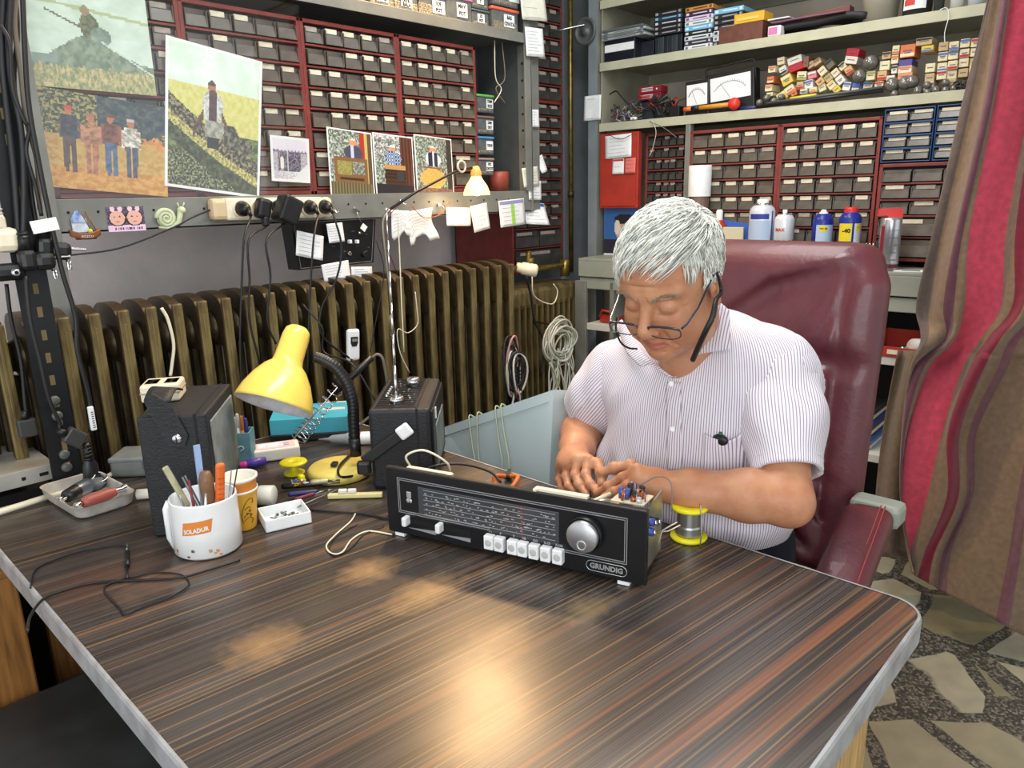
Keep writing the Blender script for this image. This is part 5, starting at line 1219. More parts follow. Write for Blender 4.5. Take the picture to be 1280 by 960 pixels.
tool('side_cutters', 'steel tweezers crossing the file in the pot', 'tweezers', (.01, .01, .012), (-.03, .0, .150), mk(('prong', lambda b, L: b.bx(-.004, -.001, -.002, .002, 0, L, m_tst)), ('prong', lambda b, L: b.bx(.001, .004, -.002, .002, 0, L, m_tst))))
tool('probe', 'light blue plastic strip standing tallest in the pot', 'trimming tool', (.0, .0, .012), (-.004, .012, .208), mk(('body', lambda b, L: b.bx(-.0055, .0055, -.002, .002, 0, L, mat('pale_blue_plastic', (150, 176, 214), .35)))))
tool('screwdriver', 'dark wooden handled screwdriver standing upright in the pot', 'screwdriver', (.01, .0, .012), (.012, -.004, .162), mk(('handle', lambda b, L: b.lathe([(0, L), (.009, L-.003), (.013, L-.018), (.0125, L-.045), (.009, L-.07), (.005, L-.085)], m_wdh)), ('shaft', lambda b, L: b.cyl((0, 0, 0), (0, 0, L-.08), .003, m_tst))))
tool('brush', 'orange handled screwdriver with ribbed grip in the pot', 'screwdriver', (.02, .0, .012), (.038, .004, .176), mk(('handle', lambda b, L: (b.box((0, 0, L-.045), (.017, .011, .085), m_orh, .005), [b.box((0, -.0058, L-.03-k*.010), (.012, .001, .003), mat('orange_rib', (190, 90, 40), .5)) for k in range(6)])), ('shaft', lambda b, L: b.cyl((0, 0, 0), (0, 0, L-.08), .003, m_tst))))
for k, (a, b_, lb) in enumerate((((.03, .0, .012), (.066, .02, .175), 'thin dark wire probe, rightmost tool in the pot'), ((.03, .0, .012), (.052, .015, .155), 'short thin wire probe beside the orange handle'), ((-.01, -.01, .012), (-.012, -.02, .150), 'maroon grey slim tool left of the wooden handle'), ((-.02, 0, .012), (-.052, .02, .13), 'thin black nosed cutter low at the left rim of the pot'), ((0, -.02, .012), (.022, -.035, .128), 'short bright tweezer tip at the front rim of the pot'), ((-.01, -.02, .012), (-.028, -.03, .124), 'short steel tool at the front left rim of the pot'))):
    tool('probe_tool', lb, 'hand tool', a, b_, mk(('shaft', lambda b, L: b.tube([(0, 0, 0), (0, 0, L)], .002, (m_bplast, m_tst, m_maroonw, m_bplast, m_chrome, m_tst)[k], 8, rr=[.0035 if k > 1 else .0018, .0022 if k > 1 else .0011]))))

# --- paper cups
m_cupy = mat('yellow_cup_print', (226, 170, 56), .5); m_cupo = mat('orange_cup_print', (226, 140, 56), .5); m_cupw = mat('cup_rim_white', (234, 230, 216), .5)
cp = onZ(305, 658, TT)
c1 = thing('paper_cup', 'yellow paper cup with brown floral scroll, lower of two nested cups', 'cup', T(*cp))
mb = MB(); mb.lathe([(0, 0), (.024, 0), (.0245, .003), (.0325, .078)], m_cupy, (0, 0, 0), 36); part('cup_wall', mb, c1); mb = MB(); mb.lathe([(.0322, .077), (.0345, .078), (.0345, .082), (.0325, .082)], m_cupw, (0, 0, 0), 36); part('rim', mb, c1)
mb = MB(); m_scr = mat('brown_scroll_print', (90, 66, 24), .5)
a_c = math.atan2(-cp.y, -cp.x)+.30
def oncup(u, z): r_ = .0248+(z/.078)*.0082; a = a_c+u/r_; return (r_*math.cos(a), r_*math.sin(a), z)
for q in ([(-.008, .018), (-.010, .035), (-.004, .055), (.006, .066), (.014, .064), (.012, .056)], [(-.006, .03), (.002, .036), (.010, .034)], [(-.006, .022), (.004, .028), (.012, .022), (.008, .014)], [(-.004, .046), (.004, .050), (.008, .046)]):
    mb.tube(smooth_path([oncup(*t) for t in q], 6), .0007, m_scr, 5)
for u, z in ((.004, .038), (-.001, .033), (.006, .028)): mb.sheet(lambda s, t: oncup(u+.006*s, z+.006*t*(1-s)+.003*s), 3, 3, m_scr)
part('scroll_print', mb, c1)
c2 = thing('paper_cup', 'orange banded white paper cup nested on top of the yellow one', 'cup', T(cp.x, cp.y, cp.z+.004)); mb = MB(); mb.lathe([(0, .062), (.029, .062), (.0318, .079), (.0330, .098)], m_cupo, (0, 0, 0), 36); part('cup_wall', mb, c2); mb = MB(); mb.lathe([(.0328, .096), (.036, .098), (.036, .103), (.0335, .1035), (.031, .10), (.030, .08), (0, .078)], m_cupw, (0, 0, 0), 36); part('rim', mb, c2)

# --- small things
wt = thing('small_tray', 'small square white plastic tray holding a few screws', 'tray', T(.664, 1.272, TT) @ RZ(-17)); mb = MB(); w_, h_ = .088, .075; 
mb.bx(-w_/2, w_/2, -h_/2, h_/2, 0, .003, m_white, .001)
for a in ((-w_/2, -w_/2+.003, -h_/2, h_/2), (w_/2-.003, w_/2, -h_/2, h_/2), (-w_/2, w_/2, -h_/2, -h_/2+.003), (-w_/2, w_/2, h_/2-.003, h_/2)): mb.bx(*a, 0, .024, m_white, .001)
part('tray_body', mb, wt)
for k in range(12):
    mb = MB(); x, y, a = rnd(-.02, .03), rnd(-.02, .02), rnd(0, 6); mb.cyl((0, 0, 0), (.010, 0, 0), .0016, m_tst, seg=8); mb.cyl((-.002, 0, 0), (0, 0, 0), .0035, m_tst, seg=10)
    solo('small_screw', mb, 'small steel screw lying in the square white tray', 'screw', wt.matrix_world @ T(x, y, .005+rnd(0, .006)) @ RZ(math.degrees(a)), group='screws in the white tray')
# metal tray with tools
tr_ = thing('metal_tray', 'shallow enamel metal tray with rounded corners at the left of the table', 'tray', T(.437, 1.695, TT) @ RZ(4)); m_etr = mat('worn_white_enamel', (196, 192, 184), .35, .3, var=.2, vscale=30)
def rrect(w_, h_, r_, n=6):
    q = []
    for cx_, cy_, a0 in ((w_/2-r_, h_/2-r_, 0), (-w_/2+r_, h_/2-r_, 90), (-w_/2+r_, -h_/2+r_, 180), (w_/2-r_, -h_/2+r_, 270)):
        for k in range(n+1): a = math.radians(a0+90*k/n); q.append((cx_+r_*math.cos(a), cy_+r_*math.sin(a)))
    return q
mb = MB(); lv = [(.104, .196, 0), (.112, .204, .004), (.118, .210, .026), (.122, .214, .027), (.116, .208, .025), (.108, .198, .004)]; qs = [rrect(w_, h_, .022) for w_, h_, z in lv]; n = len(qs[0]); vs = [(x, y, lv[j][2]) for j in range(6) for x, y in qs[j]]
mb.add(vs, [(j*n+i, j*n+(i+1) % n, (j+1)*n+(i+1) % n, (j+1)*n+i) for j in range(5) for i in range(n)]+[tuple(range(5*n, 6*n))], m_etr, False); part('tray_body', mb, tr_)
TM = tr_.matrix_world
o = thing('screwdriver', 'red brown handled tool lying at the front of the metal tray', 'screwdriver', TM @ T(.0, -.06, .022) @ RZ(8)); mb = MB(); mb.lathe([(0, -.035), (.011, -.033), (.0125, -.02), (.0125, .02), (.009, .036)], mat('faded_red_handle', (160, 84, 76), .4), (0, 0, 0), 20, (1, 0, 0)); part('handle', mb, o); mb = MB(); mb.lathe([(.008, .034), (.006, .05), (.010, .058), (.006, .066), (0, .066)], m_chrome, (0, 0, 0), 16, (1, 0, 0)); part('metal_end', mb, o); mb = MB(); mb.cyl((-.05, 0, 0), (-.034, 0, 0), .006, m_chrome); part('ferrule', mb, o)
o = thing('din_plug', 'silver and black round plug lying in the metal tray', 'plug', TM @ T(-.02, .0, .028) @ RZ(30)); mb = MB(); mb.lathe([(0, -.03), (.014, -.028), (.015, -.01), (.016, 0)], m_bplast, (0, 0, 0), 20, (1, 0, 0)); part('front', mb, o); mb = MB(); mb.lathe([(.016, 0), (.0165, .03), (.012, .04), (0, .041)], mat('blue_grey_metal', (110, 122, 140), .3, .7), (0, 0, 0), 20, (1, 0, 0)); part('sleeve', mb, o)
for s in (-1, 1): mb = MB(); mb.cyl((-.045, s*.005, 0), (-.028, s*.005, 0), .003, m_chrome, seg=8); part('pin', mb, o)
mb = MB(); mb.lathe([(0, 0), (.02, 0), (.028, .01), (.022, .02), (0, .022)], m_clear, (0, 0, 0), 20); mb.tube(smooth_path([(0, 0, .02), (.02, .01, .03), (.03, -.01, .02), (.01, -.02, .015)], 5), .002, m_chrome, 6); solo('plastic_lump', mb, 'clear plastic cap with wire at the back of the metal tray', 'cap', TM @ T(.03, .05, .006))
# grey plastic lidded box
gx = thing('grey_parts_box', 'grey translucent plastic parts box behind the metal tray', 'box', T(.592, 1.79, TT) @ RZ(-42)); m_gpl = mat('grey_translucent_plastic', (118, 124, 122), .3, var=.12, vscale=20)
mb = MB(); mb.bx(-.06, .06, -.045, .045, 0, .040, m_gpl, .006); part('box', mb, gx); mb = MB(); mb.bx(-.062, .062, -.047, .047, .036, .048, m_gpl, .004); part('lid', mb, gx); mb = MB(); mb.bx(.015, .055, -.05, -.045, .02, .042, m_steeld, .002); part('clasp', mb, gx)
mb = MB(); mb.lathe([(0, -.03), (.011, -.03), (.011, .03), (0, .03)], m_cupw, (0, 0, 0), 20, (1, 0, 0)); mb.lathe([(.0113, .0), (.0113, .003)], m_maroonw, (0, 0, 0), 20, (1, 0, 0)); solo('white_tube', mb, 'white tube with a dark ring lying between metal tray and radio', 'tube', T(.535, 1.60, TT+.0112) @ RZ(-35))
# cream pipe along the table's far left edge
mb = MB(); mb.tube([onZ(-60, 655, TT+.008), onZ(0, 640, TT+.008), onZ(60, 621, TT+.008)], .007, m_cream_pl, 12); mb.tube(smooth_path([onZ(60, 621, TT+.008), onZ(120, 603, TT+.01), onY(160, 578, 1.86), onY(185, 555, 1.90)], 6), .0055, m_cream_pl, 10); solo('cream_tube', mb, 'cream plastic cable tube along the far left table edge', 'tube')
# pen holder
ph_ = thing('pen_holder', 'blue grey square pen holder full of pens behind the left radio', 'pen holder', T(.765, 1.64, TT) @ RZ(-40)); m_ph = mat('blue_grey_card', (96, 140, 150), .5, var=.15, vscale=40)
mb = MB()
for a in ((-.027, -.024, -.022, .022), (.024, .027, -.022, .022), (-.027, .027, -.025, -.022), (-.027, .027, .022, .025)): mb.bx(*a, 0, .088, m_ph, .0008)
mb.bx(-.026, .026, -.024, .024, 0, .003, m_ph); mb.tube(smooth_path([(-.005, -.0256, .05), (.005, -.0256, .056), (.012, -.0256, .05), (.002, -.0256, .042)], 5), .0008, m_white, 5); part('holder', mb, ph_)
pcs = [(40, 60, 130), (40, 90, 60), (226, 226, 220), (206, 120, 60), (60, 60, 150), (214, 150, 70), (40, 80, 170), (210, 214, 216), (60, 120, 70), (50, 50, 56)]
cn = ['navy', 'green', 'white', 'orange brown', 'violet blue', 'tan', 'bright blue', 'silver white', 'leaf green', 'black']
for k, c in enumerate(pcs):
    x0, y0 = -.018+.009*(k % 5), -.010+.02*(k//5); x1, y1 = x0+rnd(-.018, .012), y0+rnd(-.01, .01); A = ph_.matrix_world @ Vector((x0, y0, .005)); B_ = ph_.matrix_world @ Vector((x1, y1, .115+rnd(0, .025)))
    z = B_-A; o = thing('pen', cn[k]+' pen standing in the blue grey pen holder', 'pen', T(*A) @ Vector((0, 0, 1)).rotation_difference(z.normalized()).to_matrix().to_4x4()); m = mat('pen_%d' % k, c, .35)
    mb = MB(); mb.cyl((0, 0, 0), (0, 0, z.length-.02), .0036, m, seg=12); part('barrel', mb, o); mb = MB(); mb.lathe([(.0042, z.length-.035), (.0042, z.length-.004), (.002, z.length), (0, z.length)], mat('pen_cap_%d' % k, tuple(int(t*.8) for t in c), .35), (0, 0, 0), 12); part('cap', mb, o)
# pink white cigarette like pack + purple marker
cb_ = thing('white_pack', 'white and pale pink card pack with printed top behind the yellow spool', 'pack', T(.846, 1.632, TT) @ RZ(-26+180)); mb = MB(); mb.box((0, 0, .015), (.115, .062, .030), m_cupw, .004); part('pack', mb, cb_)
mb = MB(); mb.box((0, 0, .0305), (.095, .05, .001), mat('pale_pink_print', (220, 196, 196), .5)); mb.box((.01, .0, .0315), (.06, .03, .001), m_white)
for k in range(8): mb.box((rnd(-.03, .03), rnd(-.012, .012), .0322), (rnd(.005, .02), .0015, .0004), m_inkl)
part('printed_label', mb, cb_)
o = thing('purple_marker', 'purple marker with pink cap leaning beside the white pack', 'marker', T(.775, 1.60, TT+.012) @ RZ(75)); mb = MB(); mb.lathe([(0, -.02), (.010, -.02), (.012, 0), (.010, .025), (0, .026)], mat('purple_plastic', (84, 60, 150), .35), (0, 0, 0), 16, (0, -1, 0)); part('barrel', mb, o); mb = MB(); mb.lathe([(.009, -.02), (.009, -.035), (0, -.036)], mat('magenta_cap', (206, 60, 140), .35), (0, 0, 0), 16, (0, -1, 0)); part('cap', mb, o)
# flat yellow spool
ys = thing('flat_spool', 'small flat yellow spool lying behind the white tape roll', 'spool', T(*onZ(368, 592, TT))); mb = MB(); mb.lathe([(0, .024), (.008, .024), (.012, .026), (.030, .026), (.032, .028), (.030, .031), (.010, .031), (.006, .026)], m_yel, (0, 0, 0), 32); part('top_flange', mb, ys); mb = MB(); mb.lathe([(.0, 0), (.024, 0), (.024, .004), (.010, .005), (.010, .025)], m_yel, (0, 0, 0), 28); part('core', mb, ys)
# tape roll / white cylinder
tp = thing('plaster_roll', 'off white roll with pink and dark bands lying behind the cups', 'roll', T(.672, 1.385, TT+.021) @ RZ(-50)); mb = MB(); mb.lathe([(0, .0), (.02, 0), (.021, .003), (.021, .03), (.018, .032), (0, .032)], m_cupw, (0, 0, 0), 28, (1, 0, 0)); part('roll', mb, tp); mb = MB(); mb.lathe([(.0195, -.004), (.0195, 0)], m_bplast, (0, 0, 0), 28, (1, 0, 0)); part('band', mb, tp); mb = MB(); mb.lathe([(0, -.035), (.018, -.035), (.0205, -.03), (.0205, -.004)], mat('pink_beige_wrap', (206, 176, 150), .5, var=.3, vscale=50, var2=(206, 120, 110)), (0, 0, 0), 28, (1, 0, 0)); part('wrap', mb, tp)
# tools pile
for k, (a, b_, r_, m, lb) in enumerate((((352, 608), (425, 603), .007, m_bplast, 'black handled tool lying at the top of the pile by the lamp base'), ((360, 618), (420, 612), .006, mat('dark_blue_grip', (44, 44, 96), .4), 'dark blue handled cutter in the pile by the lamp base'), ((368, 625), (410, 612), .0045, m_maroonw, 'dark red handled screwdriver in the pile'), ((352, 633), (368, 628), .007, mat('sky_blue_grip', (130, 170, 214), .4), 'sky blue tool end lowest in the pile'), ((372, 634), (435, 606), .0022, m_tst, 'long thin steel rod in the pile'), ((388, 603), (425, 600), .006, m_hand, 'beige handled pick lying against the lamp base'))):
    A, B_ = onZ(*a, TT+.008+.003*(k % 3)), onZ(*b_, TT+.008+.003*(k % 3)); o = thing('bench_tool', lb, 'hand tool', T(*A) @ Vector((0, 0, 1)).rotation_difference((B_-A).normalized()).to_matrix().to_4x4()); L_ = (B_-A).length
    mb = MB(); mb.lathe([(0, 0), (r_*.8, 0), (r_, .006), (r_*.9, L_*.55), (r_*.6, L_*.6)], m, (0, 0, 0), 16); part('handle', mb, o); mb = MB(); mb.cyl((0, 0, L_*.6), (0, 0, L_), r_*.35, m_tst, seg=10); part('shaft', mb, o)
mb = MB()
for k in range(14): mb.tube(smooth_path([(rnd(-.015, .015), rnd(-.015, .015), rnd(0, .014)) for _ in range(4)], 4), .001, (m_copper, m_sil, m_yel, m_inkb)[k % 4], 5)
mb.box((.005, 0, .014), (.012, .014, .016), m_yel, .003); solo('wire_scraps', mb, 'small heap of coloured wire scraps on the tool pile', 'scraps', T(*onZ(375, 606, TT+.012)), kind='stuff')
mb = MB(); A = onZ(410, 620, TT+.006); B_ = onZ(478, 618, TT+.006); 
yb = thing('wooden_strip', 'pale yellow plastic strip with two white pads in front of the black radio', 'strip', quad_frame(A, B_, A+Vector((0, 0, 1)))[0]); L_ = (B_-A).length; mb.box((0, 0, 0), (L_, .012, .010), mat('pale_yellow_plastic', (226, 214, 150), .45), .002); part('strip', mb, yb)
for dx in (-.026, -.006): mb = MB(); mb.box((dx, 0, .010), (.018, .010, .009), m_cupw, .002); part('pad', mb, yb)
# cables on the table
def tcable(label, pxs, r_=.0018, m=None, z=TT, name='table_cable'):
    solo(name, cable([onZ(x, y, z+r_) for x, y in pxs], r_, m or m_cable, 7), label, 'cable')
tcable('thin black cable looping over the left table edge from the radio foot', ((300, 700), (262, 712), (225, 722), (180, 725), (120, 728), (80, 738), (55, 748), (38, 770), (34, 790)), .0022)
tcable('thin black cable loop on the table left with its jack plug', ((38, 735), (45, 712), (80, 695), (120, 685), (155, 682), (160, 690)), .0016)
tcable('thin black cable squiggle below the jack plug', ((158, 722), (130, 735), (150, 760), (157, 768), (180, 758), (215, 745), (236, 730), (225, 718), (190, 716), (165, 722), (158, 722)), .0014)
mb = MB(); p = onZ(159, 708, TT+.005); q = onZ(159, 690, TT+.005); mb.cyl(p, q, .0045, m_bplast); mb.cyl(q, q+(q-p)*.55, .002, m_chrome); mb.cyl(p, p+(p-q)*.8, .002, m_bplast); solo('jack_plug', mb, 'black audio jack plug with silver tip on the table left', 'plug')
tcable('black cable running from the tools to the receiver', ((385, 637), (420, 640), (450, 642), (482, 648), (500, 652)), .0022)
tcable('twisted cream and black wire curling in front of the receiver left end', ((445, 641), (438, 652), (420, 668), (408, 682), (415, 692), (428, 690), (440, 674), (460, 664), (490, 668)), .0016, m_cream_pl)
tcable('thin black twin wire beside the cream curled wire', ((447, 655), (430, 664), (415, 676), (412, 690), (422, 694), (440, 684), (455, 668), (480, 658)), .0012)
# white panel leaning behind the table
wp = thing('grey_panel_case', 'pale grey blue flat case leaning behind the far table edge with a cord around it', 'case', T(0, 0, 0)); m_pale2 = mat('pale_grey_blue_paint', (186, 202, 204), .45, var=.05, vscale=8)
a, b_, c, d = onX(555, 534, 1.26), onX(692, 487, 1.26), onX(708, 640, 1.22), onX(552, 640, 1.22); c = Vector((1.20, b_.y-.02, .50)); d = Vector((1.20, a.y, .50)); nrm = (b_-a).cross(d-a).normalized(); 
if nrm.x > 0: nrm = -nrm
th_ = nrm*-.05
mb = MB(); mb.add([a, b_, c, d, a+th_, b_+th_, c+th_, d+th_], [(0, 1, 2, 3), (4, 7, 6, 5), (0, 4, 5, 1), (1, 5, 6, 2), (2, 6, 7, 3), (3, 7, 4, 0)], m_pale2); part('shell', mb, wp)
mb = MB(); lf = lambda t, s: a+(b_-a)*t+(d-a)*s+nrm*.0006; mb.tube([lf(0, .10), lf(.97, .10)], .0012, mat('case_seam', (140, 156, 160), .6), 6); part('seam', mb, wp)
for k, (t0, t1) in enumerate(((.25, .42), (.33, .45), (.50, .66), (.55, .72))): mb = MB(); mb.tube(smooth_path([a+(b_-a)*t0+th_*.5+Vector((0, 0, .004)), lf(t0+.02, .0)+nrm*.003+Vector((0, 0, .004)), lf(t0+(t1-t0)*.5, .28)+nrm*.003, lf(t1, .62)+nrm*.003, lf(t1, 1.)+nrm*.003], 6), .0019, m_cgreen, 6); part('cord', mb, wp)
# ================================================================ things on the back shelves and bench
Z1, Z2, ZB = 1.9125, 1.6645, 1.0905
def nb(x0, x1, z0, h_, dep, d, m, b=None, bev=.002, rot=0.):
    b = b or MB(); b.box(((x0+x1)/2, dep+d/2, z0+h_/2), (abs(x1-x0), d, h_), m, bev, Matrix.Rotation(rot, 3, 'Y') if rot else None); return b
def bx_(px, py, dep): return onB(px, py, dep)
def on_shelf(px0, px1, dep, zs):
    y = 60 if zs > 1.8 else 130
    return onB(px0, y, dep).x, onB(px1, y, dep).x
tapec = [((60, 40, 70), (206, 196, 214)), ((214, 196, 214), (120, 90, 130)), ((220, 222, 216), (60, 130, 150)), ((120, 180, 214), (214, 230, 236)), ((40, 40, 44), (206, 206, 206)), ((206, 210, 210), (50, 60, 80)), ((58, 54, 64), (190, 190, 196)), ((226, 226, 226), (120, 120, 130)), ((36, 36, 40), (150, 150, 150)), ((190, 130, 60), (90, 60, 30))]
ordn = ['lowest', 'second', 'third', 'fourth', 'fifth', 'sixth', 'seventh', 'eighth', 'ninth', 'topmost']
def tape(x0, x1, z, th, c, c2, dep, label, cat='video tape', name='video_tape', d=.17, grp=None):
    b = nb(0, x1-x0, 0, th-.001, 0, d, mat('case_%d_%d_%d' % c, c, .4)); m2 = mat('spine_%d_%d_%d' % c2, c2, .5); W_ = x1-x0
    b.box((W_*.10, -.0005, th*.5), (W_*.10, .001, th*.5), m2); b.box((W_*.55, -.0005, th*.5), (W_*.5, .001, th*.22), m2); b.box((W_*.92, -.0005, th*.5), (W_*.07, .001, th*.55), m2)
    solo(name, b, label, cat, FB @ T(x0, dep, z), grp)
x0, x1 = on_shelf(855, 889, .02, Z1); hcol = ['white', 'black', 'pale grey', 'black and white', 'light blue', 'white and teal', 'lilac', 'dark purple', 'tan', 'dark']
for k in range(9): c = tapec[[7, 6, 5, 4, 3, 2, 1, 0, 9][k]]; tape(x0, x1, Z1+k*.0175, .0175, c[0], c[1], .02, '%s video case, %s in the bright stack on the top shelf' % (['white', 'dark mottled', 'pale', 'black', 'light blue', 'white and teal', 'lilac', 'dark purple', 'tan'][k], ordn[k] if k < 8 else 'topmost'))
x0, x1 = on_shelf(890, 926, .025, Z1)
for k in range(7): c = [tapec[8], tapec[7], tapec[5], tapec[4], tapec[8], tapec[8], tapec[3]][k]; tape(x0, x1, Z1+k*.019, .019, c[0], c[1], .03, '%s video case, %s in the stack behind the brown box' % (['black', 'white', 'pale', 'dark', 'black spotted', 'charcoal', 'blue topped'][k], (ordn[:6]+['topmost'])[k]))
x0, x1 = on_shelf(817, 851, .03, Z1)
for k in range(5): c = [tapec[8], tapec[8], tapec[4], ((44, 60, 74), (130, 180, 206)), tapec[8]][k]; tape(x0, x1, Z1+.075+k*.018, .018, c[0], c[1], .03, '%s cassette case lying, %s of the five above the upright cases' % (['black', 'charcoal', 'dark', 'blue striped', 'dark glossy'][k], ['lowest', 'second', 'middle', 'fourth', 'topmost'][k]))
for k in range(6): W_ = (x1-x0)/6; b = nb(0, W_-.001, 0, .073, 0, .12, mat('upright_case_%d' % (k % 3), [(36, 40, 46), (50, 58, 60), (28, 30, 34)][k % 3], .35)); solo('upright_case', b, 'dark upright cassette case, %s from the left under the lying ones' % ['first', 'second', 'third', 'fourth', 'fifth', 'sixth'][k], 'cassette case', FB @ T(x0+k*W_, .04, Z1))
x0, x1 = on_shelf(754, 792, .0, Z1); b = nb(x0, x1, Z1, .085, .01, .17, mat('navy_black_box', (26, 28, 38), .4)); nb(x0+.002, x1-.004, Z1+.038, .030, .008, .003, m_white, b); solo('black_card_box', b, 'black box with a broad white label at the left of the top shelf', 'box', FB)
x0b, x1b = on_shelf(752, 806, .0, Z1)
for k in range(4): tape(x0b, x1b-.012*(k % 2), Z1+.0855+k*.011, .0105, ((160, 168, 166), (136, 140, 140), (172, 178, 176), (96, 100, 104))[k], (90, 96, 100), .0, 'grey disc case, %s of the four on the black box' % ['lowest', 'second', 'third', 'topmost'][k], 'disc case', 'disc_case', .14)
x0, x1 = on_shelf(793, 817, .06, Z1); solo('dark_card_box', nb(x0, x1, Z1, .07, .06, .14, mat('very_dark_blue', (30, 34, 44), .4)), 'small dark box right of the white labelled black box', 'box', FB)
# brown and yellow boxes, bag, tubs
x0, x1 = on_shelf(897, 951, -.0, Z1); solo('brown_box', nb(x0, x1, Z1, .062, -.02+.025, .12, mat('red_brown_leatherboard', (104, 62, 50), .45, var=.2, vscale=40)), 'brown leatherette box on the top shelf with a yellow box on it', 'box', FB)
x0, x1 = on_shelf(915, 952, .0, Z1); b = nb(x0, x1, Z1+.0625, .034, .006, .09, mat('amber_card', (222, 168, 50), .45)); nb(x0+.01, x1-.02, Z1+.072, .01, .0045, .002, mat('pale_amber_print', (236, 196, 100), .5), b); solo('yellow_box', b, 'yellow card box on top of the brown leatherette box', 'box', FB)
x0, x1 = on_shelf(958, 1080, .03, Z1); mb = MB(); mb.sheet(lambda u, v: (x0+(x1-x0)*u, .03+.16*v, Z1+.022+.030*math.sin(math.pi*u)*(.6+.4*v)+.012*u+.006*math.sin(9*u+4*v)), 24, 8, mat('black_fabric_cover', (34, 34, 38), .6), .02); solo('black_cover_bag', mb, 'flat black fabric bag lying on the top shelf right of the yellow box', 'bag', FB)
for k, (px0, px1, py0, py1, dz, c, lb) in enumerate(((958, 985, 0, 0, .058, (226, 226, 222), 'white booklet lying on the black fabric bag'), (962, 1052, 0, 0, .047, (120, 84, 104), 'flat mauve folder lying on the black fabric bag'))):
    a, e = on_shelf(px0, px1, .02, Z1); solo('booklet', nb(a, e, Z1+dz, .005, .015, .12, mat('booklet_%d' % k, c, .5)), lb, 'booklet', FB)
a = onB(1002, 24, .05); e = onB(1063, 10, .05); mb = MB(); mb.box(((a.x+e.x)/2, .07, (a.z+e.z)/2), ((e-a).length, .05, .022), mat('red_brown_wood', (112, 64, 52), .45), .003, Matrix.Rotation(-math.atan2(e.z-a.z, e.x-a.x), 3, 'Y')); solo('wooden_case', mb, 'slim red brown wooden case tilted on the black fabric bag', 'case', FB)
a, e = on_shelf(957, 973, -.01, Z1); mb = nb(a, e, Z1, .035, 0, .04, m_white, bev=.004); nb(a+.003, e-.012, Z1+.005, .025, -.001, .002, mat('pink_print', (206, 120, 170), .5), mb); solo('white_label_roll', mb, 'small white and pink packet at the shelf edge before the black bag', 'packet', FB)
def tub(px0, px1, h_, cbody, clid, label, cfill=None, lid_h=.012, print_=None, name='plastic_tub', dep=.02, lo=0.):
    a, e = on_shelf(px0, px1, dep+.05, Z1); r_ = (e-a)/2; o = thing(name, label, 'tub' if name == 'plastic_tub' else 'jar', FB @ T((a+e)/2, dep+r_, Z1+lo)); mb = MB(); mb.lathe([(0, 0), (r_*.86, 0), (r_*.97, h_-lid_h)], mat('tubbody_%d_%d_%d' % cbody, cbody, .25), (0, 0, 0), 28); part('body', mb, o)
    mb = MB(); mb.lathe([(r_, h_-lid_h), (r_*1.02, h_-lid_h*.3), (r_*.95, h_), (0, h_)], mat('tublid_%d_%d_%d' % clid, clid, .35), (0, 0, 0), 28); part('lid', mb, o)
    if print_: 
        mb = MB(); mb.sheet(lambda u, v: (r_*1.0*math.sin((u-.5)*1.5), -r_*1.0*math.cos((u-.5)*1.5), h_*(.2+.5*v)), 10, 2, m_white); mb.sheet(lambda u, v: (r_*1.01*math.sin((u-.5)*.7-.3), -r_*1.01*math.cos((u-.5)*.7-.3), h_*(.32+.2*v)), 6, 2, print_); part('label', mb, o)
tub(1072, 1119, .098, (150, 146, 130), (70, 140, 190), 'wide round tub with blue lid and pale contents on the top shelf')
tub(1122, 1162, .10, (52, 52, 54), (40, 42, 44), 'dark round jar with red and white label on the top shelf', print_=mat('red_print', (196, 60, 60), .5))
tub(1164, 1178, .09, (60, 66, 62), (40, 60, 50), 'slim dark bottle beside the red labelled jar', name='small_bottle')
tub(1183, 1202, .085, (214, 216, 212), (190, 196, 196), 'white jar second from right on the top shelf', name='small_bottle')
tub(1204, 1226, .085, (206, 214, 222), (110, 130, 170), 'pale jar with blue lid at the right end of the top shelf', name='small_bottle')
# wire hanging from shelf
mb = cable([FB @ onB(x, y, -.008) for x, y in ((1175, 12), (1183, 10), (1186, 20), (1181, 40), (1181, 54))], .0012, m_white); solo('loose_wire', mb, 'thin white string hanging from the top shelf over the valve boxes', 'string')

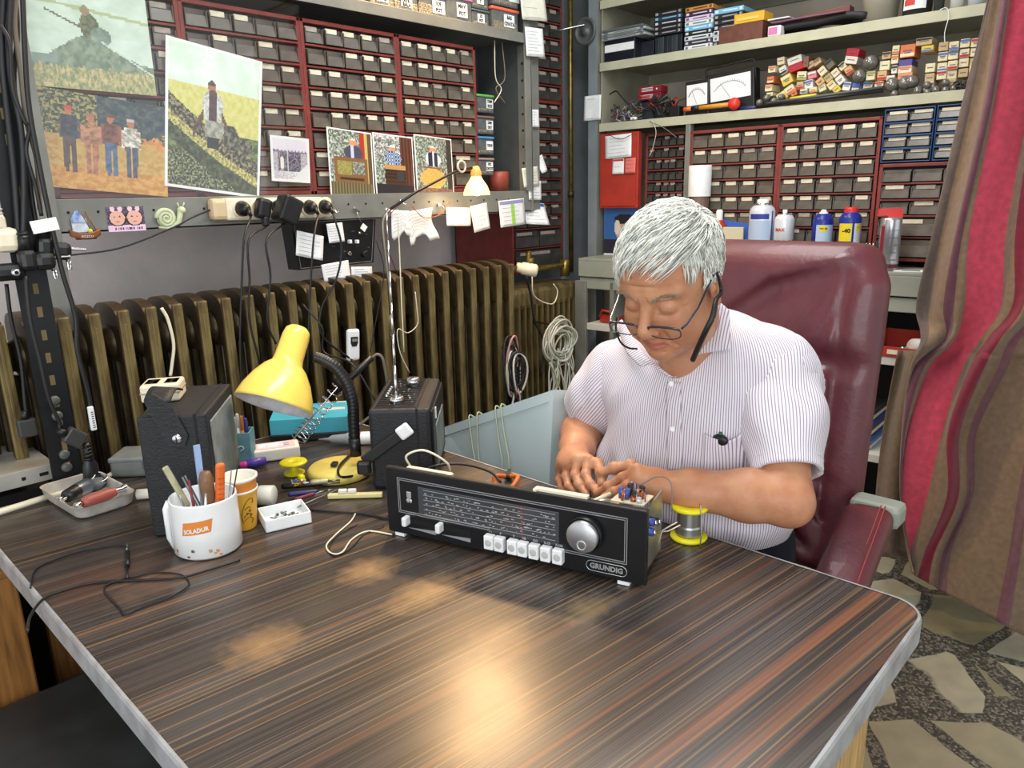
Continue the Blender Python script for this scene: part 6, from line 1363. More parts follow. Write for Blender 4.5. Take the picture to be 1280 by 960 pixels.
# valve boxes : centre x, y, w, h (zoomed), rotation, end colours
VB = []
for l in ((225, 425, 85, 70, 0, 'cream', 'orange'), (210, 545, 80, 70, 0, 'orange', 'cream'), (188, 640, 85, 70, 0, 'cream', 'orange'), (200, 712, 75, 40, 0, 'cream', ''), (328, 330, 85, 80, -6, 'cream', ''), (352, 435, 85, 85, -25, 'white', 'black'),
          (395, 545, 125, 110, -25, 'yellow', 'cream'), (430, 660, 110, 90, -30, 'cream', 'orange'), (340, 735, 110, 100, -30, 'yellow', 'cream'), (475, 695, 70, 70, -20, 'orange', ''), (485, 320, 165, 80, -14, 'white', ''), (500, 400, 170, 80, -14, 'red', ''),
          (615, 340, 60, 120, 0, 'brown', ''), (665, 375, 80, 70, -25, 'tan', ''), (740, 340, 90, 70, -30, 'tan', 'brown'), (565, 500, 110, 95, 4, 'cream', 'green'), (685, 490, 100, 80, -8, 'pink', 'white'), (545, 610, 80, 85, 0, 'tan', 'red'), (645, 595, 100, 95, -8, 'white', 'blue'), (800, 445, 90, 95, -38, 'cream', ''),
          (885, 365, 90, 100, -38, 'olive', 'black'), (775, 565, 90, 80, -38, 'orange tan', ''), (870, 525, 85, 85, -38, 'tan', 'green'), (800, 635, 85, 85, -20, 'cream', ''), (590, 680, 90, 60, 0, 'grey', 'cream'), (695, 662, 90, 60, -6, 'cream', 'orange'), (950, 465, 85, 85, -38, 'cream', ''), (1005, 545, 90, 100, -38, 'white', ''),
          (905, 605, 90, 90, -38, 'cream', 'yellow'), (965, 655, 85, 80, -38, 'yellow', ''), (1030, 390, 80, 80, -35, 'cream', 'black'), (1105, 440, 90, 95, -30, 'orange tan', 'red'), (1080, 620, 90, 100, 10, 'white', 'blue'), (1150, 230, 150, 90, 12, 'red', ''), (1130, 320, 150, 85, 12, 'white', ''), (1185, 625, 90, 90, 6, 'blue', 'cream')):
    VB.append((940+l[0]/9.14, 40+l[1]/9.14, l[2]/9.14, l[3]/9.14, l[4], l[5], l[6], 'tumbled heap'))
for l in ((340, 350, 80, 65, 0, 'tan', 'black'), (325, 440, 90, 85, 0, 'cream', ''), (200, 530, 80, 80, 0, 'cream', 'green'), (75, 645, 90, 80, 6, 'blue', 'cream'), (175, 620, 85, 75, 6, 'cream', 'blue'), (300, 530, 85, 85, 0, 'orange tan', 'red'), (275, 610, 80, 60, 0, 'cream', 'red'),
          (425, 300, 65, 80, 0, 'cream', 'orange'), (415, 385, 65, 80, 0, 'cream', 'orange'), (530, 310, 135, 120, 0, 'orange', 'cream'), (675, 225, 145, 70, 0, 'tan', 'black'), (705, 290, 110, 60, 0, 'yellow', 'blue'), (410, 475, 50, 75, 0, 'white', 'black'), (510, 415, 120, 60, 0, 'violet blue', ''), (505, 475, 125, 65, 0, 'cream', 'orange'), (505, 535, 135, 60, 0, 'salmon', ''), (375, 550, 80, 45, 0, 'white', '')):
    VB.append((1060+l[0]/7.11, 20+l[1]/7.11, l[2]/7.11, l[3]/7.11, l[4], l[5], l[6], 'middle group'))
for ci, (cx, ys) in enumerate(((848, (270, 360, 455, 525)), (940, (265, 345, 435, 520, 590)), (1040, (240, 330, 415, 505)), (1137, (235, 320, 410, 480)), (730, (460, 550, 625)))):
    for ri, y in enumerate(ys):
        cc_ = [('tan', ''), ('cream', 'blue'), ('cream', 'blue'), ('cream', 'red'), ('cream', '')][(ci+ri) % 5]
        VB.append((1060+(cx-ri*6)/7.11, 20+y/7.11, 88/7.11, 84/7.11, 0, cc_[0], cc_[1], 'neat stack'))
VC = {'cream': (222, 212, 176), 'orange': (212, 118, 70), 'white': (224, 222, 212), 'black': (40, 38, 36), 'yellow': (214, 190, 84), 'red': (186, 34, 48), 'brown': (128, 92, 70), 'tan': (190, 166, 124), 'green': (150, 160, 80), 'pink': (214, 130, 140), 'blue': (84, 110, 180), 'olive': (110, 106, 78), 'orange tan': (208, 168, 112), 'grey': (150, 158, 148), 'violet blue': (84, 74, 150), 'salmon': (214, 140, 108)}
order = {}
for g in ('tumbled heap', 'middle group', 'neat stack'):
    it = sorted([i for i, v in enumerate(VB) if v[7] == g], key=lambda i: (round((VB[i][1]+.098*VB[i][0])/10.5), VB[i][0])); rows = {}
    for i in it: rows.setdefault(round((VB[i][1]+.098*VB[i][0])/10.5), []).append(i)
    rk = sorted(rows); ow = ['top', 'second', 'third', 'fourth', 'fifth', 'sixth', 'seventh', 'eighth', 'ninth']; cw = ['first', 'second', 'third', 'fourth', 'fifth', 'sixth', 'seventh', 'eighth', 'ninth', 'tenth', 'eleventh', 'twelfth']
    for a, r_ in enumerate(rk):
        for b_, i in enumerate(rows[r_]): order[i] = '%s row, %s from left, %s' % (ow[a], cw[b_], g) if a else 'top row, %s from left, %s' % (cw[b_], g)
for i, (cx, cy, w_, h_, rot, c1_, c2_, g) in enumerate(VB):
    dep = .03+(.012 if rot else 0)+rnd(0, .012); p = onB(cx, cy, dep); s = (onB(cx+5, cy, dep)-onB(cx-5, cy, dep)).length/10; W_, H_ = w_*s*.96, h_*s*.96
    b = MB(); b.box((0, .04, 0), (W_, .08, H_), mat('valvebox_'+c1_.replace(' ', '_'), VC[c1_], .55, var=.08, vscale=60), .0015)
    if c2_: b.box((0, -.0004, -H_*.30 if i % 2 else H_*.28), (W_*.94, .001, H_*.26), mat('valveprint_'+c2_, VC[c2_], .55))
    b.box((0, -.0005, H_*.02), (W_*.6, .001, H_*.10), m_ink if c1_ not in ('black',) else m_white)
    if i % 3 == 0: b.box((0, -.0005, -H_*.15), (W_*.4, .001, H_*.07), m_maroonw)
    solo('valve_box', b, c1_+' radio valve box, '+order[i], 'valve box', FB @ T(p.x, dep, p.z) @ RY(rot))
# loose valves and round things in front of the boxes
m_bulb = mat('dusty_glass_valve', (112, 110, 104), .15, .2, spec=.8)
def valve(px, py, r_px, label, dep=.0, m=None, lying=True):
    p = onB(px, py, dep); s = (onB(px+5, py, dep)-onB(px-5, py, dep)).length/10; r_ = r_px*s; b = MB()
    b.lathe([(0, -.002), (r_*.5, -.001), (r_*.85, r_*.25), (r_, r_*.7), (r_, r_*1.8), (r_*.7, r_*2.1), (0, r_*2.2)], m or m_bulb, (0, 0, 0), 20, (0, 1, 0)); b.lathe([(r_*.72, r_*2.1), (r_*.72, r_*2.7), (0, r_*2.7)], m_bplast, (0, 0, 0), 16, (0, 1, 0)); b.lathe([(0, -.004), (r_*.18, -.003), (r_*.2, .001)], m_chrome, (0, 0, 0), 10, (0, 1, 0))
    solo('radio_valve', b, label, 'valve', FB @ T(p.x, dep, p.z))
for a in ((1072, 94, 8, 'round silver grey valve in a gap of the tumbled boxes'), (1086, 77, 9, 'clear valve with bright spot beside the red and white box'), (1113, 105, 9, 'dusty valve, leftmost at the shelf edge right of the rods'), (1117, 117, 5, 'small valve with white tip low at the shelf edge'), (1129, 103, 8, 'dark wide valve under the salmon box'), (1138, 101, 8, 'brownish valve right of the dark wide valve'), (1146, 113, 6, 'valve with white reflection beside the middle group'), (1158, 106, 5, 'black ringed small valve end'), (1158.5, 115, 5, 'grey ringed small valve end below the black one'),
          (1169, 112, 5.5, 'clear small valve under the neat stack'), (1181, 103, 5, 'brown topped valve under the neat stack'), (1181, 112, 5, 'grey round valve under the brown topped one'), (1191, 110, 4.5, 'pale small valve, rightmost under the neat stack')): valve(*a[:3], a[3], -.0+(.012 if a[0] < 1090 else 0.0))
for k, (px, py) in enumerate(((948, 128), (957, 122), (966, 126), (975, 121), (983, 127))): valve(px, py, 4, ['tiny clear valve, leftmost of the row by the big meter', 'tiny valve, second of the row by the big meter', 'tiny valve, middle of the row by the big meter', 'tiny valve, fourth of the row by the big meter', 'tiny valve, rightmost of the row by the big meter'][k], .01)
for k, (a, e, r_, m, lb) in enumerate((((945, 134), (1104, 113), .006, m_bplast, 'long black rod along the second shelf edge, front one'), ((960, 129), (1104, 109), .005, m_steeld, 'long dark grey rod behind the black rod'), ((988, 124), (1021, 119), .0075, mat('yellow_stick', (214, 200, 70), .4), 'short yellow stick lying before the tumbled boxes'))):
    A, B_ = onB(*a, .0+.006*k), onB(*e, .0+.006*k); A.z = max(A.z, Z2+r_); mb = MB(); mb.cyl(FB @ A, FB @ B_, r_, m, seg=12); solo('plastic_rod', mb, lb, 'rod')
mb = MB()
for k in range(16):
    p = onB(1200+rnd(-6, 16), 110+rnd(-7, 6), .0+rnd(0, .02)); mb.tube(smooth_path([p+Vector((rnd(-.02, .02), 0, rnd(-.015, .015))) for _ in range(4)], 4), .003, m_bplast, 6)
solo('black_wire_tangle', mb, 'black wire tangle at the right end of the second shelf', 'wire', FB, kind='stuff')
# instruments
def meter(label, tl, br, dep, handle=False, tilt=0.):
    a, e = onB(tl[0], tl[1], dep), onB(br[0], br[1], dep); w_, h_ = e.x-a.x, a.z-e.z; o = thing('analog_meter', label, 'meter', FB @ T((a.x+e.x)/2, dep, e.z) @ RY(tilt))
    mb = MB(); mb.box((0, .03, h_/2), (w_, .06, h_), m_bplast, .004); part('case', mb, o); mb = MB(); mb.box((0, -.001, h_*.62), (w_*.86, .002, h_*.56), m_white, .001); part('dial', mb, o)
    mb = MB(); mb.tube([(w_*.36*math.cos(t), -.003, h_*.45+h_*.32*math.sin(t)) for t in [math.radians(25+k*13) for k in range(11)]], .0007, m_ink, 5); mb.cyl((0, -.003, h_*.38), (-w_*.2, -.003, h_*.74), .0005, m_hole, seg=5)
    for k in range(17): t = math.radians(25+k*8.1); c, s = math.cos(t), math.sin(t); mb.box((w_*.38*c, -.0028, h_*.45+h_*.345*s), (.0009, .0008, .005), m_ink)
    part('scale', mb, o)
    if handle: mb = MB(); mb.tube([(-w_*.5, .02, h_*.3), (-w_*.52, .0, h_*1.10), (-w_*.48, .0, h_*1.15), (w_*.48, .0, h_*1.17), (w_*.52, .0, h_*1.10), (w_*.5, .02, h_*.3)], .004, m_bplast, 8); part('handle', mb, o)
    mb = MB(); mb.cyl((0, 0, h_*.15), (0, -.006, h_*.15), .006, m_maroonw if handle else m_bplast, seg=16); part('zero_knob', mb, o)
meter('big black analog multimeter with folding handle on the second shelf', (887, 92), (943, 139), .03, True, -4)
meter('smaller white faced analog meter left of the big multimeter', (858, 102), (886, 146), .02, False, -2)
a = onB(838, 141, .01); mb = nb(a.x, a.x+.045, Z2, .04, .0, .04, m_bplast); mb.tube(smooth_path([(a.x+.02, .02, Z2+.04), (a.x+.03, .02, Z2+.06), (a.x+.06, .03, Z2+.07)], 5), .002, m_cable, 6); solo('black_transformer', mb, 'small black transformer block left of the white faced meter', 'transformer', FB)
o = thing('orange_torch', 'orange and black striped tool with a red round cap on the second shelf', 'torch', FB); p = onB(855, 137, -.0); q = onB(918, 130, -.0); mb = MB(); mb.cyl(p, p+(q-p)*.16, .0085, m_orh); mb.cyl(p+(q-p)*.32, q, .0085, mat('amber_handle', (226, 150, 50), .35)); part('handle', mb, o); mb = MB(); mb.cyl(p+(q-p)*.16, p+(q-p)*.32, .0092, m_bplast); part('band', mb, o)
mb = MB(); mb.lathe([(0, -.014), (.018, -.012), (.022, -.004), (.022, .012), (0, .014)], mat('signal_red', (214, 54, 40), .35), tuple(q), 24, (.3, -1, .1)); part('red_cap', mb, o)
mb = MB(); mb.cyl((onB(925, 140, .03).x, .025, Z2+.0085), (onB(952, 138, .03).x, .035, Z2+.0085), .008, mat('navy_handle', (40, 54, 110), .4)); solo('navy_screwdriver', mb, 'navy blue handled driver right of the red round cap', 'screwdriver', FB)
for k, (y0, y1) in enumerate(((111, 119), (103, 111))):
    a, e = onB(798, y1, .03), onB(826, y0, .03); W_ = e.x-a.x; H_ = .027; mb = MB(); mb.box((0, .03, 0), (W_, .06, H_-.001), mat('wine_red_card', (130, 32, 46), .45), .001)
    for j in range(3): mb.box((-.01, -.0005, H_*(.25-.22*j)), (W_*.5, .001, .002), m_white)
    mb.box((W_*.33, -.0005, 0), (.006, .001, .006), m_white)
    solo('wine_red_box', mb, ('lower', 'upper')[k]+' of two wine red boxes with white print on the wire tangle', 'box', FB @ T((a.x+e.x)/2, .03, Z2+.093+k*.0275))
cols = [m_cgrey, m_maroonw, m_cable, m_cableg, mat('violet_wire', (90, 70, 120), .5), mat('green_wire', (70, 100, 80), .5), m_cdark]
mb = MB()
for k in range(46):
    p = onB(rnd(762, 800), rnd(132, 153), rnd(.0, .04)); p.z = max(p.z, Z2+.006); mb.tube(smooth_path([p+Vector((rnd(-.025, .025), rnd(-.01, .02), max(Z2+.004-p.z, rnd(-.02, .024)))) for _ in range(4)], 4), .0016, cols[k % 7], 5, cap=False)
solo('wire_tangle', mb, 'tangle of violet, grey and maroon wires at the left of the second shelf', 'wire', FB, kind='stuff')
mb = MB()
for k in range(34):
    p = onB(rnd(806, 838), rnd(122, 150), rnd(.01, .05)); p.z = max(p.z, Z2+.008); mb.tube(smooth_path([p+Vector((rnd(-.035, .03), rnd(-.01, .03), max(Z2+.004-p.z, rnd(-.02, .03)))) for _ in range(4)], 4), rnd(.0015, .004), [m_cdark, cols[5], m_cable, mat('dull_red_wire', (170, 50, 48), .5), m_cable][k % 5], 5, cap=False)
nb(onB(795, 130, .03).x, onB(832, 130, .03).x, Z2, .078, .04, .08, mat('slate_dark', (38, 44, 48), .5), mb, .01); solo('cable_heap', mb, 'heap of dark, green and red cables under the wine red boxes', 'cable', FB, kind='stuff')
solo('clip_lead', cable([FB @ onB(x, y, .0) for x, y in ((762, 118), (770, 114), (776, 120), (786, 131))], .003, m_cable), 'black clip lead standing up at the left of the second shelf', 'wire')
a = onB(788, 150, -.004); solo('white_tag_piece', nb(a.x, a.x+.028, Z2+.002, .012, -.006, .012, m_white), 'small white plastic piece at the second shelf edge', 'piece', FB)
for k, (pts, m) in enumerate(((((815, 150), (820, 165), (816, 185), (812, 195)), m_cgrey), (((812, 152), (830, 160), (846, 172)), m_cableg), (((790, 168), (775, 174), (760, 168)), m_cable))): solo('loose_wire', cable([FB @ onB(x, y, -.012) for x, y in pts], .0014, m), ('thin grey wire hanging from the second shelf over the dark drawers', 'thin brown wire drooping right from the second shelf', 'thin black wire over the note on the red steel panel')[k], 'wire')

# ---- bench things: spray cans, jar, binder
def can(label, px, w_px, ytop, dep, prof, parts, name='spray_can', cat='spray can', ybase=None):
    p = onB(px, 300, dep); s = (onB(px+5, 300, dep)-onB(px-5, 300, dep)).length/10; r_ = w_px*s/2; H_ = onB(px, ytop, dep).z-ZB; o = thing(name, label, cat, FB @ T(p.x, dep, ZB) @ RZ(25))
    for nm, m, pr in parts: mb = MB(); mb.lathe([(a*r_, b_*H_) for a, b_ in pr], m, (0, 0, 0), 28); part(nm, mb, o)
    return o, r_, H_
def wrap(o, nm, r_, a0, a1, z0, z1, m, k=1.012): mb = MB(); mb.sheet(lambda u, v: (r_*k*math.sin(a0+(a1-a0)*u), -r_*k*math.cos(a0+(a1-a0)*u), z0+(z1-z0)*v), 12, 2, m); part(nm, mb, o)
def wtext(o, nm, t, size, m, r_, a, z, bold=.0): tm = text_mb(t, size, m, .0002, bold=bold); b = MB(); b.add([(r_*1.03*math.sin(a+v[0]/r_), -r_*1.03*math.cos(a+v[0]/r_), z+v[1]) for v in tm.v], tm.f, m); part(nm, b, o)
m_cw = mat('can_white', (216, 222, 228), .3, .2); m_cb = mat('can_royal_blue', (34, 48, 140), .3); m_cr = mat('cap_red', (206, 46, 48), .35); m_cy = mat('label_yellow', (226, 206, 40), .4); m_cs = mat('can_silver', (188, 190, 196), .25, .7); m_cg = mat('can_green', (40, 96, 60), .35); m_lb = mat('label_pale_blue', (176, 196, 222), .4); m_nav = mat('label_navy', (50, 60, 150), .4)
body = [(0, 0), (1, 0), (1, .82), (.92, .86), (.62, .92), (.5, .93)]
o, r_, H_ = can('large white and blue spray can with white nozzle, behind the chair back', 951, 30, 249, -.07, 0, (('can_body', m_cw, body), ('nozzle', m_white, [(.45, .92), (.45, .99), (.3, 1), (0, 1)]), ('rim', m_chrome, [(.66, .90), (.7, .92), (.6, .94)])))
wrap(o, 'blue_header', r_, -1.1, .5, H_*.70, H_*.78, m_nav); wrap(o, 'label', r_, -1.2, .6, H_*.1, H_*.68, m_lb, 1.006); wrap(o, 'blue_band', r_, .75, .9, 0, H_*.82, m_nav)
o, r_, H_ = can('small white and green spray can with white nozzle', 979, 24, 262, -.07, 0, (('can_body', m_cw, body), ('nozzle', m_white, [(.22, .92), (.22, 1), (0, 1)]), ('rim', m_chrome, [(.66, .90), (.7, .92), (.3, .94)])))
wrap(o, 'green_band', r_, -3.1, 3.1, H_*.05, H_*.46, m_cg); wtext(o, 'lettering', 'MAX', .016, m_inkr, r_, -.5, H_*.64, .0006); wrap(o, 'pale_stripe', r_, -.2, 0.05, H_*.05, H_*.46, m_stain, 1.02)
o, r_, H_ = can('blue spray can with white cap and white label', 1027, 25, 262, -.08, 0, (('can_body', m_cb, body), ('cap', m_white, [(.45, .86), (.42, .95), (.26, .97), (.24, 1), (0, 1)]), ('rim', m_cs, [(.98, .81), (.7, .88), (.5, .9)])))
wrap(o, 'white_label', r_, -.75, 1.1, H_*.06, H_*.74, m_lb); wrap(o, 'yellow_badge', r_, -.4, .3, H_*.62, H_*.73, m_cy, 1.02); wtext(o, 'lettering', 'WD-40', .008, m_hole, r_, -.05, H_*.675, .0003); wtext(o, 'hazard_mark', '!', .016, m_hole, r_, -.05, H_*.30, .0004)
o, r_, H_ = can('blue and yellow spray can with red cap', 1061, 27, 259, -.09, 0, (('can_body', m_cb, body), ('cap', m_cr, [(.62, .84), (.64, .97), (.58, 1), (0, 1)]), ('rim', m_cs, [(.98, .81), (.72, .88), (.5, .9)])))
wrap(o, 'white_label', r_, .25, 1.2, H_*.06, H_*.74, m_cw); wrap(o, 'yellow_shield', r_, -1.3, .05, H_*.45, H_*.74, m_cy, 1.012); wtext(o, 'lettering', '-40', .020, m_hole, r_, -.45, H_*.62, .0008); wrap(o, 'yellow_badge', r_, .45, .95, H_*.62, H_*.73, m_cy, 1.02); wtext(o, 'badge_lettering', 'WD', .006, m_hole, r_, .7, H_*.675)
wtext(o, 'hazard_mark', '!', .014, m_hole, r_, .7, H_*.34, .0004)
for k in range(4): wrap(o, 'print_line', r_, -1.2, -.5+.15*(k % 2), H_*(.12+.06*k), H_*(.14+.06*k), m_cw, 1.015)
o, r_, H_ = can('tall silver spray can with red trigger top beside the curtain', 1112, 27, 272, -.11, 0, (('can_body', m_cs, [(0, 0), (1, 0), (1, .95), (.95, 1), (0, 1)]), ('base_band', mat('dark_maroon_print', (96, 30, 44), .35), [(1.01, .05), (1.01, .12)])))
wrap(o, 'red_stripe', r_, -1.15, -.75, H_*.15, H_*.85, mat('maroon_print', (130, 30, 48), .4))
for k in range(5): wrap(o, 'print_line', r_, -.3, .7, H_*(.2+.14*k), H_*(.21+.14*k), m_ink)
mb = MB(); mb.prism([(-.045, 1.0*H_+.006), (-.04, H_+.030), (.02, H_+.032), (.032, H_+.022), (.030, H_), (-.01, H_), (-.02, H_+.008)], -.014, .014, mat('trigger_red', (214, 66, 60), .35)); part('trigger_cap', mb, o)
o, r_, H_ = can('tall clear canister with broad white cap behind the head', 872, 25, 207, -.0-.05, 0, (('canister', mat('brown_clear_plastic', (150, 120, 110), .2, trans=.3), [(0, 0), (.86, .0), (.86, .69)]), ('cap', m_white, [(1, .68), (1.02, .99), (.98, 1), (0, 1)]), ('spacer', m_yel, [(.6, .28), (.62, .5), (.5, .52)])), 'canister', 'canister')
o, r_, H_ = can('little dark red bottle with white nozzle beside the blue binder', 898, 17, 262, -.03, 0, (('bottle_body', m_redb, [(0, 0), (1, 0), (1, .7), (.5, .8)]), ('nozzle', m_white, [(.45, .78), (.45, .97), (.3, 1), (0, 1)])), 'small_bottle', 'bottle')
a = onB(896, 305, -.02); e = onB(938, 278, -.02); mb = MB(); mb.prism([(a.x, ZB), (e.x, ZB), (e.x, e.z-.008), (a.x, e.z+.012)], -.02, .02, mat('binder_blue', (62, 100, 190), .4)); solo('blue_binder', mb, 'blue binder standing on the bench behind the cream card', 'binder', FB)
a = onB(897, 310, -.04); e = onB(930, 284, -.04); solo('cream_card', nb(a.x, e.x, ZB, e.z-ZB, -.045, .012, mat('cream_card', (206, 200, 170), .6)), 'cream card box standing before the blue binder', 'box', FB)
a = onB(1076, 300, -.10); mb = nb(a.x, a.x+.058, ZB, .075, -.11, .05, m_bplast)
for k in range(3): mb.box((a.x+.02+.011*k, -.1, ZB+.085), (.004, .004, .006), m_white)
solo('black_holder', mb, 'black block with three white pins between the red capped and silver cans', 'holder', FB)
mb = MB(); mb.box((onB(1140, 330, -.1).x, -.11, ZB+.001), (.10, .06, .002), m_white, 0, Matrix.Rotation(.2, 3, 'Z')); mb.tube([(onB(1128, 332, -.13).x, -.13, ZB+.003), (onB(1150, 332, -.13).x, -.12, ZB+.003)], .0015, m_bplast, 6); solo('paper_sheet', mb, 'white paper sheet lying on the bench edge beside the silver can', 'paper', FB)
# blue poster with a portrait
def img_por(u, v):
    c = (52, 92, 150) if v > .42 else (40, 40, 52)
    if blob(u, v, .62, .60, .30, .20): c = (190, 150, 130)
    if blob(u, v, .62, .76, .30, .09): c = (34, 34, 40)
    if blob(u, v, .40, .62, .09, .12): c = (206, 196, 186)
    if v < .3: c = (200, 206, 212) if v < .18 else (44, 40, 48)
    return c
a, e, t = onB(750, 330, .0), onB(792, 330, .0), onB(752, 256, .0); me = print_sheet('portrait_poster', e.x-a.x, t.z-a.z, img_por, 34, 50); o = link(bpy.data.objects.new('portrait_poster', me)); o.matrix_world = FB @ T((a.x+e.x)/2, .03, a.z); tag(o, 'blue portrait poster below the red steel panel, partly behind the head', 'poster')
# lower left cubby: red phone-like thing and things on the lower shelves
def redcase(): mb = MB(); mb.box((0, 0, .025), (.10, .08, .05), m_redb, .016); return mb
p = onB(760, 395, -.10); o = thing('red_machine', 'dark red rounded device in the cubby left of the head', 'device', FB @ T(p.x+.01, -.08, .8005)); part('body', redcase(), o); mb = MB(); mb.tube([(-.04, -.045, .03), (-.02, -.05, .06), (.03, -.05, .055)], .006, m_redb, 8); part('handle', mb, o); mb = MB(); mb.box((-.01, -.035, .05), (.04, .02, .012), m_bplast, .004); part('black_inset', mb, o)
# red parts tray with can below bench
p = onB(1126, 425, -.17); rt = thing('red_parts_tray', 'red open parts tray with a paper label under the bench beside the curtain', 'tray', FB @ T(p.x, -.13, .8005)); mb = MB(); w_ = .165
mb.bx(-w_/2, w_/2, -.02, .12, 0, .004, m_redb); mb.bx(-w_/2, w_/2, -.024, -.02, 0, .035, m_redb, .001)
for s in (-1, 1): mb.prism([(-.024, 0), (.12, 0), (.12, .075), (.03, .06), (-.024, .035)], s*w_/2-.002, s*w_/2+.002, m_redb, 'yz')
mb.bx(-w_/2, w_/2, .118, .122, 0, .075, m_redb); part('tray_body', mb, rt); mb = MB(); mb.box((0, -.026, .018), (.085, .001, .016), m_lab); part('label', mb, rt)
o = solo('metal_canister', (lambda b: b.lathe([(0, -.03), (.008, -.03), (.008, -.026), (.025, -.026), (.027, -.02), (.027, .03), (0, .03)], m_edgew, (0, 0, 0), 24, (-.5, -1, .1)))(MB()), 'pale metal canister lying in the red parts tray', 'canister', rt.matrix_world @ T(.045, .03, .036))
o = solo('metal_cap', (lambda b: b.lathe([(0, -.008), (.010, -.008), (.016, 0), (.016, .012), (0, .014)], m_chrome, (0, 0, 0), 16, (-.2, -1, .5)))(MB()), 'small shiny metal cap beside the canister in the red tray', 'cap', rt.matrix_world @ T(-.002, .01, .022))  # small shiny metal cap lying in the tray
bc_ = [(206, 206, 206), (60, 110, 170), (40, 70, 120), (214, 214, 206), (90, 60, 50), (30, 60, 120), (200, 190, 170), (46, 46, 50)]
for k in range(8):
    p = onB(1090, 560, -.1); solo('spiral_book', nb(0, .15, 0, .018, 0, .2, mat('book_%d' % k, bc_[k], .5)), 'book lying on the low shelf behind the chair, %s of the pile' % ['lowest', 'second', 'third', 'fourth', 'fifth', 'sixth', 'seventh', 'topmost'][k], 'book', FB @ T(-.83+.004*(k % 3), -.12, .4405+k*.0185))
# ================================================================ leather chair
m_lea = mat('burgundy_leather', (94, 44, 51), .38, var=.15, vscale=14, bump=.18, bscale=90, coat=.15)
YC = .742
lc = thing('office_chair', 'high backed burgundy leather office chair with padded arms', 'chair')
s = SDF((1.46, .42, .52), (1.80, 1.03, 1.30), .0055)
RC = Matrix.Rotation(math.radians(7), 3, 'Y')
def cxz(z): return 1.60+(z-.75)*.10
s.rbox((1.645, YC, .88), (.085, .455, .74), .042, RC, .02)
s.rbox((1.655, YC, 1.12), (.12, .42, .235), .055, RC, .045)
s.rbox((1.598, YC, .86), (.10, .37, .27), .045, RC, .035)
s.rbox((1.575, YC, .64), (.10, .37, .20), .045, RC, .03)
for yy in (YC-.215, YC+.215): s.cap((1.60, yy, .56), (1.655, yy, 1.16), .036, .036, .035)
def crease(a, b, r_=.007, k=.03): s.cap(a, b, r_, r_*.6, k, 'sub')
crease((1.585, YC-.24, 1.00), (1.578, YC+.24, 1.00), .010, .035); crease((1.553, YC-.2, .745), (1.553, YC+.2, .745), .006, .025)
for t in range(7):
    y = YC-.19+t*.030; crease((1.604, y-.008, 1.215-.010*t), (1.582, y+.06+.012*t, 1.03+.004*t), .0115, .026)
crease((1.606, YC-.178, 1.19), (1.56, YC-.178, .66), .006, .02)
for y0, z0, y1, z1 in ((-.17, .95, -.08, .80), (-.19, .90, -.13, .77), (.1, .96, .17, .84)): crease((1.556, YC+y0, z0), (1.545, YC+y1, z1), .004, .03)
for sg in (-1, 1): crease((1.535, YC-.18, .74-.0), (1.53, YC, .60), .005, .03) if sg < 0 else crease((1.535, YC+.0, .74), (1.53, YC-.18, .58), .005, .03)
o = part('backrest', s.mesh('backrest', [m_lea]), lc)
s = SDF((1.12, .44, .34), (1.66, 1.01, .54), .008); s.rbox((1.38, YC, .44), (.50, .50, .11), .05, None, .02); s.rbox((1.37, YC, .47), (.42, .42, .08), .035, None, .03); part('seat', s.mesh('seat', [m_lea]), lc)
for sd, y0 in ((-1, .440), (1, 1.03)):
    yy_ = lambda x: y0-(1.52-x)*.14
    ap = smooth_path([(1.115, yy_(1.115), .545), (1.135, yy_(1.135), .600), (1.18, yy_(1.18), .645), (1.26, yy_(1.26), .680), (1.38, yy_(1.38), .706), (1.52, y0, .722)], 8); n_ = len(ap)
    def armf(u, v):
        t = v*(n_-1); i = min(n_-2, int(t)); p = ap[i].lerp(ap[i+1], t-i); d = (ap[i+1]-ap[i]).normalized(); sd_ = Vector((.14, -1, 0)).normalized()*-1; up = d.cross(sd_); up = up if up.z > 0 else -up
        a = 2*math.pi*u; e = min(1, (v*n_+.3)/5)**.5*min(1, ((1-v)*n_+.3)/2)**.5; c, s_ = math.cos(a), math.sin(a); return p+sd_*(.046*e*math.copysign(abs(c)**.55, c))+up*(.027*e*math.copysign(abs(s_)**.6, s_))
    mb = MB(); mb.sheet(armf, 40, 60, m_lea); part('armrest', mb, lc)
    for dy in (.022, .030):
        mb = MB(); mb.tube(smooth_path([(1.18, yy_(1.18)-dy, .667), (1.26, yy_(1.26)-dy, .7045), (1.38, yy_(1.38)-dy, .7315), (1.50, y0-dy, .7475)], 8), .0013, mat('red_stitching', (150, 60, 58), .6), 6); part('stitching', mb, lc)
    mb = MB(); mb.box((1.555, y0, .712), (.06, .10, .05), m_bench, .012); part('arm_bracket', mb, lc); mb = MB(); mb.bx(1.36, 1.42, y0-.015, y0+.015, .38, .68, m_bplast, .008); part('arm_support', mb, lc)
mb = MB(); mb.cyl((1.42, YC, .10), (1.42, YC, .40), .028, m_bplast); part('gas_column', mb, lc)
for k in range(5):
    a = math.radians(20+72*k); mb = MB(); mb.tube([(1.42, YC, .12), (1.42+.15*math.cos(a), YC+.15*math.sin(a), .11), (1.42+.29*math.cos(a), YC+.29*math.sin(a), .085)], .024, m_bplast, 10, rr=[.03, .025, .018]); part('base_arm', mb, lc)
    mb = MB(); mb.lathe([(0, -.02), (.028, -.018), (.030, 0), (.028, .018), (0, .02)], m_bplast, (1.42+.30*math.cos(a), YC+.30*math.sin(a), .03), 18, (-math.sin(a), math.cos(a), 0)); part('castor', mb, lc)

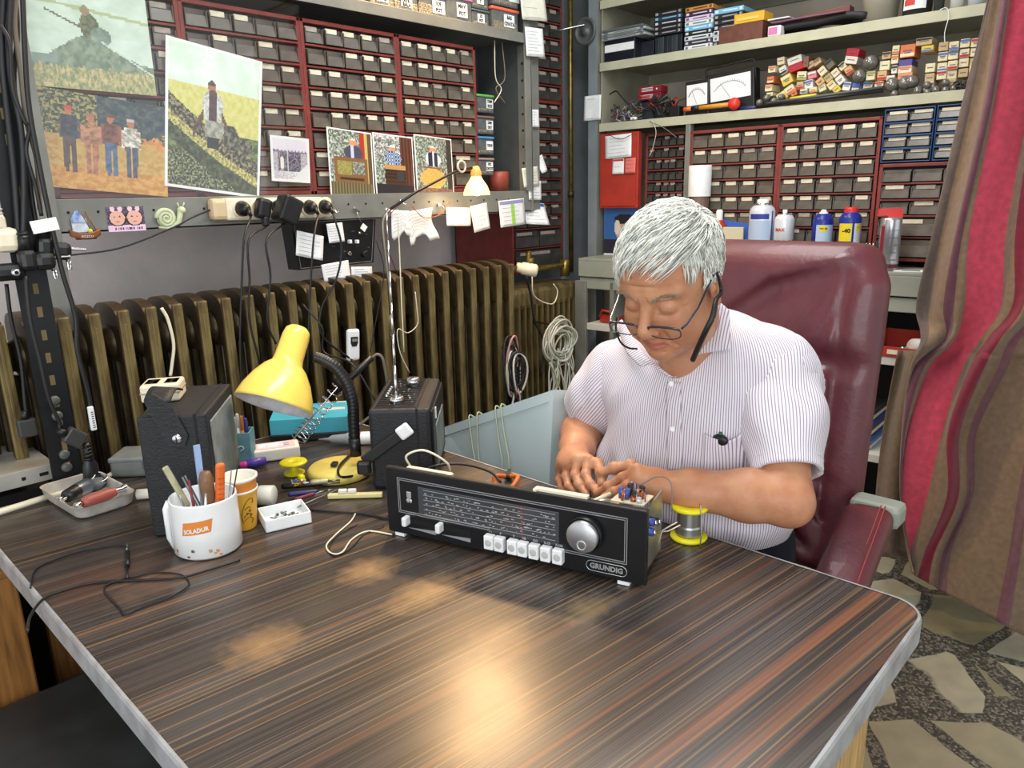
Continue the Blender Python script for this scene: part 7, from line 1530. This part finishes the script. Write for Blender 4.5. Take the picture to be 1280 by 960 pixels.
# ================================================================ curtain
def cloth(name, c): return mat(name, c, .85, var=.16, vscale=60, bump=.5, bscale=420, sheen=.2)
m_c = [cloth('curtain_greybrown', (92, 78, 70)), cloth('curtain_brown', (122, 99, 76)), cloth('curtain_plum', (96, 54, 66)), cloth('curtain_brown', (122, 99, 76)), cloth('curtain_pink', (184, 60, 80)), cloth('curtain_brown', (122, 99, 76)), cloth('curtain_maroon', (118, 22, 44)), cloth('curtain_brown', (122, 99, 76)), cloth('curtain_mauve', (112, 70, 78)), cloth('curtain_brown', (122, 99, 76)), cloth('curtain_mauve', (112, 70, 78)), cloth('curtain_brown', (122, 99, 76))]
rows = [(-330, [1300, 1306, 1314, 1320, 1326, 1362, 1374, 1392, 1407, 1418, 1482, 1498, 1520]), (-20, [1238, 1243, 1256, 1262, 1266, 1302, 1312, 1330, 1345, 1356, 1420, 1436, 1460]), (130, [1203, 1213, 1231, 1238, 1243, 1284, 1294, 1312, 1326, 1338, 1400, 1416, 1440]), (290, [1166, 1178, 1196, 1203, 1211, 1258, 1270, 1290, 1304, 1316, 1380, 1396, 1420]),
        (380, [1145, 1163, 1180, 1194, 1205, 1253, 1266, 1281, 1296, 1308, 1372, 1388, 1410]), (424, [1152, 1160, 1180, 1188, 1192, 1227, 1235, 1250, 1262, 1274, 1350, 1365, 1390]), (460, [1138, 1139, 1141, 1153, 1162, 1204, 1213, 1229, 1246, 1258, 1330, 1350, 1380]), (540, [1128, 1128.5, 1129, 1131, 1136, 1178, 1186, 1199, 1210, 1222, 1292, 1307, 1340]),
        (620, [1126, 1126.3, 1126.6, 1127, 1128, 1160, 1183, 1197, 1206, 1218, 1273, 1287, 1320]), (690, [1135, 1135.3, 1135.6, 1136, 1137, 1141, 1155, 1169, 1178, 1190, 1262, 1276, 1310])]
hem = [(1141, 716), (1141.3, 716), (1141.6, 716), (1142, 717), (1142.5, 717), (1143, 718), (1147, 721), (1161, 729), (1172, 736), (1184, 742), (1245, 775), (1260, 784), (1302, 808)]
G = [[(x, y) for x in r_] for y, r_ in rows]+[hem]; nS = 12; SUB = 5; VR = 10
def crow(t):   # interpolate rows (Catmull-Rom)
    i = min(len(G)-2, int(t)); f = t-i; a, b, c, d = G[max(i-1, 0)], G[i], G[i+1], G[min(i+2, len(G)-1)]; out = []
    for k in range(nS+1):
        p = []
        for q in (0, 1): A, B_, C_, D_ = a[k][q], b[k][q], c[k][q], d[k][q]; m1, m2 = (C_-A)/2, (D_-B_)/2; p.append((2*f**3-3*f*f+1)*B_+(f**3-2*f*f+f)*m1+(-2*f**3+3*f*f)*C_+(f**3-f*f)*m2)
        out.append(p)
    return out
NV = (len(G)-1)*VR; vs, fs, mi = [], [], []; W_ = nS*SUB+1
for j in range(NV+1):
    t = j/VR; r_ = crow(t)
    for i in range(W_):
        k, f = min(nS-1, i//SUB), i/SUB-min(nS-1, i//SUB); px, py = r_[k][0]*(1-f)+r_[k+1][0]*f, r_[k][1]*(1-f)+r_[k+1][1]*f; u = i/(W_-1)
        fold = .024*math.sin(u*17+.25*t)+.010*math.sin(u*41+1.2*t)+.012*math.sin(u*9-t*1.4)
        pin = math.exp(-((t-5.1)/.55)**2)*max(0, 1-u*2.4); fold += -.05*pin*math.sin(u*26)-.03*pin
        if t > 5.6: fold += .02*math.sin(u*11+t*.9)
        p = onX(px, py, 2.36+fold); vs.append(p)
for j in range(NV):
    for i in range(W_-1): fs.append((j*W_+i, j*W_+i+1, (j+1)*W_+i+1, (j+1)*W_+i)); mi.append(i//SUB)
ct = thing('striped_curtain', 'heavy brown, pink and maroon striped curtain gathered at the right', 'curtain'); mb = MB()
for k in range(nS): mb.add(vs, [f for f, m in zip(fs, mi) if m == k], m_c[k], True)
co = part('cloth', mb, ct); mod(co, 'SOLIDIFY', thickness=.003)
mb = MB(); mb.sheet(lambda u, v: onX((1122-38*math.sin(v*1.7)+12*v)*(1-u)+(1165-22*v)*u, 438+258*v, 2.50+.03*math.sin(u*9+v*2)), 14, 24, cloth('curtain_back_fold', (112, 92, 70)), .003); part('back_fold', mb, ct)
rod = onX(1300, -330, 2.36); mb = MB(); mb.cyl((2.36, rod.y+.15, rod.z+.01), (2.36, rod.y-.5, rod.z+.01), .014, m_brass); part('curtain_rod', mb, ct)
# ================================================================ the seated man
m_skin = mat('warm_skin', (192, 139, 104), .45, var=.10, vscale=26, bump=.18, bscale=190, var2=(180, 120, 88)); m_skin.node_tree.nodes['Principled BSDF'].inputs['Subsurface Weight'].default_value = .08; m_skin.node_tree.nodes['Principled BSDF'].inputs['Subsurface Radius'].default_value = (.012, .004, .002)
m_lip = mat('lip_skin', (176, 106, 92), .45, var=.08, vscale=40); m_nail = mat('finger_nail', (206, 156, 136), .3)
pn = thing('person', 'grey haired person in a striped short sleeved shirt bent over the worktable with reading glasses', 'person')
HC = Vector((1.155, .706, 1.209)); PT = math.radians(23); YW = math.radians(3)
HF = Vector((-math.cos(PT)*math.cos(YW), -math.cos(PT)*math.sin(YW), -math.sin(PT))); HL = Vector((math.sin(YW), -math.cos(YW), 0)); HU = HL.cross(HF)*-1
HU = HF.cross(HL)*-1 if HF.cross(HL).z < 0 else HF.cross(HL)
def H(f, l, u): return HC+HF*f+HL*l+HU*u
HR = Matrix((HF, HL, HU)).transposed()      # columns f,l,u
hr = [[HR[i][j] for j in range(3)] for i in range(3)]
s = SDF((.955, .395, .74), (1.51, 1.13, 1.375), .0025)
E_ = lambda f, l, u, a, b, c, k=.012, op='add', rot=hr: s.ell(H(f, l, u), (a, b, c), rot, k, op)
def Cp(p, q, ra, rb, k=.01, op='add'): s.cap(H(*p), H(*q), ra, rb, k, op)
E_(-.012, 0, .040, .100, .078, .090, .01); E_(.030, 0, .052, .062, .066, .062, .03)
E_(.030, 0, -.030, .062, .068, .078, .03); E_(.032, 0, -.072, .054, .060, .042, .025); E_(.070, 0, -.097, .022, .024, .018, .02)
for sg in (-1, 1):
    E_(.056, sg*.040, -.040, .032, .026, .034, .02); E_(.024, sg*.058, -.072, .036, .020, .030, .02)
    Cp((.088, sg*.012, .024), (.070, sg*.050, .026), .010, .008, .014)                      # brow
    E_(.098, sg*.033, .000, .017, .020, .013, .014, 'sub'); E_(.074, sg*.033, .001, .0165, .0175, .0155, .004)   # socket, lid
    Cp((.0905, sg*.020, -.0055), (.088, sg*.046, -.0055), .0012, .0012, .002, 'sub')         # closed lid line
    Cp((.083, sg*.022, -.018), (.076, sg*.048, -.020), .0035, .003, .008)                    # bag
    E_(.100, sg*.0135, -.041, .010, .0085, .008, .005); E_(.104, sg*.008, -.0475, .0045, .0035, .003, .003, 'sub')
    Cp((.094, sg*.022, -.042), (.078, sg*.037, -.074), .0022, .002, .007, 'sub')             # nasolabial fold
    Cp((.064, sg*.040, -.088), (.050, sg*.046, -.098), .002, .0015, .006, 'sub')
    E_(-.008, sg*.080, .002, .019, .0075, .033, .004); E_(-.004, sg*.087, .004, .011, .005, .021, .004, 'sub'); E_(-.004, sg*.082, -.030, .009, .006, .010, .004); E_(.002, sg*.083, .0, .004, .004, .007, .003)
Cp((.086, 0, .014), (.112, 0, -.030), .0085, .0115, .012); E_(.109, 0, -.036, .0125, .0135, .0115, .008)
Cp((.094, 0, -.054), (.093, 0, -.062), .008, .006, .01)
Cp((.0925, -.004, -.0655), (.080, -.025, -.069), .0055, .003, .005); Cp((.0925, .004, -.0655), (.080, .025, -.069), .0055, .003, .005)
Cp((.0885, -.004, -.0765), (.079, -.022, -.074), .0070, .0035, .005); Cp((.0885, .004, -.0765), (.079, .022, -.074), .0070, .0035, .005)
Cp((.1015, 0, -.0708), (.082, -.026, -.0715), .0018, .0012, .003, 'sub'); Cp((.1015, 0, -.0708), (.082, .026, -.0715), .0018, .0012, .003, 'sub')
Cp((.086, -.014, -.087), (.086, .014, -.087), .0012, .0012, .006, 'sub')
for k in range(3): Cp((.0945-.004*k, -.034, .046+.014*k), (.0945-.004*k, .034, .046+.014*k), .0014, .0014, .005, 'sub')
for sg in (-1, 1):
    Cp((.086, sg*.026, -.026), (.076, sg*.050, -.024), .0016, .0012, .005, 'sub'); Cp((.090, sg*.018, .014), (.080, sg*.048, .016), .0012, .001, .004, 'sub'); Cp((.066, sg*.058, .006), (.058, sg*.066, .012), .0012, .001, .004, 'sub'); Cp((.067, sg*.057, -.004), (.056, sg*.067, -.004), .0012, .001, .004, 'sub')
Cp((.098, -.010, .010), (.097, -.008, .026), .0010, .0008, .004, 'sub'); Cp((.098, .010, .010), (.097, .008, .026), .0010, .0008, .004, 'sub')
# neck and torso under the shirt
s.cap(H(-.030, 0, -.045), (1.30, .745, 1.045), .060, .066, .03); s.cap(H(.02, 0, -.085), (1.262, .742, 1.02), .036, .040, .02)
s.cap((1.35, .60, 1.02), (1.31, .90, .985), .062, .062, .04); s.ell((1.36, .75, .90), (.11, .18, .18), None, .05)
# arms: his left arm is nearer the camera
ARM = {}
def arm(sh, el, wr, nm):
    sh, el, wr = Vector(sh), Vector(el), Vector(wr); ARM[nm] = (sh, el, wr)
    s.chain([sh, sh.lerp(el, .5), el], [.056, .050, .043], .02); m1 = el.lerp(wr, .28)
    s.chain([el, m1, el.lerp(wr, .7), wr], [.043, .046, .036, .0285], .02)
arm((1.36, .592, 1.02), (1.222, .497, .830), (1.108, .700, .838), 'L'); arm((1.32, .925, .975), (1.325, 1.035, .835), (1.135, .915, .832), 'R')
EL = ARM['L'][1]; s.ell(EL+Vector((.0, -.006, -.012)), (.037, .036, .032), None, .02)
def fing(pts, r0, r1, k=.0035):
    n = len(pts)-1; s.chain(pts, [r0+(r1-r0)*i/n for i in range(n+1)], k)
    for p in pts[1:-1]: s.ell(p, (r0*1.06,)*3, None, .003)
X = lambda *t: [onX(a, b, c) for a, b, c in t]
wrL, wrR = ARM['L'][2], ARM['R'][2]
def palm(w_, kn, r0, r1):        # metacarpals fan from the wrist to each knuckle
    for kp in kn: s.cap(w_, kp, r0, r1, .012)
KL = X((797, 587, 1.088), (797, 598, 1.080), (802, 606, 1.084), (810, 612, 1.094)); KL = [KL[0], KL[1], KL[2], KL[3]]
palm(wrL, KL, .024, .0125); s.ell(wrL.lerp((KL[0]+KL[3])/2, .55), (.034, .034, .022), None, .02)
fing([KL[0]]+X((778, 597, 1.078), (760, 608, 1.066), (746, 617, 1.058)), .0100, .0072); fing([KL[1]]+X((784, 607, 1.066), (768, 615, 1.056), (755, 621, 1.050)), .0100, .0074)
fing([KL[2]]+X((792, 616, 1.070), (777, 622, 1.062), (768, 626, 1.058)), .0094, .007); fing([KL[3]]+X((802, 621, 1.082), (790, 627, 1.078)), .0086, .0068)
fing([wrL+Vector((-.02, .01, .008))]+X((788, 582, 1.115), (768, 585, 1.10), (752, 591, 1.085)), .0125, .0085, .006)
KR = X((735, 575, 1.110), (722, 574, 1.104), (710, 580, 1.104), (702, 588, 1.108))
palm(wrR, KR, .024, .0125); s.ell(wrR.lerp((KR[0]+KR[3])/2, .55), (.032, .036, .022), None, .02)
fing([KR[0]]+X((742, 589, 1.085), (748, 603, 1.070), (750, 614, 1.062)), .0095, .0068) if 0 else None
fing([KR[0]]+X((732, 594, 1.085), (738, 606, 1.072), (747, 616, 1.062)), .0105, .0072); fing([KR[1]]+X((719, 594, 1.082), (724, 607, 1.068), (733, 618, 1.060)), .0102, .0072)
fing([KR[2]]+X((707, 596, 1.085), (711, 608, 1.072), (720, 617, 1.066)), .0095, .007); fing([KR[3]]+X((699, 600, 1.092), (702, 610, 1.082), (709, 616, 1.078)), .0085, .0066)
fing([wrR+Vector((-.02, -.012, .002))]+X((746, 580, 1.115), (752, 592, 1.095), (752, 604, 1.078)), .0125, .0085, .006)
HRi = np.array(hr); HCn = np.array(HC)
def lipsel(C_):
    q = (C_-HCn) @ HRi; f, l, u = q[:, 0], q[:, 1], q[:, 2]; w_ = 1-(l/.026)**2
    up_ = (u > -.0712) & (u < -.0712+.0085*np.sqrt(np.clip(w_, 0, 1))); lo_ = (u <= -.0712) & (u > -.0712-.0105*np.sqrt(np.clip(w_, 0, 1)))
    return ((up_ | lo_) & (f > .07) & (np.abs(l) < .026)).astype(int)
body_me = s.mesh('body', [m_skin, m_lip], lipsel); part('body', body_me, pn)
del s

# ---- hair
hcols = [mat('silver_hair_%d' % k, c, .42, var=.1, vscale=60) for k, c in enumerate(((222, 223, 214), (196, 198, 190), (238, 238, 230), (160, 160, 154)))]
def scalp(d, off=.0):           # point of the skull surface in the local direction d
    d = d.normalized(); c = Vector((-.010, 0, .042)); r_ = (.100+off, .079+off, .090+off); t = 1/math.sqrt((d.x/r_[0])**2+(d.y/r_[1])**2+(d.z/r_[2])**2); return c+d*t
def hair_ok(p, m_=0.): 
    lim = .074 if p.z > .05 else 9
    return (.77*p.x-.635*p.z < .000+m_) and not (p.x > .020+m_ and abs(p.y) > .05 and p.z < .060-m_) and not (p.z < -.035 and p.x > -.03) and not (abs(p.y) > .066 and p.z < .018 and p.x > -.034 and p.x < .016) and p.z > -.075
hs = SDF(tuple(HC-Vector((.16, .13, .14))), tuple(HC+Vector((.14, .13, .16))), .003); cc_ = H(-.010, 0, .042)
hs.ell(cc_, (.108, .086, .098), hr, .002); hs.ell(H(-.048, 0, -.02), (.052, .060, .054), hr, .03); nv = HF*.77-HU*.635; hs.half(nv, nv.dot(HC)-.004); nu = HF*1-HU*.15; 
hs.ell(H(.060, .085, .012), (.050, .034, .050), hr, .012, 'sub'); hs.ell(H(.060, -.085, .012), (.050, .034, .050), hr, .012, 'sub'); hs.ell(H(-.006, .09, -.008), (.026, .03, .040), hr, .005, 'sub'); hs.ell(H(-.006, -.09, -.008), (.026, .03, .040), hr, .005, 'sub')
hair = part('hair', hs.mesh('hair', [hcols[1]]), pn)
mbs = [MB() for _ in range(3)]; wh = Vector((-.055, .030, .10)); R2 = random.Random(3); cnt = 0
for k in range(9000):
    if cnt > 4600: break
    d = Vector((R2.uniform(-1, 1), R2.uniform(-1, 1), R2.uniform(-.75, 1))); 
    if not .1 < d.length < 1: continue
    p = scalp(d, .006)
    if not hair_ok(p, .004): continue
    cnt += 1; away = p-(Vector((-.010, 0, .042))+(wh-Vector((-.01, 0, .042))).normalized()*.09); side = abs(p.y) > .060 and p.z < .085
    g = away.normalized()+Vector((.55, -.45, 0))*(0 if side or p.x < -.05 else 1)+Vector((R2.uniform(-.16, .16), R2.uniform(-.16, .16), 0))
    if side or p.x < -.07: g = Vector((.25 if side else 0, 0, -1))+Vector((R2.uniform(-.12, .12),)*3)
    pts = []; q = p.copy(); L_ = R2.uniform(.026, .050)*(.55 if side else 1)*(1.1 if p.x > .02 else 1); lift = R2.uniform(.004, .013)*(.6 if side else 1); n_ = 6
    cv = Vector((0, R2.uniform(-.3, .3), 0))
    for i in range(n_):
        t = i/(n_-1); dd = (q-Vector((-.010, 0, .042))); sp_ = scalp(dd, .004+lift*math.sin(math.pi*min(.75, t*.8+.05))); pts.append(H(*sp_)); nn = dd.normalized(); gt = g-nn*g.dot(nn); gt.normalize(); q = sp_+(gt+cv*t*.3).normalized()*(L_/(n_-1))
    w_ = R2.uniform(.0008, .0016); mbs[0].tube(pts, w_, hcols[R2.choice((0, 0, 0, 1, 2, 2, 3))], 3, cap=False, rr=[w_, w_*1.2, w_*1.1, w_, w_*.7, w_*.25])
part('strands', mbs[0], hair)
m_brow = mat('grey_brown_brow', (150, 128, 112), .7)
for sg in (-1, 1):
    mb = MB()
    for k in range(90):
        t = R2.random(); l = .012+.042*t; u = .020+.010*math.sin(t*2.4)-.004*t+R2.uniform(-.003, .003); f = .0985-.32*(l-.012)-.10*(l-.012)**2*60*.3; a = H(f-.001, sg*l, u); mb.tube([a, H(f+.0008, sg*(l+.005), u+.0015), H(f-.0022, sg*(l+.010), u+.0006)], .0005, m_brow, 3, cap=False)
    part('eyebrow', mb, pn); mb = MB(); mb.tube([H(.0925-.25*(l-.020)**1-.0, sg*l, -.0058-.0015*math.sin((l-.018)/.03*math.pi)) for l in [.019+.0033*i for i in range(9)]], .0006, m_brow, 4, cap=False); part('eyelash', mb, pn)
# ---- glasses
gl = thing('reading_glasses', 'dark navy half frame reading glasses low on the nose of the person', 'glasses'); m_fr = mat('navy_spectacle_frame', (24, 26, 52), .25, coat=.5); GF, GU = .114, -.019
def lens(sg): return [H(GF-.035*abs(.036+.028*math.cos(a))-.0, sg*(.0390+.0310*math.copysign(abs(math.cos(a))**.85, math.cos(a))), GU-.009+(.0095 if math.sin(a) > 0 else .0135)*(abs(math.sin(a))**(.45 if math.sin(a) > 0 else .8))*(1 if math.sin(a) > 0 else -1)) for a in [k*2*math.pi/32 for k in range(33)]]
for sg in (-1, 1):
    q = lens(sg); mb = MB(); mb.tube(q, .0014, m_fr, 8, cap=False, rr=[.0021 if 1 < k < 15 else .0010 for k in range(33)]); part('rim', mb, gl); mb = MB(); mb.add(q[:-1], [tuple(range(32))], m_glass); part('lens', mb, gl)
    mb = MB(); mb.tube([H(GF-.008, sg*.069, GU-.003), H(GF-.016, sg*.074, GU), H(.060, sg*.080, GU+.012), H(.004, sg*.0865, .026), H(-.014, sg*.0865, .022), H(-.026, sg*.084, .004)], .0019, m_fr if sg > 0 else m_chrome, 8, rr=[.002, .002, .0017, .0017, .0017, .0015]); part('temple', mb, gl)
mb = MB(); mb.tube(smooth_path([H(GF-.001, -.0115, GU-.006), H(GF+.004, 0, GU-.002), H(GF-.001, .0115, GU-.006)], 5), .0016, m_fr, 8); part('bridge', mb, gl)
mb = MB(); cpts = [H(-.004, .089, .026), H(-.003, .092, -.010)]+X((895, 375, 1.125), (891, 395, 1.11), (882, 414, 1.105), (872, 436, 1.12), (866, 450, 1.135)); mb.tube(smooth_path(cpts, 6), .003, m_cable, 8, rr=[.0022+.0028*min(1, i/18) for i in range(37)]); part('neck_cord', mb, gl)
mb = MB(); mb.tube(smooth_path(X((771, 396, 1.075), (770, 412, 1.08), (776, 428, 1.09), (786, 435, 1.105), (796, 436, 1.13)), 6), .0018, m_cable, 8); part('neck_cord', mb, gl)

# ---- striped shirt
def shirt_mat(name):
    m = bpy.data.materials.new(name); m.use_nodes = True; nt = m.node_tree; b = nt.nodes['Principled BSDF']; L = nt.links.new; N = nt.nodes.new
    a = N('ShaderNodeAttribute'); a.attribute_name = 'st'; mu = N('ShaderNodeMath'); mu.operation = 'MULTIPLY'; mu.inputs[1].default_value = 2*math.pi/.0050; L(a.outputs['Fac'], mu.inputs[0]); si_ = N('ShaderNodeMath'); si_.operation = 'SINE'; L(mu.outputs[0], si_.inputs[0])
    r = N('ShaderNodeValToRGB'); mr = N('ShaderNodeMapRange'); mr.inputs[1].default_value = -1; L(si_.outputs[0], mr.inputs[0]); L(mr.outputs[0], r.inputs[0]); e = r.color_ramp.elements; e[0].position = .60; e[0].color = (*hx(222, 220, 226), 1); e[1].position = .92; e[1].color = (*hx(150, 124, 150), 1); L(r.outputs[0], b.inputs['Base Color'])
    b.inputs['Roughness'].default_value = .8; b.inputs['Sheen Weight'].default_value = .15; return m
m_sh = shirt_mat('striped_shirt_cotton')
def set_st(me, fn):
    n = len(me.vertices); co = np.empty(n*3); me.vertices.foreach_get('co', co); co = co.reshape(-1, 3); at = me.attributes.new('st', 'FLOAT', 'POINT'); at.data.foreach_set('value', fn(co).astype(np.float32))
def wrinkle(me, fn):
    n = len(me.vertices); co = np.empty(n*3); no = np.empty(n*3); me.vertices.foreach_get('co', co); me.vertices.foreach_get('normal', no); co = co.reshape(-1, 3); no = no.reshape(-1, 3); co += no*fn(co)[:, None]; me.vertices.foreach_set('co', co.ravel()); me.update()
s = SDF((1.11, .46, .60), (1.56, 1.06, 1.18), .004)
s.ell((1.365, .745, .92), (.135, .205, .20), None, .05); s.ell((1.315, .765, .76), (.150, .205, .17), None, .06); s.cap((1.36, .585, 1.025), (1.315, .915, .985), .074, .074, .06)
s.ell((1.275, .755, .93), (.085, .15, .13), None, .06); s.cap((1.31, .745, 1.05), (1.35, .62, 1.045), .065, .065, .04); s.cap((1.31, .745, 1.05), (1.32, .86, 1.02), .06, .06, .04); s.ell((1.42, .75, .86), (.11, .19, .26), None, .06)
s.cap((1.335, .625, .74), (1.335, .89, .74), .10, .10, .06)
s.cap((1.305, .742, 1.16), (1.298, .744, 1.085), .066, .058, .012, 'sub'); s.cap((1.215, .742, 1.125), (1.196, .739, 1.030), .034, .004, .008, 'sub'); s.half((0, 0, -1), -.690)
me = s.mesh('shirt', [m_sh]); LSH, LEL = ARM['L'][0], ARM['L'][1]
def wr_t(c):
    x, y, z = c[:, 0], c[:, 1], c[:, 2]; m_ = np.clip((1.06-z)/.1, 0, 1)
    w_ = .0040*np.sin(46*(z*.8+(y-.75)*.9)+2.6*np.sin(11*y+3)+1.5*np.sin(17*z))*np.clip((.93-z)/.12, .12, 1)
    w_ += .0032*np.sin(60*((y-.56)*.5-z*.5)+2*np.sin(16*z))*np.exp(-((y-.60)/.07)**2)+.0034*np.sin(58*((y-.9)*.6+z*.6)+2*np.sin(13*z))*np.exp(-((y-.93)/.07)**2)
    return (w_+.0018*np.sin(95*y+4*np.sin(20*z)))*m_
wrinkle(me, wr_t); set_st(me, lambda c: np.arctan2(c[:, 1]-.75, -(c[:, 0]-1.42))*.235+.004*np.sin(7*c[:, 2])+.10*np.clip(c[:, 2]-1.03, 0, 1)*(c[:, 1]-.75)); shirt = part('shirt', me, pn)
from mathutils.bvhtree import BVHTree
bvh = BVHTree.FromPolygons([v.co[:] for v in me.vertices], [tuple(p.vertices) for p in me.polygons])
def onS(px, py, off=.001):
    h_, n_, _, _ = bvh.ray_cast(CAM, ray(px, py)); 
    if h_ is None: h_, n_ = onX(px, py, 1.25), Vector((-1, 0, 0))
    return h_+n_*off
del s
def sleeve(nm, sh, el, end, r0, r1, lo, hi):
    s = SDF(lo, hi, .004); ax_ = (end-sh).normalized(); s.chain([sh, sh.lerp(end, .5), end], [r0, (r0+r1)/2*1.03, r1], .04); s.ell(sh+Vector((0.005, 0, .0)), (r0*1.0, r0*1.05, r0*1.0), None, .03)
    s.half(ax_, ax_.dot(end)); s.cap(end+ax_*.06, end-ax_*.055, r1-.008, r1-.012, .004, 'sub'); me = s.mesh(nm, [m_sh]); A = np.array(sh); D_ = np.array(ax_); e1 = np.array(ax_.cross(Vector((0, 0, 1))).normalized()); e2 = np.cross(D_, e1)
    def f(c): q = c-A; t = q @ D_; a = np.arctan2(q @ e2, q @ e1); return .0034*np.sin(34*t+3*np.sin(a*2+1)+1.5*a)*np.clip(1.15-t/.22, .25, 1)+.0022*np.sin(70*t+4*a)*np.exp(-((t-.05)/.06)**2)
    wrinkle(me, f); set_st(me, lambda c: np.arctan2((c-A) @ e2, (c-A) @ e1)*.068); o = part('sleeve', me, shirt)
    hm = MB(); n_ = 40
    hm.tube([Vector(sh+ax_*((end-sh).length-.020)+(Vector(e1)*math.cos(a)+Vector(e2)*math.sin(a))*(r1*1.012)) for a in [k*2*math.pi/n_ for k in range(n_+1)]], .0009, mat('hem_stitch', (206, 200, 206), .8), 4, cap=False); part('hem', hm, shirt)
sleeve('sleeve', Vector((1.36, .590, 1.02)), ARM['L'][1], Vector((1.250, .511, .868)), .074, .063, (1.15, .39, .78), (1.46, .70, 1.13))
sleeve('sleeve', Vector((1.318, .925, .972)), ARM['R'][1], Vector((1.318, 1.015, .868)), .078, .066, (1.21, .83, .76), (1.43, 1.12, 1.08))
def patchS(fn, nu, nv, nm, stf, th=.0015):
    mb = MB(); mb.sheet(fn, nu, nv, m_sh, th); me = mb.mesh(nm); set_st(me, stf); return part(nm, me, shirt)
# collar flaps
def flap(A_, B_, C_, D_, bul=.006):     # A neck back, B front meeting point, C tip, D outer back
    A_, B_, C_, D_ = map(Vector, (A_, B_, C_, D_))
    def f(u, v): p = A_.lerp(B_, u).lerp(D_.lerp(C_, u), v); return p+Vector((-.5, 0, .8))*bul*math.sin(math.pi*min(1, v*.9+.05))
    return f
meet = onS(842, 472, .004)
def plerp(P, t):
    t = min(.9999, max(0, t))*(len(P)-1); i = int(t); return P[i].lerp(P[i+1], t-i)
def collar(inner, outer, st): patchS(lambda u, v: plerp(inner, u).lerp(plerp(outer, u), v)+Vector((-.4, 0, .5))*.006*math.sin(math.pi*v)*(1-.6*u), 24, 8, 'collar', st, .002)
collar([onX(893, 374, 1.275), onX(872, 430, 1.222), meet], [onX(912, 388, 1.275), onX(913, 414, 1.255), onX(912, 437, 1.238), onX(890, 440, 1.225), onX(868, 444, 1.215), onX(856, 462, 1.204), meet+Vector((0, -.004, -.002))], lambda c: c[:, 1]-c[:, 2]*.15)
collar([onX(778, 400, 1.262), onX(806, 446, 1.198), meet], [onX(772, 408, 1.268), onX(784, 442, 1.210), onX(801, 459, 1.190), onX(812, 455, 1.192), onX(823, 462, 1.196), meet+Vector((0, .004, -.002))], lambda c: c[:, 1]*.6+c[:, 2]*.9)
mb = MB(); mb.sheet(lambda u, v: (1.300+.070*math.sin((u-.5)*4.2+math.pi/2)*1.0-.0*v, .744-.080*math.sin((u-.5)*3.6), 1.075+.055*math.cos((u-.5)*3.0)-.035*v), 24, 3, m_sh, .002); me2 = mb.mesh('collar_band'); set_st(me2, lambda c: c[:, 1]); part('collar_band', me2, shirt)
# placket, buttons, pocket
patchS(lambda u, v: onS(833+18*u+2*v, 478+110*v, .0016), 6, 30, 'placket', lambda c: (c[:, 1]-.75)*1.02)
for px, py in ((840, 480), (842, 536)): mb = MB(); p = onS(px, py, .0035); n_ = (CAM-p).normalized(); mb.lathe([(0, 0), (.0052, 0), (.0056, .001), (.0050, .0018), (.003, .0014), (0, .0014)], m_white, tuple(p), 18, tuple(n_)); part('button', mb, shirt)
patchS(lambda u, v: onS(881+50*u-3*v, 541+10*math.sin(math.pi*u)*(1-v)-4*u+50*v, .0022+.0065*math.sin(math.pi*u)*(1-v)), 16, 12, 'pocket', lambda c: (c[:, 1]-.75)*1.04)
gc = MB(); p = onS(900, 549, .004); gc.ball(tuple(p), .014, m_bplast, 16, (.5, 1.15, .8)); gc.ball(tuple(p+Vector((0, 0, .012))), .004, m_cg, 10); solo('glasses_case', gc, 'small dark case peeking out of the shirt breast pocket', 'case')
# ---- trousers and shoes
m_tr = mat('navy_trousers', (22, 26, 44), .8, var=.2, vscale=20); s = SDF((.80, .46, .02), (1.60, 1.02, .78), .008)
s.rbox((1.40, .745, .60), (.26, .36, .22), .09, None, .04)
for y0, kx_, fx in ((.635, .98, .96), (.86, .99, 1.02)): s.chain([(1.38, y0, .58), (kx_, y0, .585)], [.092, .070], .03); s.chain([(kx_, y0, .58), (fx, y0, .12)], [.068, .048], .03)
part('trousers', s.mesh('trousers', [m_tr]), pn); del s
for y0, fx in ((.635, .96), (.86, 1.02)):
    mb = MB(); mb.ball((fx-.06, y0, .045), .05, m_bplast, 20, (2.4, .85, .85)); mb.box((fx-.06, y0, .012), (.24, .08, .022), m_bplast, .01); part('shoe', mb, pn)
